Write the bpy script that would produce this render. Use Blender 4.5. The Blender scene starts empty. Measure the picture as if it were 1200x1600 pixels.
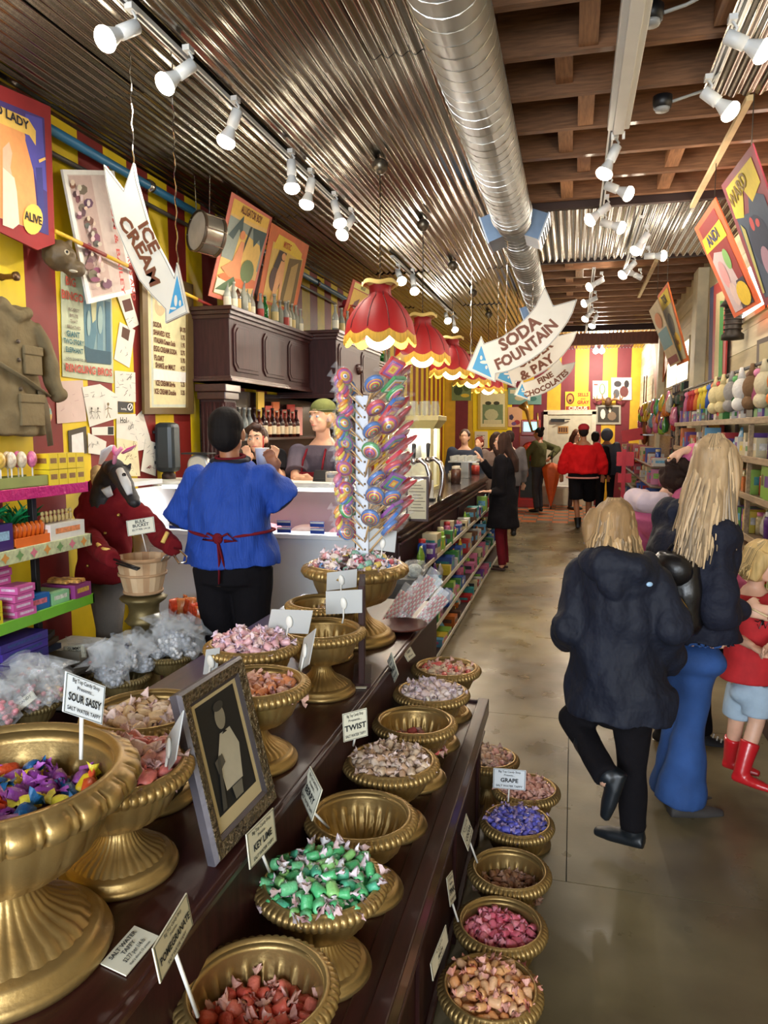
import bpy, math, random
from mathutils import Vector, Matrix, Euler, noise
R=random.Random(7); PI=math.pi
D=bpy.data; SC=bpy.context.scene; COL=SC.collection
# ---------- camera
F=1156.0; EYE=Vector((0,0,1.7)); PIT=math.atan(128/F); YAW=math.atan(296/F*math.cos(PIT))
cf=Vector((-math.sin(YAW)*math.cos(PIT),math.cos(YAW)*math.cos(PIT),-math.sin(PIT)))
cr=Vector((math.cos(YAW),math.sin(YAW),0)); cu=cr.cross(cf)
cam=D.objects.new('camera',D.cameras.new('camera')); COL.objects.link(cam)
cam.matrix_world=Matrix(((cr.x,cu.x,-cf.x,0),(cr.y,cu.y,-cf.y,0),(cr.z,cu.z,-cf.z,1.7),(0,0,0,1)))
cam.data.sensor_fit='VERTICAL'; cam.data.sensor_height=36; cam.data.lens=36*F/1600; cam.data.clip_start=.05
SC.camera=cam
def ray(px,py): return cr*((px-600)/F)+cu*((800-py)/F)+cf
def PX(px,py,x): d=ray(px,py); return EYE+d*(x/d.x)            # points of real planes x=, y=, z= seen at a pixel
def PY(px,py,y): d=ray(px,py); return EYE+d*(y/d.y)
def PZ(px,py,z): d=ray(px,py); return EYE+d*((z-1.7)/d.z)
# ---------- world, light, exposure
w=D.worlds.new('world'); SC.world=w; w.use_nodes=True
w.node_tree.nodes['Background'].inputs[0].default_value=(.75,.85,1,1); w.node_tree.nodes['Background'].inputs[1].default_value=.35
SC.view_settings.view_transform='Standard'; SC.view_settings.look='None'; SC.view_settings.gamma=1; SC.view_settings.use_curve_mapping=False
SC.view_settings.exposure=1.34
SC.cycles.max_bounces=6; SC.cycles.diffuse_bounces=3; SC.cycles.glossy_bounces=3; SC.cycles.transmission_bounces=4; SC.cycles.transparent_max_bounces=12
SC.cycles.caustics_reflective=False; SC.cycles.caustics_refractive=False; SC.cycles.sample_clamp_indirect=6
def light(kind,name,loc,power,color=(1,.90,.77),size=.05,rot=None,aim=None,spot=None):
    l=D.lights.new(name,kind); l.energy=power; l.color=color
    if kind=='AREA':
        l.shape='RECTANGLE'; l.size=size[0]; l.size_y=size[1]
    else: l.shadow_soft_size=size
    if spot: l.spot_size=spot; l.spot_blend=.6
    o=D.objects.new(name,l); COL.objects.link(o); o.location=loc
    if aim is not None: o.rotation_euler=(Vector(aim)-Vector(loc)).to_track_quat('-Z','Y').to_euler()
    return o
# daylight through the shop-front windows behind the camera
light('AREA','shop_front_daylight',(-.6,-3.2,1.9),170,(.84,.92,1),(4.0,2.2),aim=(-.6,5,1.2))
# ---------- materials
def lin(c): 
    c=c/255
    return c/12.92 if c<=.04045 else ((c+.055)/1.055)**2.4
def RGB(c): return (lin(c[0]),lin(c[1]),lin(c[2]),1)
MC={}
def mt(c,rough=.5,metal=0,bump=0,bs=60,var=.10,vs=9,emit=0,alpha=1,name=None,sc=(1,1,1),spec=None,trans=0,coat=0,dist=.01):
    k=(tuple(c),rough,metal,bump,bs,var,vs,emit,alpha,sc,trans,coat,name)
    if k in MC: return MC[k]
    m=D.materials.new(name or 'paint_%02x%02x%02x'%tuple(int(x) for x in c)); m.use_nodes=True; MC[k]=m
    N=m.node_tree.nodes; L=m.node_tree.links; b=N['Principled BSDF']; col=RGB(c)
    b.inputs['Roughness'].default_value=rough; b.inputs['Metallic'].default_value=metal
    if spec is not None: b.inputs['Specular IOR Level'].default_value=spec
    if coat: b.inputs['Coat Weight'].default_value=coat; b.inputs['Coat Roughness'].default_value=.15
    if alpha<1: b.inputs['Alpha'].default_value=alpha
    if trans: b.inputs['Transmission Weight'].default_value=trans
    if emit: b.inputs['Emission Color'].default_value=col; b.inputs['Emission Strength'].default_value=emit
    if var or bump:
        tc=N.new('ShaderNodeTexCoord'); mp=N.new('ShaderNodeMapping'); mp.inputs['Scale'].default_value=sc
        L.new(tc.outputs['Object'],mp.inputs[0])
    if var:
        n=N.new('ShaderNodeTexNoise'); n.inputs['Scale'].default_value=vs; n.inputs['Detail'].default_value=4
        L.new(mp.outputs[0],n.inputs['Vector'])
        r=N.new('ShaderNodeValToRGB'); r.color_ramp.elements[0].position=.3; r.color_ramp.elements[1].position=.7
        r.color_ramp.elements[0].color=tuple(x*(1-var) for x in col[:3])+(1,); r.color_ramp.elements[1].color=tuple(min(1,x*(1+var)) for x in col[:3])+(1,)
        L.new(n.outputs[0],r.inputs[0]); L.new(r.outputs[0],b.inputs['Base Color'])
    else: b.inputs['Base Color'].default_value=col
    if bump:
        n=N.new('ShaderNodeTexNoise'); n.inputs['Scale'].default_value=bs; n.inputs['Detail'].default_value=3
        L.new(mp.outputs[0],n.inputs['Vector']); q=N.new('ShaderNodeBump'); q.inputs['Strength'].default_value=bump; q.inputs['Distance'].default_value=dist
        L.new(n.outputs[0],q.inputs['Height']); L.new(q.outputs[0],b.inputs['Normal'])
    return m
def cloth(c,bump=.35,bs=14): return mt(c,.9,0,bump,bs,.12,5,dist=.03,spec=.15)
def wood(c,rough=.35,sc=(14,14,1.2)): return mt(c,rough,0,.15,9,.3,6,sc=sc,coat=.25)
GOLD=mt((172,144,92),.40,.75,.08,90,.12,5,name='gold_paint')
GOLDD=mt((120,104,66),.5,.6,.1,90,.18,5,name='antique_gold_paint')
WHITE=mt((236,234,228),.5,var=.03); BLACK=mt((18,18,20),.45); CHROME=mt((210,210,212),.18,1,var=.04)
CARD=mt((232,228,206),.6,var=.04,vs=20,name='card'); CARDW=mt((232,238,244),.55,var=.03); INK=mt((26,30,34),.7,var=0)
MAHO=mt((56,24,20),.34,0,.05,12,.35,5,name='mahogany',sc=(9,1,9),coat=.2)
MAHOV=mt((50,21,20),.5,0,.05,12,.35,5,name='mahogany_upright',sc=(9,9,1),spec=.3)
# ---------- mesh building
class B:
    def __init__(s,M=None): s.v=[];s.f=[];s.mi=[];s.sm=[];s.M=M;s.k=0;s.smooth=False
    def add(s,vs,fs,M=None,sm=None):
        o=len(s.v); T=M if M is not None else s.M
        s.v+= [tuple(T@Vector(p)) for p in vs] if T is not None else [tuple(p) for p in vs]
        s.f+=[tuple(i+o for i in f) for f in fs]; s.mi+=[s.k]*len(fs); s.sm+=[s.smooth if sm is None else sm]*len(fs); return s
    def box(s,c,d,rz=0,M=None,taper=1):
        x,y,z=d[0]/2,d[1]/2,d[2]/2; t=taper
        vs=[(-x,-y,-z),(x,-y,-z),(x,y,-z),(-x,y,-z),(-x*t,-y*t,z),(x*t,-y*t,z),(x*t,y*t,z),(-x*t,y*t,z)]
        T=Matrix.Translation(c)@(Matrix.Rotation(rz,4,'Z') if not isinstance(rz,Matrix) else rz)
        vs=[T@Vector(p) for p in vs]
        return s.add(vs,[(0,3,2,1),(4,5,6,7),(0,1,5,4),(1,2,6,5),(2,3,7,6),(3,0,4,7)],M,False)
    def ext(s,pts,n,M=None):      # thick flat shape: polygon pts extruded along vector n
        k=len(pts); vs=[Vector(p) for p in pts]; vs+=[p+Vector(n) for p in vs]
        fs=[tuple(range(k)),tuple(range(2*k-1,k-1,-1))]+[(i,i+k,(i+1)%k+k,(i+1)%k) for i in range(k)]
        return s.add(vs,fs,M,False)
    def poly(s,pts): return s.add(pts,[tuple(range(len(pts)))],None,False)
    def tube(s,pts,r,n=8,cap=True,flat=1,M=None,up=None):
        pts=[Vector(p) for p in pts]; k=len(pts); vs=[];fs=[]; a=None
        for i,p in enumerate(pts):
            t=(pts[min(i+1,k-1)]-pts[max(i-1,0)]).normalized()
            if a is None:
                a=Vector(up) if up else (Vector((0,0,1)) if abs(t.z)<.9 else Vector((1,0,0)))
            a=(a-t*a.dot(t)).normalized(); b=t.cross(a); ri=r[i] if isinstance(r,(list,tuple)) else r
            for j in range(n):
                q=2*PI*j/n; vs.append(p+a*(math.cos(q)*ri*flat)+b*(math.sin(q)*ri))
        for i in range(k-1):
            for j in range(n): fs.append((i*n+j,i*n+(j+1)%n,(i+1)*n+(j+1)%n,(i+1)*n+j))
        if cap: fs+=[tuple(range(n-1,-1,-1)),tuple(range((k-1)*n,k*n))]
        return s.add(vs,fs,M,n>5)
    def lathe(s,prof,n=24,c=(0,0,0),fn=None,M=None,cap=(False,False),sm=True):
        vs=[];fs=[];k=len(prof)
        for i,(r,z) in enumerate(prof):
            for j in range(n):
                q=2*PI*j/n; rr,zz=(r,z) if fn is None else fn(r,z,q,i)
                vs.append((c[0]+rr*math.cos(q),c[1]+rr*math.sin(q),c[2]+zz))
        for i in range(k-1):
            for j in range(n): fs.append((i*n+j,i*n+(j+1)%n,(i+1)*n+(j+1)%n,(i+1)*n+j))
        if cap[0]: fs.append(tuple(range(n-1,-1,-1)))
        if cap[1]: fs.append(tuple(range((k-1)*n,k*n)))
        return s.add(vs,fs,M,sm)
    def ell(s,c,r,n=12,m=8,rot=None,M=None):
        if not isinstance(r,(tuple,list)): r=(r,r,r)
        vs=[(0,0,-1)]; fs=[]
        for i in range(1,m):
            a=-PI/2+PI*i/m
            vs+=[(math.cos(a)*math.cos(2*PI*j/n),math.cos(a)*math.sin(2*PI*j/n),math.sin(a)) for j in range(n)]
        vs.append((0,0,1)); t=len(vs)-1
        fs+=[(0,1+(j+1)%n,1+j) for j in range(n)]
        for i in range(m-2): fs+=[(1+i*n+j,1+i*n+(j+1)%n,1+(i+1)*n+(j+1)%n,1+(i+1)*n+j) for j in range(n)]
        fs+=[(t,1+(m-2)*n+j,1+(m-2)*n+(j+1)%n) for j in range(n)]
        T=Matrix.Translation(c)@(rot.to_4x4() if rot is not None else Matrix())@Matrix.Diagonal((r[0],r[1],r[2],1))
        return s.add([T@Vector(p) for p in vs],fs,M,True)
    def loft(s,secs,n=16,M=None):   # horizontal elliptic sections (x,y,z,rx,ry)
        vs=[];fs=[];k=len(secs)
        for q in secs:
            x,y,z,rx,ry=q[:5]; ca,sa=(math.cos(q[5]),math.sin(q[5])) if len(q)>5 else (1,0)
            for j in range(n):
                u,v=rx*math.cos(2*PI*j/n),ry*math.sin(2*PI*j/n); vs.append((x+u*ca-v*sa,y+u*sa+v*ca,z))
        for i in range(k-1): fs+=[(i*n+j,i*n+(j+1)%n,(i+1)*n+(j+1)%n,(i+1)*n+j) for j in range(n)]
        fs+=[tuple(range(n-1,-1,-1)),tuple(range((k-1)*n,k*n))]
        return s.add(vs,fs,M,True)
    def mesh(s,name,mats,T=None):
        me=D.meshes.new(name); vs=s.v if T is None else [tuple(T@Vector(p)) for p in s.v]
        me.from_pydata(vs,[],s.f)
        for m in (mats if isinstance(mats,(list,tuple)) else [mats]): me.materials.append(m)
        if any(s.mi): me.polygons.foreach_set('material_index',s.mi)
        me.polygons.foreach_set('use_smooth',s.sm); me.update(); return me
    def ob(s,name,mats,parent=None,w=False,bevel=0,**kw):
        T=parent.matrix_basis.inverted() if (w and parent is not None) else None
        if w and parent is not None and parent.parent is not None: T=parent.matrix_basis.inverted()@parent.parent.matrix_basis.inverted()
        o=D.objects.new(name,s.mesh(name,mats,T)); COL.objects.link(o)
        if parent is not None: o.parent=parent
        if bevel:
            b=o.modifiers.new('bevel','BEVEL'); b.width=bevel; b.segments=2; b.limit_method='ANGLE'
        for k,v in kw.items(): o[k]=v
        return o
def top(o,label,cat,group=None,kind=None):
    o['label']=label; o['category']=cat
    if group: o['group']=group
    if kind: o['kind']=kind
    return o
def thing(name,label,cat,loc=(0,0,0),rz=0,group=None):
    o=D.objects.new(name,None); COL.objects.link(o); o.empty_display_size=.05; o.location=loc
    if isinstance(rz,(int,float)): o.rotation_euler=(0,0,rz); o.matrix_basis=Matrix.Translation(loc)@Matrix.Rotation(rz,4,'Z')
    else: o.matrix_basis=Matrix.Translation(loc)@rz.to_4x4()
    return top(o,label,cat,group)
def dup(o,parent=None,M=None,label=None,group=None):
    c=o.copy(); COL.objects.link(c)
    if parent is not None: c.parent=parent
    if M is not None: c.matrix_basis=M
    if label: c['label']=label
    if group: c['group']=group
    for ch in o.children: dup(ch,c)
    return c
def TR(loc,rz=0,s=1,rx=0,ry=0): return Matrix.Translation(loc)@Matrix.Rotation(rz,4,'Z')@Matrix.Rotation(ry,4,'Y')@Matrix.Rotation(rx,4,'X')@Matrix.Scale(s,4)
TXC={}
def text(s,size,M,mat,parent,bold=0,arc=None,name='lettering',w=False,narrow=1,ext=.0006,space=1):
    k=(s,bold,space)
    if k not in TXC:
        c=D.curves.new('t','FONT'); c.body=s; c.align_x='CENTER'; c.align_y='CENTER'; c.size=1; c.offset=bold; c.resolution_u=2; c.space_line=.95; c.space_character=space
        o=D.objects.new('t',c); me=D.meshes.new_from_object(o); TXC[k]=([v.co.copy() for v in me.vertices],[tuple(p.vertices) for p in me.polygons]); D.objects.remove(o); D.meshes.remove(me)
    vs,fs=TXC[k]; b=B(); out=[]
    for p in vs:
        x,y=p.x*size*narrow,p.y*size
        if arc: 
            a=x/arc; x,y=(arc-y)*math.sin(a),arc-(arc-y)*math.cos(a)
        out.append(M@Vector((x,y,ext)))
    b.add(out,fs,None,False); return b.ob(name,mat,parent,w)
def frame(o,u,v):       # matrix whose x axis is u, y axis is v
    u=Vector(u).normalized(); v=Vector(v); n=u.cross(v).normalized(); v=n.cross(u)
    return Matrix(((u.x,v.x,n.x,o[0]),(u.y,v.y,n.y,o[1]),(u.z,v.z,n.z,o[2]),(0,0,0,1)))
# ================= STRUCTURE
XL,XR,YB,YF,ZC=-2.95,1.42,17.4,-3.3,3.5
def struct(o): o['kind']='structure'; return o
# floor: a bed and separate concrete slabs with recessed joints
FLR=mt((104,88,56),.30,0,.06,30,.0,2,name='stained_concrete')
def floormat(m):
    N=m.node_tree.nodes;L=m.node_tree.links;b=N['Principled BSDF']
    tc=N.new('ShaderNodeTexCoord')
    def ns(s,d,v=0):
        n=N.new('ShaderNodeTexNoise'); n.inputs['Scale'].default_value=s; n.inputs['Detail'].default_value=d; n.inputs['Distortion'].default_value=v; L.new(tc.outputs['Object'],n.inputs['Vector']); return n
    def rp(n,a,b_,ca,cb):
        r=N.new('ShaderNodeValToRGB'); r.color_ramp.elements[0].position=a; r.color_ramp.elements[1].position=b_; r.color_ramp.elements[0].color=ca; r.color_ramp.elements[1].color=cb; L.new(n.outputs[0],r.inputs[0]); return r
    a=rp(ns(1.1,3,.2),.35,.68,RGB((92,80,56)),RGB((150,138,104)))
    c=rp(ns(3.7,4,0),.25,.75,(.62,.6,.56,1),(1,1,1,1))
    mx=N.new('ShaderNodeMix'); mx.data_type='RGBA'; mx.blend_type='MULTIPLY'; mx.inputs[0].default_value=.75
    L.new(a.outputs[0],mx.inputs[6]); L.new(c.outputs[0],mx.inputs[7]); L.new(mx.outputs[2],b.inputs['Base Color'])
    r=rp(ns(5,6),.3,.7,(.24,.24,.24,1),(.44,.44,.44,1)); L.new(r.outputs[0],b.inputs['Roughness'])
floormat(FLR)
fl=struct(B().box((-.765,7.05,-.06),(4.37,20.7,.1)).ob('floor',mt((40,34,26),.8)))
xs=[-2.95,-1.25,.02,1.42]; ys=[-3.3,.2,2.72,4.35,6.9,9.4,11.9,13.9]
for i in range(3):
    for j in range(7):
        x0,x1,y0,y1=xs[i],xs[i+1],ys[j],ys[j+1]; g=.004
        if j!=2 and i==1: x1=xs[3]      # the lengthwise joint shows in one bay only
        if j!=2 and i==2: continue
        B().box(((x0+x1)/2,(y0+y1)/2,-.005+.0),(x1-x0-g,y1-y0-g,.01)).ob('slab',FLR,fl)
# checker tiles at the back
TO=mt((214,120,62),.35,var=.12); TG=mt((120,124,116),.35,var=.12)
b0=B(); first={}
for i in range(15):
    for j in range(12):
        x=-2.95+.145+i*.29; y=13.9+.145+j*.29; c=TO if (i+j)%2 else TG
        if c not in first: first[c]=B().box((0,0,-.004),(.284,.284,.012)).mesh('tile',c)
        o=D.objects.new('tile',first[c]); COL.objects.link(o); o.parent=fl; o.location=(x,y,0)
# walls
def stripes(name,axis,phase,half,ca,cb):
    m=D.materials.new(name); m.use_nodes=True; N=m.node_tree.nodes; L=m.node_tree.links; b=N['Principled BSDF']; b.inputs['Roughness'].default_value=.55
    tc=N.new('ShaderNodeTexCoord'); sp=N.new('ShaderNodeSeparateXYZ'); L.new(tc.outputs['Object'],sp.inputs[0])
    def M(op,a,v):
        n=N.new('ShaderNodeMath'); n.operation=op; L.new(a,n.inputs[0]); n.inputs[1].default_value=v; return n.outputs[0]
    q=M('SUBTRACT',sp.outputs[axis],phase); q=M('DIVIDE',q,2*half); q=M('FLOORED_MODULO',q,1) if 0 else M('FRACT',q,0); q=M('GREATER_THAN',q,.5)
    n=N.new('ShaderNodeTexNoise'); n.inputs['Scale'].default_value=7; L.new(tc.outputs['Object'],n.inputs['Vector'])
    mx=N.new('ShaderNodeMix'); mx.data_type='RGBA'; L.new(q,mx.inputs[0]); mx.inputs[6].default_value=RGB(ca); mx.inputs[7].default_value=RGB(cb)
    m2=N.new('ShaderNodeMix'); m2.data_type='RGBA'; m2.blend_type='MULTIPLY'; m2.inputs[0].default_value=.35; L.new(mx.outputs[2],m2.inputs[6]); L.new(n.outputs[0],m2.inputs[7]); L.new(m2.outputs[2],b.inputs['Base Color'])
    bp=N.new('ShaderNodeBump'); bp.inputs['Strength'].default_value=.15; bp.inputs['Distance'].default_value=.01; L.new(n.outputs[0],bp.inputs['Height']); L.new(bp.outputs[0],b.inputs['Normal'])
    return m
WS=stripes('striped_wall_paint',1,3.837-5.12,.2555,(246,212,22),(138,32,26))
WB=stripes('striped_back_wall_paint',0,-3.0,.30,(236,190,50),(128,40,52))
CRM=mt((196,180,140),.75,0,.15,20,.14,3,name='cream_plaster')
struct(B().box((XL-.05,7.05,1.9),(.1,20.7,3.8)).ob('wall_left',WS))
wb=struct(B().box((-.765,YB+.05,1.75),(4.57,.1,3.5)).ob('wall_back',WB))
wr=struct(B().box((XR+.05,7.05,1.9),(.1,20.7,3.8)).ob('wall_right',CRM))
struct(B().box((-2.4,YF,1.75),(1.1,.1,3.5)).box((.9,YF,1.75),(1.1,.1,3.5)).box((-.76,YF,3.2),(2.2,.1,.6)).ob('wall_front',CRM))
WBD=[mt(c,.7,0,.1,20,.18,4,sc=(1,.3,3)) for c in ((206,192,158),(190,174,138),(216,204,172))]
for k in range(9):            # painted boards high on the right wall
    z=1.95+k*.17
    for y0,y1 in ((2.2,5.1),(5.11,8.6),(9.6,12.6),(12.61,17.3)):
        B().box((XR-.012,(y0+y1)/2,z),(.024,y1-y0,.166)).ob('board',WBD[(k+int(y0))%3],wr)
struct(B().box((XR-.06,9.25,1.75),(.12,.34,3.5)).ob('trim_1',mt((214,204,170),.6),bevel=.008))
struct(B().box((XR-.06,12.9,1.75),(.12,.2,3.5)).ob('trim_2',mt((214,204,170),.6),bevel=.008))
# ceiling deck
ce=struct(B().box((-.765,7.05,3.84),(4.5,20.7,.06)).ob('ceiling',wood((96,62,40),.8)))
CORR=mt((136,130,120),.20,1,.05,30,.12,3,name='corrugated_tin')
def sheet(x0,x1,y0,y1,z,mat=CORR):
    b=B(); n=max(4,int((x1-x0)/.068*8)); vs=[];k=3
    dz=R.uniform(-.004,.004)
    for j in range(k):
        for i in range(n+1):
            x=x0+(x1-x0)*i/n; vs.append((x,y0+(y1-y0)*j/(k-1),z+dz+.0095*math.cos(2*PI*x/.068)+(.004*math.sin(x*9) if j==1 else 0)))
    fs=[(j*(n+1)+i,j*(n+1)+i+1,(j+1)*(n+1)+i+1,(j+1)*(n+1)+i) for j in range(k-1) for i in range(n)]
    return b.add(vs,fs,None,True).ob('corrugated_sheet',mat,ce)
yy=[-3.2,-.6,1.3,3.72,6.15,8.6,11,13.4,15.4,17.4]
xx=[-2.95,-2.3,-1.65,-1.02,-.42]
for j in range(9):
    for i in range(4): sheet(xx[i]-.02,xx[i+1]+.02,yy[j]-.03,yy[j+1]+.03,3.5+.004*((i+j)%2))
for (a,b_) in ((6.5,8.42),(14.3,17.4)):
    for i,x in enumerate((-.42,.2,.8)): sheet(x,(.2,.8,1.42)[i]+.02,a,b_,3.5+.004*(i%2))
sheet(.62,1.42,3.0,4.55,3.49)
sheet(.62,1.42,.3,3.03,3.495)
# joists, blocking, fascia
JW=wood((132,92,62),.75,(1.2,14,14)); JW2=wood((152,104,64),.75,(14,1.2,14))
js=[1.1,1.57,2.05,2.53,3.02,3.5,3.97,4.44,4.92,5.4,5.88,6.36]+[8.6+.47*k for k in range(12)]
for y in js: B().box((.5,y,3.66),(1.84,.05,.24)).ob('joist',JW,ce)
for k,y in enumerate(js[:-1]):
    if y<6.3 or y>8.5:
        for x in ((-.1,.02)[k%2],):
            B().box((x,y+.235,3.62+R.uniform(-.02,.04)),(.09,.42,.13)).ob('blocking',JW2,ce)
for y in (3.7,5.6,6.1): B().box((.62,y,3.6),(.09,.4,.1)).ob('blocking',JW2,ce)
for y in (6.45,8.47,14.25): B().box((.5,y,3.6),(1.84,.05,.22)).ob('fascia_board',mt((58,40,34),.7),ce)
top(B().box((.87,5.55,3.475),(.035,2.0,.03)).ob('batten',mt((206,182,136),.7)),'pale wooden batten fixed under the joists along the right side, carrying the hanging banners','batten')
top(B().box((.80,9.6,3.475),(.035,2.2,.03)).ob('batten',mt((206,182,136),.7)),'short wooden batten under the far joists above the small hanging banners','batten')
# corrugated side of the back beam
struct(B().box((.5,13.7,3.28),(1.84,.12,.2)).ob('trim_3',wood((110,66,44),.7)))
# skylight-like windows high on the right wall
GLOW=mt((255,246,228),.5,var=0,emit=2.6,name='daylit_glass')
for n_,(y0,y1,z0,z1) in enumerate(((4.9,7.4,2.62,3.05),(10.0,12.2,2.32,2.85))):
    wn=struct(B().box((XR-.03,(y0+y1)/2,(z0+z1)/2),(.03,y1-y0,z1-z0)).ob('window_%d'%(n_+1),GLOW))
    for yq in (y0,(y0+y1)/2,y1): B().box((XR-.045,yq,(z0+z1)/2),(.03,.04,z1-z0+.04)).ob('window_bar',WBD[0],wn)
    for zq in (z0,z1): B().box((XR-.045,(y0+y1)/2,zq),(.03,y1-y0,.04)).ob('window_bar',WBD[0],wn)
# back door
dr=struct(B().box((-.09,YB-.02,1.02),(.98,.04,2.04)).ob('door_1',mt((206,200,176),.5)))
DF=mt((218,212,192),.5)
for x in (-.62,.44): B().box((x,YB-.03,1.06),(.09,.07,2.12)).ob('door_frame',DF,dr)
B().box((-.09,YB-.03,2.1),(1.15,.07,.1)).ob('door_frame',DF,dr)
B().box((-.35,YB-.07,1.92),(.3,.06,.07)).box((-.22,YB-.14,1.94),(.3,.02,.02),.4).ob('door_closer',BLACK,dr)
B().box((.3,YB-.07,1.0),(.12,.05,.03)).ob('door_handle',CHROME,dr)
# baseboards
struct(B().box((XL+.01,7,.06),(.02,20,.12)).ob('baseboard_left',mt((60,24,20),.5)))
# blue pipe along the left wall top
p=thing('water_pipe','blue pipe running along the top of the striped left wall','pipe',(XL+.09,4,3.36))
B().tube([(0,-4.5,0),(0,5.5,0)],.028,12).ob('pipe',mt((40,110,150),.4),p)
for k in range(8): B().tube([(0,-3.9+k*1.15,-.0),(0,-3.86+k*1.15,0)],.042,12).tube([(0,-3.88+k*1.15,0),(-.09,-3.88+k*1.15,.0)],.012,6).ob('pipe_clamp',CHROME,p)
B().tube([(-.05,-4,-.1),(-.05,5,-.1)],.016,8).ob('conduit',mt((70,66,60),.5),p)
# spiral duct
DUCT=mt((140,138,132),.52,.55,.03,10,.1,2,name='galvanised_duct')
dx,dz,dr_=-.49,3.3,.146
du=thing('air_duct','big round spiral-seam galvanised air duct running along the ceiling','duct',(dx,6,dz))
b=B().tube([(0,-7,0),(0,-.25,0)],dr_,32).tube([(0,-.25,0),(0,5.8,0)],dr_-.012,32); b.ob('duct_pipe',DUCT,du)
hp=[];
for i in range(int(12.8/.1*16)):
    a=2*PI*i/16; y=-7+.1*i/16; rr=dr_+.001-(.012 if y>-.25 else 0); hp.append((rr*math.cos(a),y,rr*math.sin(a)))
B().tube(hp,.0032,4).ob('spiral_seam',mt((214,212,206),.3,.9),du,kind='stuff')
B().lathe([(dr_+.004,-.05),(dr_+.009,0),(dr_+.004,.05)],32,M=Matrix.Translation((0,-.28,0))@Matrix.Rotation(PI/2,4,'X')).ob('coupling',DUCT,du)
REG=mt((128,150,176),.4,.5)
for yk in (.15,4.6):
    for sg in (-1,1):
        Mx=Matrix.Translation((sg*.165,yk,-.03))@Matrix.Rotation(sg*.35,4,'Y')
        g=B(Mx).box((0,0,0),(.13,.34,.2)).ob('air_register',REG,du)
        B(Mx).box((sg*.068,0,0),(.012,.36,.22)).ob('register_flange',mt((200,206,212),.35,.6),g)
        for s_ in range(5): B(Mx).box((sg*.077,0,-.07+s_*.035),(.008,.3,.006)).ob('louvre',BLACK,g)
# fluorescent fixture
fx=thing('strip_light_fixture','long white empty strip-light channel under the joists, right of the duct','ceiling light',(.2,3.6,3.42))
B().box((0,0,0),(.12,2.0,.06),taper=1).box((0,0,-.04),(.06,2.0,.03)).ob('channel',WHITE,fx,bevel=.005)
for s_ in (-1,1): B().box((s_*.03,1.0,-.06),(.015,.012,.04)).ob('lamp_holder',WHITE,fx)
for k,(px,py,r_) in enumerate(((1035,160,.05),(1018,22,.05))):
    c=PZ(px,py,3.44); j=thing('junction_box',('grey round junction box under the joists beside the corrugated patch','round junction box at the top edge near the strip-light channel')[k],'junction box',c)
    B().lathe([(.045,-.03),(.05,0),(.05,.03)],16,cap=(1,1)).ob('box',BLACK,j); B().lathe([(.035,-.045),(.04,-.03)],16,cap=(1,1)).ob('cover',mt((150,150,148),.4),j)
    B().tube([(.05,0,0),(.14,.02,.03),(.2,-.1,.0),(.24,-.25,.02)],.008,6).ob('cable',mt((170,168,160),.5),j)
# ================= LAMPS
BULB=mt((255,240,214),.4,var=0,emit=14,name='lit_bulb'); LWH=mt((226,228,228),.4,.0,var=.02)
def track(name,label,x,y0,y1,z=3.47):
    t=thing(name,label,'light track',(x,(y0+y1)/2,z)); B().box((0,0,0),(.035,y1-y0,.022)).ob('rail',LWH,t); B().box((0,0,-.012),(.012,y1-y0-.02,.004)).ob('slot',BLACK,t)
track('light_track','long white light track on the corrugated ceiling left of the duct',-1.85,2.3,6.3)
track('light_track','far white light track on the corrugated ceiling above the red lamps',-1.85,7.6,12)
track('light_track','white light track under the joists right of the duct, ending at the strip-light channel',.17,4.2,6.6)
track('light_track','short white light track on the corrugated patch at the top right',.64,3.1,4.45)
track('light_track','white light track on the second corrugated strip over the aisle',.5,6.7,9.2,3.46)
track('light_track','farthest white light track over the aisle, near the back wall',.17,8.6,15.6,3.45)
def spotlamp(m,b,zt,dy,label,power=9):
    a=PZ(m[0],m[1],zt); e=PY(b[0],b[1],a.y+dy); j=Vector((a.x,a.y,zt-.09)); d=(e-j); 
    if d.length>.26: e=j+d.normalized()*.26; d=e-j
    d.normalize(); t=thing('track_spotlight',label,'spotlight',a,0,'white track spotlights')
    j-=a; e=e-a; L_=max(.15,(e-j).length); e=j+d*L_
    B().box((0,0,-.012),(.035,.05,.024)).tube([(0,0,-.02),(.02,0,-.05),(0,0,-.09)],.007,6).ob('stem',LWH,t)
    k=j+d*(L_-.085)
    B().tube([j-d*.03,j-d*.025,k],[.022,.03,.03],14).ob('housing',LWH,t)
    B().tube([k,k+d*.03,k+d*.078],[.022,.032,.05],16,cap=False).ob('reflector',LWH,t)
    B().ell(k+d*.078,(.051,.051,.036),16,10,rot=d.to_track_quat('Z','Y').to_matrix()).ob('bulb',BULB,t)
    light('SPOT','spot_light',Vector(a)+k+d*.11,power*1.5,(1,.91,.78),.04,aim=Vector(a)+k+d*2,spot=2.5)
for i,(m,b,lb,dy) in enumerate((((205,8),(172,58),'first white track spotlight from the left edge, pointing down left',-.08),((294,73),(262,128),'second white track spotlight from the left, pointing down left',-.06),((368,152),(358,208),'third white track spotlight, above the elephant-boy banner side',0),((455,234),(456,283),'upright white track spotlight, first of the cluster of four',0),((486,264),(480,314),'second of the cluster of four track spotlights on the left track',0),((523,300),(530,345),'third of the cluster of four track spotlights, pointing at the aisle',0),((549,325),(534,368),'last of the cluster of four track spotlights, tilted back left',-.1))):
    spotlamp(m,b,3.46,dy,lb,14)
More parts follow.
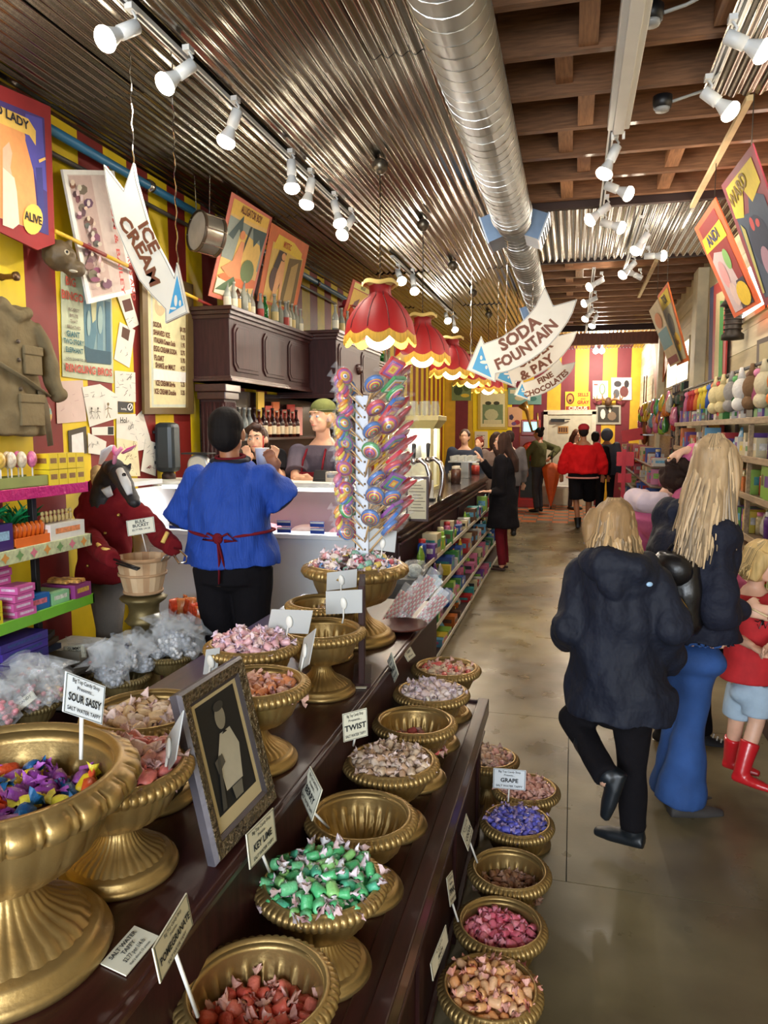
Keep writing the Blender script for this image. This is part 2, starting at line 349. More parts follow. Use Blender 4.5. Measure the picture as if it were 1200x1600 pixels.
for m,b,lb in (((622,412),(628,440),'left-track spotlight just above the first red lampshade'),((645,420),(648,456),'left-track spotlight right of the first red lampshade'),((697,482),(700,502),'distant left-track spotlight above the second red lampshade'),((707,487),(711,516),'most distant left-track spotlight before the arrow sign')): spotlamp(m,b,3.46,-.1,lb,22)
for m,b,z,lb in (((1145,25),(1177,74),3.46,'bright spotlight at the top right corner of the picture'),((1107,118),(1122,160),3.46,'bright spotlight on the corrugated patch beside the wooden batten'),((962,210),(953,252),3.46,'spotlight nearest to the end of the strip-light channel'),((952,270),(969,298),3.46,'spotlight in the middle of the joists, second on the aisle track'),((948,305),(940,330),3.46,'third spotlight on the aisle track under the joists'),((944,330),(957,352),3.46,'fourth spotlight on the aisle track, at the corrugated edge'),((1010,352),(1003,378),3.45,'spotlight at the near end of the second corrugated strip'),((1012,385),(1020,400),3.45,'small spotlight right of the second corrugated strip'),((990,398),(985,417),3.45,'spotlight at the middle of the second corrugated strip'),((1000,420),(997,432),3.45,'spotlight at the far end of the second corrugated strip'),((940,425),(931,443),3.44,'first spotlight of the far aisle track'),((930,455),(922,470),3.44,'second spotlight of the far aisle track'),((925,475),(921,490),3.44,'third spotlight of the far aisle track'),((932,485),(927,505),3.44,'last spotlight of the far aisle track')):
    spotlamp(m,b,z,0,lb,13)
# strong lamps near the back wall that flood the far ceiling
for px,py in ((940,565),(930,578)): 
    a=PY(px,py,16.2); t=thing('ceiling_bulb','bare ceiling bulb glowing in front of the striped back wall, %s of the two'%('upper','lower')[py>570],'ceiling light',(a.x,16.2,3.5))
    B().ell((0,0,-.17),.06,12,8).ob('bulb',BULB,t); B().tube([(0,0,0),(0,0,-.12)],.02,8).ob('socket',LWH,t)
    light('POINT','bulb_light',(a.x,16.1,3.2),40,(1,.88,.72),.06)
a=PY(915,528,12.2)
# red lampshades
RED=D.materials.new('red_lampshade_silk'); RED.use_nodes=True
N=RED.node_tree.nodes; L=RED.node_tree.links; tr=N.new('ShaderNodeBsdfTranslucent'); tr.inputs[0].default_value=RGB((190,24,20)); mx=N.new('ShaderNodeMixShader'); mx.inputs[0].default_value=.08
pb=N['Principled BSDF']; pb.inputs['Base Color'].default_value=RGB((128,14,20)); pb.inputs['Roughness'].default_value=.6
L.new(pb.outputs[0],mx.inputs[1]); L.new(tr.outputs[0],mx.inputs[2]); L.new(mx.outputs[0],N['Material Output'].inputs[0])
FR=mt((226,176,62),.6,0,.5,160,.25,40,sc=(1,1,.1)); GLB=mt((255,244,224),.4,var=0,emit=5,name='lit_lamp_globe'); WIRE=mt((60,52,44),.5,.6)
def redlamp(x,y,label,s=1):
    t=thing('hanging_lamp',label,'lamp',(x,y,2.3),.2,'red fringed hanging lamps')
    P=[(.075,.385),(.072,.33),(.085,.30),(.135,.265),(.19,.20),(.230,.13),(.248,.045)]
    def fn(r,z,q,i): 
        k=abs(math.sin(5*q)); return r*(1-.05*(1-k)*(i>1)), z-(.03*(k-.5) if i==6 else 0)
    B().lathe(P,80,fn=fn).ob('shade',RED,t)
    b=B()
    for j in range(10):
        q=2*PI*j/10; b.tube([((r*.957)*math.cos(q),(r*.957)*math.sin(q),z+.001) for r,z in P[1:6]]+[(.234*math.cos(q),.234*math.sin(q),.078)],.0035,5)
    b.ob('seam_cord',mt((70,12,14),.6),t,kind='stuff')
    def f2(r,z,q,i):
        k=abs(math.sin(5*q)); return r*(1-.05*(1-k))+.004*math.sin(q*90)*(i>1), z-.03*(k-.5)-(.016*k if i>=2 else 0)
    B().lathe([(.246,.052),(.251,.040),(.253,.015),(.251,.0)],160,fn=f2).ob('fringe',FR,t)
    def f3(r,z,q,i): return r+.006*math.sin(q*7)*(i>0), z+.008*math.sin(q*5)*(i>0)
    B().lathe([(.072,.37),(.085,.385),(.122,.40),(.125,.372)],56,fn=f3).ob('top_fringe',mt((196,168,96),.7),t)
    B().ell((0,0,.02),(.10,.10,.075),20,12).ob('globe',GLB,t)
    B().tube([(0,0,.38),(0,0,1.12)],.004,6).ob('cord',WIRE,t)
    pts=[(.012*math.cos(k*2.3),.012*math.sin(k*2.3),.42+.014*k) for k in range(48)]; B().tube(pts,.0022,4).ob('chain',mt((150,120,70),.3,.8),t)
    B().lathe([(.02,1.10),(.05,1.13),(.055,1.17),(.03,1.195)],20,cap=(1,1)).ob('ceiling_rose',mt((120,112,98),.35,.8),t)
    l=light('POINT','red_lamp_light',(x,y,2.2),7,(1,.84,.64),.05)
for y,lb in ((5.0,'nearest red lampshade with gold fringe, the largest hanging over the soda counter'),(6.47,'second red fringed lampshade, partly behind the first'),(8.1,'third red fringed lampshade over the soda counter'),(9.74,'fourth red fringed lampshade, left of the arrow signs'),(11.6,'farthest red fringed lampshade, small, beneath the arrow tip')): redlamp(-1.3,y,lb)
# ================= SIGN HELPERS
def art(parent,pl,n,shapes,z0=.0008,w=True,name='artwork'):
    mats=[];b=B(); 
    for i,(c,pts) in enumerate(shapes):
        m=c if not isinstance(c,tuple) else mt(c,.7,var=.05,vs=30)
        if m not in mats: mats.append(m)
        b.k=mats.index(m); off=n*(z0+.0007*i)
        b.poly([pl(*p)+off for p in pts])
    return b.ob(name,mats,parent,w)
def circ(x,y,rx,ry,n=18,a=0): return [(x+rx*math.cos(2*PI*i/n+a),y+ry*math.sin(2*PI*i/n+a)) for i in range(n)]
def ptext(s,px,py,hpx,pl,u,v,mat,parent,ang=0,arc=None,bold=.02,narrow=1,lift=.004,space=1):
    o=pl(px,py); sc=(pl(px,py+1)-pl(px,py)).length
    u=Vector(u);v=Vector(v); n=u.cross(v); c_,s_=math.cos(ang),math.sin(ang)
    M=frame(o+n*lift,u*c_+v*s_,v*c_-u*s_); return text(s,hpx*sc/.72,M,mat,parent,bold,None if arc is None else arc*sc,w=True,narrow=narrow,space=space)
UX,UY,UZ=Vector((1,0,0)),Vector((0,1,0)),Vector((0,0,1))
SIGNW=mt((238,234,222),.5,var=.03); BLU=mt((74,164,214),.5,var=.03); GREYL=mt((110,110,112),.5,var=0); BRN=mt((118,66,44),.55,var=.1); TAN=mt((150,108,66),.55)
def arrow(name,label,pts,blue,pet,inner,yp,texts,wires,th=.02):
    pl=lambda x,y:PY(x,y,yp); c=pl(sum(p[0] for p in pts)/len(pts),sum(p[1] for p in pts)/len(pts))
    t=thing(name,label,'sign',c)
    o=B().ext([pl(*p)-c for p in pts],(0,th,0)); o.ob('board',SIGNW,t,bevel=0)
    k=len(pts); b=B()
    cx,cy=sum(p[0] for p in pts)/k,sum(p[1] for p in pts)/k
    n=Vector((0,-1,0)); s=inner
    # thin painted outline just inside the rim
    loop=[]
    for i in range(k):
        p0,p1,p2=Vector(pts[i-1]),Vector(pts[i]),Vector(pts[(i+1)%k]); e1=(p1-p0).normalized(); e2=(p2-p1).normalized()
        n1=Vector((-e1.y,e1.x)); n2=Vector((-e2.y,e2.x)); m=(n1+n2); m=m/max(.35,m.length_squared)*2*s/2; loop.append(p1+m*1.0)
    b=B()
    for i in range(k): 
        a,c2=loop[i],loop[(i+1)%k]; e=(c2-a).normalized(); q=Vector((-e.y,e.x))*.28*s/2
        b.poly([pl(*(a-q))+n*.001,pl(*(c2-q))+n*.001,pl(*(c2+q))+n*.001,pl(*(a+q))+n*.001])
    b.ob('outline',GREYL,t,w=True)
    art(t,pl,n,[(BLU,blue)]+[(SIGNW,p) for p in pet],.002,name='arrow_head_paint')
    for (s_,px,py,h,ang,arc,nar) in texts:
        ptext(s_,px,py,h,pl,UX,UZ,TAN,t,ang,arc,.045,nar,lift=.0015); ptext(s_,px,py,h,pl,UX,UZ,BRN,t,ang,arc,.018,nar,lift=.003)
    for (px,py) in wires:
        a=pl(px,py)+Vector((0,th/2,0)); pts_=[a-c]; kk=int((3.5-a.z)/.03)
        B().tube([(a.x-c.x+.004*math.sin(i*1.7),a.y-c.y+.004*math.cos(i*1.7),a.z-c.z+(3.49-a.z)*i/kk) for i in range(kk+1)],.0035,5).ob('chain',CHROME,t)
    return t
ic=[(162,257),(193,297),(208,254),(213,282),(220,307),(233,353),(245,380),(257,402),(272,432),(276,410),(293,488),(258,505),(258,483),(236,460),(217,437),(200,400),(180,353),(165,287)]
arrow('arrow_sign','white arrow sign reading ICE CREAM, hanging in front of the striped left wall',ic,[(277,430),(287,477),(264,491)],[circ(275,470,2.5,9),circ(271,482,5,2),circ(282,474,1.8,5)],2.4,3.3,[('ICE',232,371,19,-1.12,None,1.35),('CREAM',220,391,19,-1.08,-330,1.45)],[(207,256),(276,412)])
sd=[(729,577.5),(751.7,525),(756.7,536.7),(783,527),(800,516),(813,505),(826,492),(837,478),(851,447.5),(864.7,478),(901.7,467.5),(895,488),(887,503),(873,523),(860,538),(847,550),(830,562),(813,572),(795,580),(775,584),(774,597)]
sblu=[(752,540),(768,590),(738,576)]; spet=[circ(757,566,7,2.6,a=.4),circ(752,559,2,3.5),circ(760,574,1.8,3)]
arrow('arrow_sign','white arrow sign reading SODA FOUNTAIN, largest of the three signs over the counter',sd[::1],sblu,spet,1.9,6.0,[('SODA',812,523,19,.60,260,1.0),('FOUNTAIN',824,543,17,.62,260,.95)],[(735,560),(790,524)])
def tf(p,ox,oy,s,sy): return (ox+(p[0]-729)*s,oy+(p[1]-577.5)*sy)
T2=lambda p:tf(p,771,592,.757,.68); T3=lambda p:tf(p,803,617,.56,.47)
arrow('arrow_sign','white arrow sign reading ORDER & PAY, middle one of the three over the counter',[T2(p) for p in sd],[T2(p) for p in sblu],[[T2(q) for q in p] for p in spet],1.6,7.6,[('ORDER',836,556,12,.58,260,1.1),('& PAY',839,575,14,.55,300,1.1)],[(776,588),(830,560)])
arrow('arrow_sign','small cream arrow sign reading FINE CHOCOLATES, farthest of the three over the counter',[T3(p) for p in sd],[T3(p) for p in sblu],[[T3(q) for q in p] for p in spet],1.2,10.2,[('FINE',852,591,8.5,.50,260,1.1),('CHOCOLATES',855,604,8.5,.50,120,1.0)],[(806,612),(850,585)])
# ================= TIERED DISPLAY
ZA,ZB=.88,.55; XA,XB=-.607,-.315
ds=thing('upper_display_case','long dark mahogany display case, the higher step carrying the pedestal urns and picture frame','display stand',(-.95,1.8,0))
dl=thing('lower_display_case','lower dark mahogany display case with rimmed top, standing against the higher one','display stand',(-.46,1.6,0))
def bx(name,x0,x1,y0,y1,z0,z1,parent=ds,mat=MAHO,bevel=.004): return B().box(((x0+x1)/2,(y0+y1)/2,(z0+z1)/2),(x1-x0,y1-y0,z1-z0)).ob(name,mat,parent,w=True,bevel=bevel)
bx('upper_top',-1.3,XA,.2,3.45,ZA-.03,ZA); bx('upper_top_edge',XA-.004,XA+.012,.2,3.45,ZA-.022,ZA-.004)
bx('upper_case',-1.27,XA-.004,.22,3.43,0,ZA-.03,mat=MAHOV)
bx('lower_top',XA+.004,XB-.045,.2,3.02,ZB-.03,ZB,parent=dl); bx('lower_case',XA+.004,XB-.03,.22,3.0,0,ZB-.03,mat=MAHOV,parent=dl)
bx('lower_top_rim',XB-.045,XB,.2,3.04,ZB-.05,ZB+.022,parent=dl); bx('lower_top_rim',XB-.09,XB-.046,.2,3.02,ZB,ZB+.006,parent=dl)
bx('end_rim',XA+.004,XB-.045,3.02,3.04,ZB-.03,ZB+.016,parent=dl)
for z in (.47,.44,.110): bx('moulding',XB-.031,XB-.012,.2,3.02,z-.012,z,mat=MAHO,parent=dl)
for y in (.5,1.1,1.7,2.3,2.9): bx('panel_stile',XB-.032,XB-.018,y-.03,y+.03,0,.43,mat=MAHOV,parent=dl)
# ================= URNS
def small(s=1,zs=1,big=False):
    nb=30; ng=56 if not big else 26
    def S(p): return [(r*s,z*s*zs) for r,z in p]
    bs=B().lathe(S([(.02,0),(.11,0),(.113,.006),(.110,.014),(.102,.017),(.103,.023),(.096,.028),(.084,.031)]),64)
    def ff(r,z,q,i):
        k=abs(math.sin(nb/2*q)); return r*(1+(.05 if i<4 else .02)*(k-.5)*(1 if i<5 else .4)), z+(-.003*s*k if i==0 else 0)
    ft=B().lathe(S([(.089,.030),(.078,.040),(.060,.049),(.045,.060),(.036,.073),(.031,.086),(.034,.096)]),nb*6,fn=ff)
    def fb(r,z,q,i):
        k=abs(math.sin(12*q))**.5; a=[0,.3,.8,1,1,.7,.15,0,0,0,0][min(i,10)]; return r*(1+.03*(k-.6)*a),z
    def fi(r,z,q,i):
        if i<7: return fb(r,z,q,i)
        k=max(0,math.cos(22*q)); a={10:0,11:.5,12:1,13:1,14:1,15:.7}.get(i,0); return r-.0065*s*k*a,z
    bw=B().lathe(S([(.030,.092),(.052,.098),(.082,.110),(.102,.130),(.112,.152),(.117,.168),(.120,.180),(.121,.186), (.1195,.2065),(.1175,.192),(.1165,.176),(.1145,.168),(.111,.152),(.104,.134),(.088,.114),(.05,.100),(.001,.098)]),176,fn=fi)
    def fr(r,z,q,i):
        a=[0,.3,1,1,1,.6,0,0,0,0][i]
        if big: k=q*ng/(2*PI)%1; k=abs(math.sin(PI*k/.74))**.35 if k<.74 else .75*abs(math.sin(PI*(k-.74)/.26))**.5
        else: k=abs(math.sin(ng/2*q))**.6
        return r+.006*s*(k-.8)*a*(1.3 if big else 1),z+(.002*s*(k-1) if i==5 else 0)
    rm=B().lathe(S([(.120,.178),(.130,.1775),(.143,.183),(.149,.193),(.146,.203),(.137,.2085),(.131,.2095),(.130,.2125),(.124,.2135),(.1195,.206)]),ng*(8 if not big else 14),fn=fr)
    return [(n,b.mesh(n,GOLD)) for n,b in (('base',bs),('foot',ft),('bowl',bw),('rim',rm))]
US=small(.95,1.03); UC=small(.94,1.24); UB=small(1.41,1.02,True)
def urn(x,y,z,label,parts=US,group=None,mat=None):
    t=thing('urn',label,'urn',(x,y,z),R.uniform(0,6),group or 'gold urns of candy')
    for n,me in parts:
        if mat: 
            me2=D.meshes.get(n+'_dull') or me.copy(); me2.name=n+'_dull'; me2.materials[0]=mat; me=me2
        o=D.objects.new(n,me); COL.objects.link(o); o.parent=t
    return t
# ---------- wrapped taffy
def taffy(col,tail,s=1,seed=0,wrap='taffy'):
    r=random.Random(seed); b=B(); b.k=0
    b.smooth=True
    body=[]; n=10; prof=[(-.5,.25),(-.49,.42),(-.3,.5),(.3,.5),(.49,.42),(.5,.25)]
    def put(vs,fs,k): 
        b.k=k; b.add(vs,fs,None,True)
    vs=[];fs=[]
    for (t,w_) in prof:
        for j in range(n):
            q=2*PI*j/n; rr=w_*.026*s*(1+r.uniform(-.16,.12)); vs.append((t*.030*s,rr*math.cos(q),rr*math.sin(q)*.85))
    for i in range(5):
        for j in range(n): fs.append((i*n+j,i*n+(j+1)%n,(i+1)*n+(j+1)%n,(i+1)*n+j))
    put(vs,fs,0)
    for sg in (-1,1):
        vs=[];m=12; a0=r.uniform(0,6); bend=r.uniform(-.4,.4)
        for i,(t,w_) in enumerate(((.5,.25),(.62,.12),(.85,.34),(1.05,.46))):
            for j in range(m):
                q=2*PI*j/m; k=(1+.45*math.sin(q*4+a0) if i>1 else 1); rr=w_*.024*s*k
                vs.append((sg*(t*.030*s+(.004*s*r.uniform(-1,1) if i==3 else 0)),rr*math.cos(q)*1.1+bend*(t-.5)*.02*s,rr*math.sin(q)*.45))
        fs=[]
        for i in range(3):
            for j in range(m): fs.append((i*m+j,i*m+(j+1)%m,(i+1)*m+(j+1)%m,(i+1)*m+j))
        put(vs,fs,1)
    mm=[mt(c,.42,0,.25,220,.10,60,coat=.25) for c in (col,tail)]
    return b.mesh('taffy',mm)
KN=0
def heap(u,level,dome,cols,tail,n,label,group,s=1,Rf=.115,name='taffy',cat='taffy',fillc=None,part=None,zoff=0,join=True):
    """candies laid over a heap in the bowl: level = height of its edge over the bowl foot"""
    global KN; KN+=1; r=random.Random(KN); c0=u.matrix_basis.translation
    ms=[taffy(cols[i%len(cols)],tail[i%len(tail)],s,KN*31+i) for i in range(max(4,len(cols)))]
    b=B(); pr=[(0.001,level+dome-.014*s)]+[(Rf*k/6,level+dome*(1-(k/6)**2)-.014*s) for k in range(1,7)]
    pr=[(x,z+.004*r.uniform(-1,1)) for x,z in pr][::-1]
    rr=random.Random(5); b.lathe(pr,28,fn=lambda a,z,q,i:(a,z+rr.uniform(-.004,.004)*s))
    b.ob('candy_heap',mt(fillc or cols[0],.6,0,.6,90,.25,60),u,kind='stuff')
    pts=[]; tries=0; dmin=.0275*s
    while len(pts)<n and tries<9000:
        tries+=1; a=r.uniform(0,2*PI); q=Rf*math.sqrt(r.random())*.98; x,y=q*math.cos(a),q*math.sin(a)
        if all((x-p[0])**2+(y-p[1])**2>(dmin*(1 if tries<4000 else .8))**2 for p in pts): pts.append((x,y,q))
    jb=B()
    for x,y,q in pts:
        z=level+dome*(1-(q/Rf)**2)+r.uniform(-.004,.012)*s+zoff
        me=r.choice(ms)
        e=Euler((r.uniform(0,6),r.gauss(0,.45),r.uniform(0,6)),'XYZ').to_matrix().to_4x4()
        k=r.uniform(.9,1.12); MM=Matrix.Translation((c0.x+x,c0.y+y,c0.z+z))@e@Matrix.Scale(k,4)
        if join:
            i=ms.index(me); o0=len(jb.v); jb.v+=[tuple(MM@v.co) for v in me.vertices]
            for p in me.polygons: jb.f.append(tuple(a+o0 for a in p.vertices)); jb.mi.append(2*i+p.material_index); jb.sm.append(True)
        else:
            o=D.objects.new(name,me); COL.objects.link(o); o.matrix_basis=MM; top(o,label,cat,group)
    if join:
        o=jb.ob(name+'_heap',[m for me in ms for m in me.materials]); top(o,'heap of '+label,cat,None,'stuff')
def at(px,py,z): p=PZ(px,py,z); return p.x,p.y
PT=(240,214,214)
# lower tier (B)
x,y=-.462,1.06
def UBt(px,py,label): a=at(px,py,ZB+.212); return urn(a[0],a[1],ZB,label)
u=UBt(402,1535,'gold urn with a little coral red taffy, nearest on the lower tier'); heap(u,.135,.004,[(242,112,92),(232,98,84),(246,132,112)],[(240,186,170),(232,170,158)],60,'coral red wrapped taffy lying low in the nearest lower-tier urn','coral taffy',1.0,.092,join=False)
u=UBt(502,1369,'gold urn heaped with mint green taffy beside the KEY LIME card'); heap(u,.198,.026,[(88,190,124),(118,208,148),(150,214,130),(84,184,146)],[(226,206,214),(222,190,190),(240,232,236)],112,'mint green taffy in clear twisted wrapper in the green heap','green taffy',1.0,.119,join=False)
u=UBt(564,1268,'empty gold urn behind the green taffy on the lower tier')
u=UBt(611,1183,'gold urn of tan and cream taffy behind the empty urn'); heap(u,.195,.018,[(222,196,168),(196,160,130),(234,214,196)],[(214,184,168),(230,206,196)],100,'tan and cream wrapped taffy in the lower-tier urn behind the empty one','tan taffy',.95,.110)
u=UBt(648,1122,'gold urn nearly empty with a few strawberry red taffies'); heap(u,.125,.003,[(244,120,120),(236,80,76),(246,168,160)],[(240,190,180)],24,'strawberry red taffy left at the bottom of the nearly empty urn','strawberry taffy',1.0,.092)
u=UBt(674,1076,'gold urn of white taffy, second from the far end of the lower tier'); heap(u,.195,.012,[(240,222,214),(232,206,200),(244,236,226)],[(226,206,210),(212,190,196)],80,'white wrapped taffy in the second farthest lower-tier urn','white taffy',1.0,.102)
u=UBt(697,1039,'farthest gold urn of the lower tier, with red and cream taffy'); heap(u,.178,.006,[(236,110,100),(240,200,140),(240,214,180)],[(236,190,170)],60,'red and cream taffy in the farthest lower-tier urn','red and cream taffy',1.0,.104)
# floor row (C)
def UCt(px,py,label): a=at(px,py,.255); return urn(a[0],a[1],0,label,UC)
u=UCt(766,1535,'gold urn of peach taffy on the floor, nearest of its row'); heap(u,.232,.022,[(246,186,128),(242,170,110),(248,196,150)],[(238,176,160),(232,160,140)],96,'peach orange wrapped taffy in the nearest floor urn','peach taffy',1.05,.108,join=False)
u=UCt(782,1436,'gold urn of bright pink taffy on the floor'); heap(u,.205,.016,[(232,118,140),(224,104,128),(238,140,156)],[(238,160,176),(228,140,160)],92,'bright pink wrapped taffy in the floor urn','pink taffy',.98,.105,join=False)
u=UCt(796,1352,'half empty gold urn of brown taffy on the floor'); heap(u,.168,.008,[(190,140,112),(204,158,130),(176,124,98)],[(200,160,140)],64,'brown wrapped taffy in the half empty floor urn','brown taffy',.95,.098)
u=UCt(808,1277,'gold urn of violet blue taffy on the floor beneath the GRAPE card'); heap(u,.228,.02,[(104,104,208),(122,116,214),(92,96,190)],[(186,160,196),(170,150,200)],100,'violet blue wrapped taffy in the grape urn','violet taffy',.95,.110)
u=UCt(822,1226,'gold urn of dusty pink brown taffy on the floor behind the GRAPE card'); heap(u,.228,.02,[(214,158,140),(200,142,124),(222,172,154)],[(216,170,158)],96,'dusty pink taffy in the floor urn behind the grape one','dusty pink taffy',.98,.110)
u=UCt(763,1178,'farthest gold floor urn, half hidden by the end of the display'); heap(u,.228,.022,[(224,190,160),(206,160,130),(226,170,160)],[(222,190,176)],80,'beige taffy in the farthest floor urn','beige taffy',1.0,.110)
# upper tier (A)
def UAt(px,py,label): a=at(px,py,ZA+.212); return urn(a[0],a[1],ZA,label)
u=UAt(181,1188,'gold urn of pink and white taffy left of the picture frame'); heap(u,.2,.02,[(240,150,146),(232,128,124),(244,178,172),(238,200,196)],[(238,206,206),(230,190,196)],90,'pink and white wrapped taffy in the urn beside the picture frame','pink and white taffy',1.05,.110,join=False)
u=UAt(228,1103,'gold urn of cream taffy behind the SOUR SASSY card'); heap(u,.172,.006,[(236,204,160),(240,206,176),(238,214,190)],[(238,204,200),(242,214,206)],50,'cream wrapped taffy in the urn behind the SOUR SASSY card','cream taffy',1.15,.102)
u=UAt(396,1060,'gold urn with orange taffy right of the picture frame'); heap(u,.172,.012,[(232,146,96),(238,160,110),(236,182,160)],[(238,190,170),(232,180,176)],64,'orange wrapped taffy in the urn right of the picture frame','orange taffy',1.05,.102)
u=UAt(394,1000,'gold urn of pale pink taffy behind the orange taffy urn'); heap(u,.2,.02,[(240,188,196),(234,172,182),(246,210,206)],[(232,206,226),(240,214,220)],96,'pale pink wrapped taffy in the urn behind the orange one','pale pink taffy',.9,.110)
u=UAt(502,978,'empty gold urn on the upper tier with a white card and spoon stuck in it')
u=UAt(506,937,'gold urn behind the empty one, almost hidden by white cards'); heap(u,.15,.0,[(200,150,90)],[(220,190,160)],10,'lone brown taffy in the urn behind the empty upper-tier one','lone brown taffy',1,.1)
# big urns
a=at(555,880,ZA+.304); u=urn(a[0],a[1],ZA,'big gold urn piled with mixed taffy under the lollipop tower',UB); LOL=u
heap(u,.285,.055,[(240,200,196),(236,170,176),(244,226,214),(150,200,180),(236,206,110),(110,150,200),(90,60,60),(232,120,140)],[(236,214,218)],190,'mixed pastel taffy in the big urn under the lollipop tower','mixed pastel taffy',1.0,.168)
a=at(-6,1203,ZA+.304); u=urn(a[0],a[1],ZA,'huge gold urn at the left edge holding bright wrapped chocolates',UB); SAS=u
heap(u,.235,.006,[(142,60,160),(240,214,40),(226,84,40),(150,70,170),(236,220,70),(30,90,150)],[(176,90,190),(244,222,50),(232,90,50),(190,100,200),(240,226,80),(30,110,170)],74,'brightly wrapped chocolate in the huge near urn','wrapped chocolates',1.15,.134,join=False,name='wrapped_chocolate',cat='candy',fillc=(90,50,60))
# ---------- cards
def planar(TL,TR,BL,yT,yR,yB,z=None):
    if z is not None: return PZ(*TL,z),PZ(*TR,z),PZ(*BL,z)
    return PY(*TL,yT),PY(*TR,yR),PY(*BL,yB)
def card(label,TL,TR,BL,ys,lines,mat=CARD,stick=None,z=None,spoon=None,name='sign_card',cat='sign',group=None,border=True):
    a,b_,c=planar(TL,TR,BL,*(ys if ys else (0,0,0)),z=z)
    u,v=b_-a,a-c; W,H=u.length,v.length; n=u.cross(v).normalized()
    v2=(v-u*(v.dot(u)/u.length_squared)*.0)
    t=thing(name,label,cat,c,0,group)
    B().ext([c,c+u,a+u,a],n*-.0022).ob('card',mat,t,w=True)
    M=frame(c+u*.5+v*.5,u,v); un,vn=u.normalized(),v.normalized()
    if border:
        b=B(); e=.03*H
        for (p,q) in (((0,0),(1,0)),((1,0),(1,1)),((1,1),(0,1)),((0,1),(0,0))):
            P=lambda s,k:c+u*(k+(1-2*k)*s[0])+v*(k+(1-2*k)*s[1])+n*.0006
            b.poly([P(p,.02),P(q,.02),P(q,.035),P(p,.035)])
        b.ob('border',mt((70,84,84),.6,var=0),t,w=True)
    for (s_,fy,h,bold) in lines:
        hh=h*H/.72; nar=min(1,.86*W/(len(s_)*hh*.58)) 
        sk=Matrix(((un.x,vn.x,n.x,0),(un.y,vn.y,n.y,0),(un.z,vn.z,n.z,0),(0,0,0,1)))
        o=c+u*.5+v*(1-fy); text(s_,hh,Matrix.Translation(o+n*.001)@sk,INK,t,bold,w=True,narrow=nar)
    if stick:
        p=c+u*.5+v*.06-n*.005; q=PY(*stick[:2],stick[2]) if len(stick)==3 else stick[0]; 
        B().tube([p-(q-p).normalized()*.0,q],.0032,8).ob('stick',WHITE,t,w=True)
    if spoon:
        m=c+u*spoon[0]+v*spoon[1]+n*.004; 
        B().ell(m,(.011,.005,.019),12,8,rot=frame((0,0,0),un,vn).to_3x3()@Matrix.Rotation(PI/2,3,'X')).tube([m-vn*.012,m-vn*.045,m-vn*(H*spoon[1]+.03)-un*.004],[.003,.0025,.003],6).ob('plastic_spoon',WHITE,t,w=True)
    return t
BT=[('Big Top Candy Shop',.13,.10,.012),('Presents...',.30,.09,.012)]
def BTC(nm): return BT+[(nm,.56,.20,.03),('SALT WATER TAFFY',.84,.10,.015)]
yS=SAS.location.y; 
card('SOUR SASSY taffy card on a white stick in the huge near urn',(103,1049),(165,1073),(98,1112),(.93,.99,.93),BTC('SOUR SASSY'),CARDW,(127,1186,.96))
card('KEY LIME taffy card between the picture frame and the green taffy',(385,1304),(427,1262),(391,1359),(1.24,1.36,1.24),BTC('KEY LIME'),CARD,(421,1362,1.33))
card('taffy card standing in the empty lower-tier urn',(484,1197),(503,1234),(469,1244),(1.60,1.52,1.60),BTC('BERRY'),CARD,(514,1294,1.62))
card('TWIST taffy card before the tan taffy urn',(535,1116),(573,1106),(537,1160),(1.86,1.90,1.86),BTC('TWIST'),CARD,(552,1165,1.9))
card('narrow taffy card beside the white taffy urn',(605,1033),(611,1019),(616,1067),(2.44,2.36,2.48),BTC('VANILLA'),CARD)
card('taffy card leaning at the farthest lower-tier urn',(625,1011),(637,1002),(638,1034),(2.72,2.8,2.72),[('SALT WATER',.3,.15,.02),('TAFFY',.55,.15,.02),('$2.77 per lb',.8,.1,.02)],CARD)
card('POMEGRANATE taffy card stuck in the nearest lower-tier urn',(239,1482),(292,1395),(251,1537),(.86,1.0,.87),BTC('POMEGRANATE'),CARD,(309,1588,.98))
card('GRAPE taffy card standing in the violet taffy urn',(771,1200),(822,1204),(770,1231),(2.66,2.66,2.66),BTC('GRAPE'),CARDW,(794,1252,2.66))
card('taffy card leaning into the brown taffy floor urn',(721,1302),(729,1271),(732,1330),(2.22,2.32,2.24),BTC('COCOA'),CARD,(746,1348,2.3))
card('taffy card leaning into the bright pink taffy floor urn',(698,1372),(707,1360),(704,1417),(2.0,2.06,2.02),BTC('PINK'),CARD,(716,1440,2.04))
card('taffy card leaning into the peach taffy floor urn',(673,1506),(697,1445),(677,1533),(1.66,1.80,1.66),BTC('PEACH'),CARD)
PR=[('SALT WATER',.2,.15,.02),('TAFFY',.42,.15,.02),('$2.77 per 1/4 lb',.66,.16,.012),("that's about 15 pieces",.88,.09,.012)]
card('price card lying on the upper tier before the pink taffy urn',(157,1505),(210,1446),(197,1524),None,PR,CARD,z=ZA+.004,border=False,name='price_card')
card('price card lying on the lower tier beside the green taffy urn',(632,1388),(643,1353),(661,1392),None,PR,CARD,z=ZB+.004,border=False,name='price_card')
card('price card lying on the lower tier beside the tan taffy urn',(692,1226),(697,1205),(716,1229),None,PR,CARD,z=ZB+.004,border=False,name='price_card')
card('price card lying at the far part of the upper tier',(549,1075),(558,1060),(572,1075),None,PR,CARD,z=ZA+.004,border=False,name='price_card')
BK=mt((184,186,186),.5,var=.03)
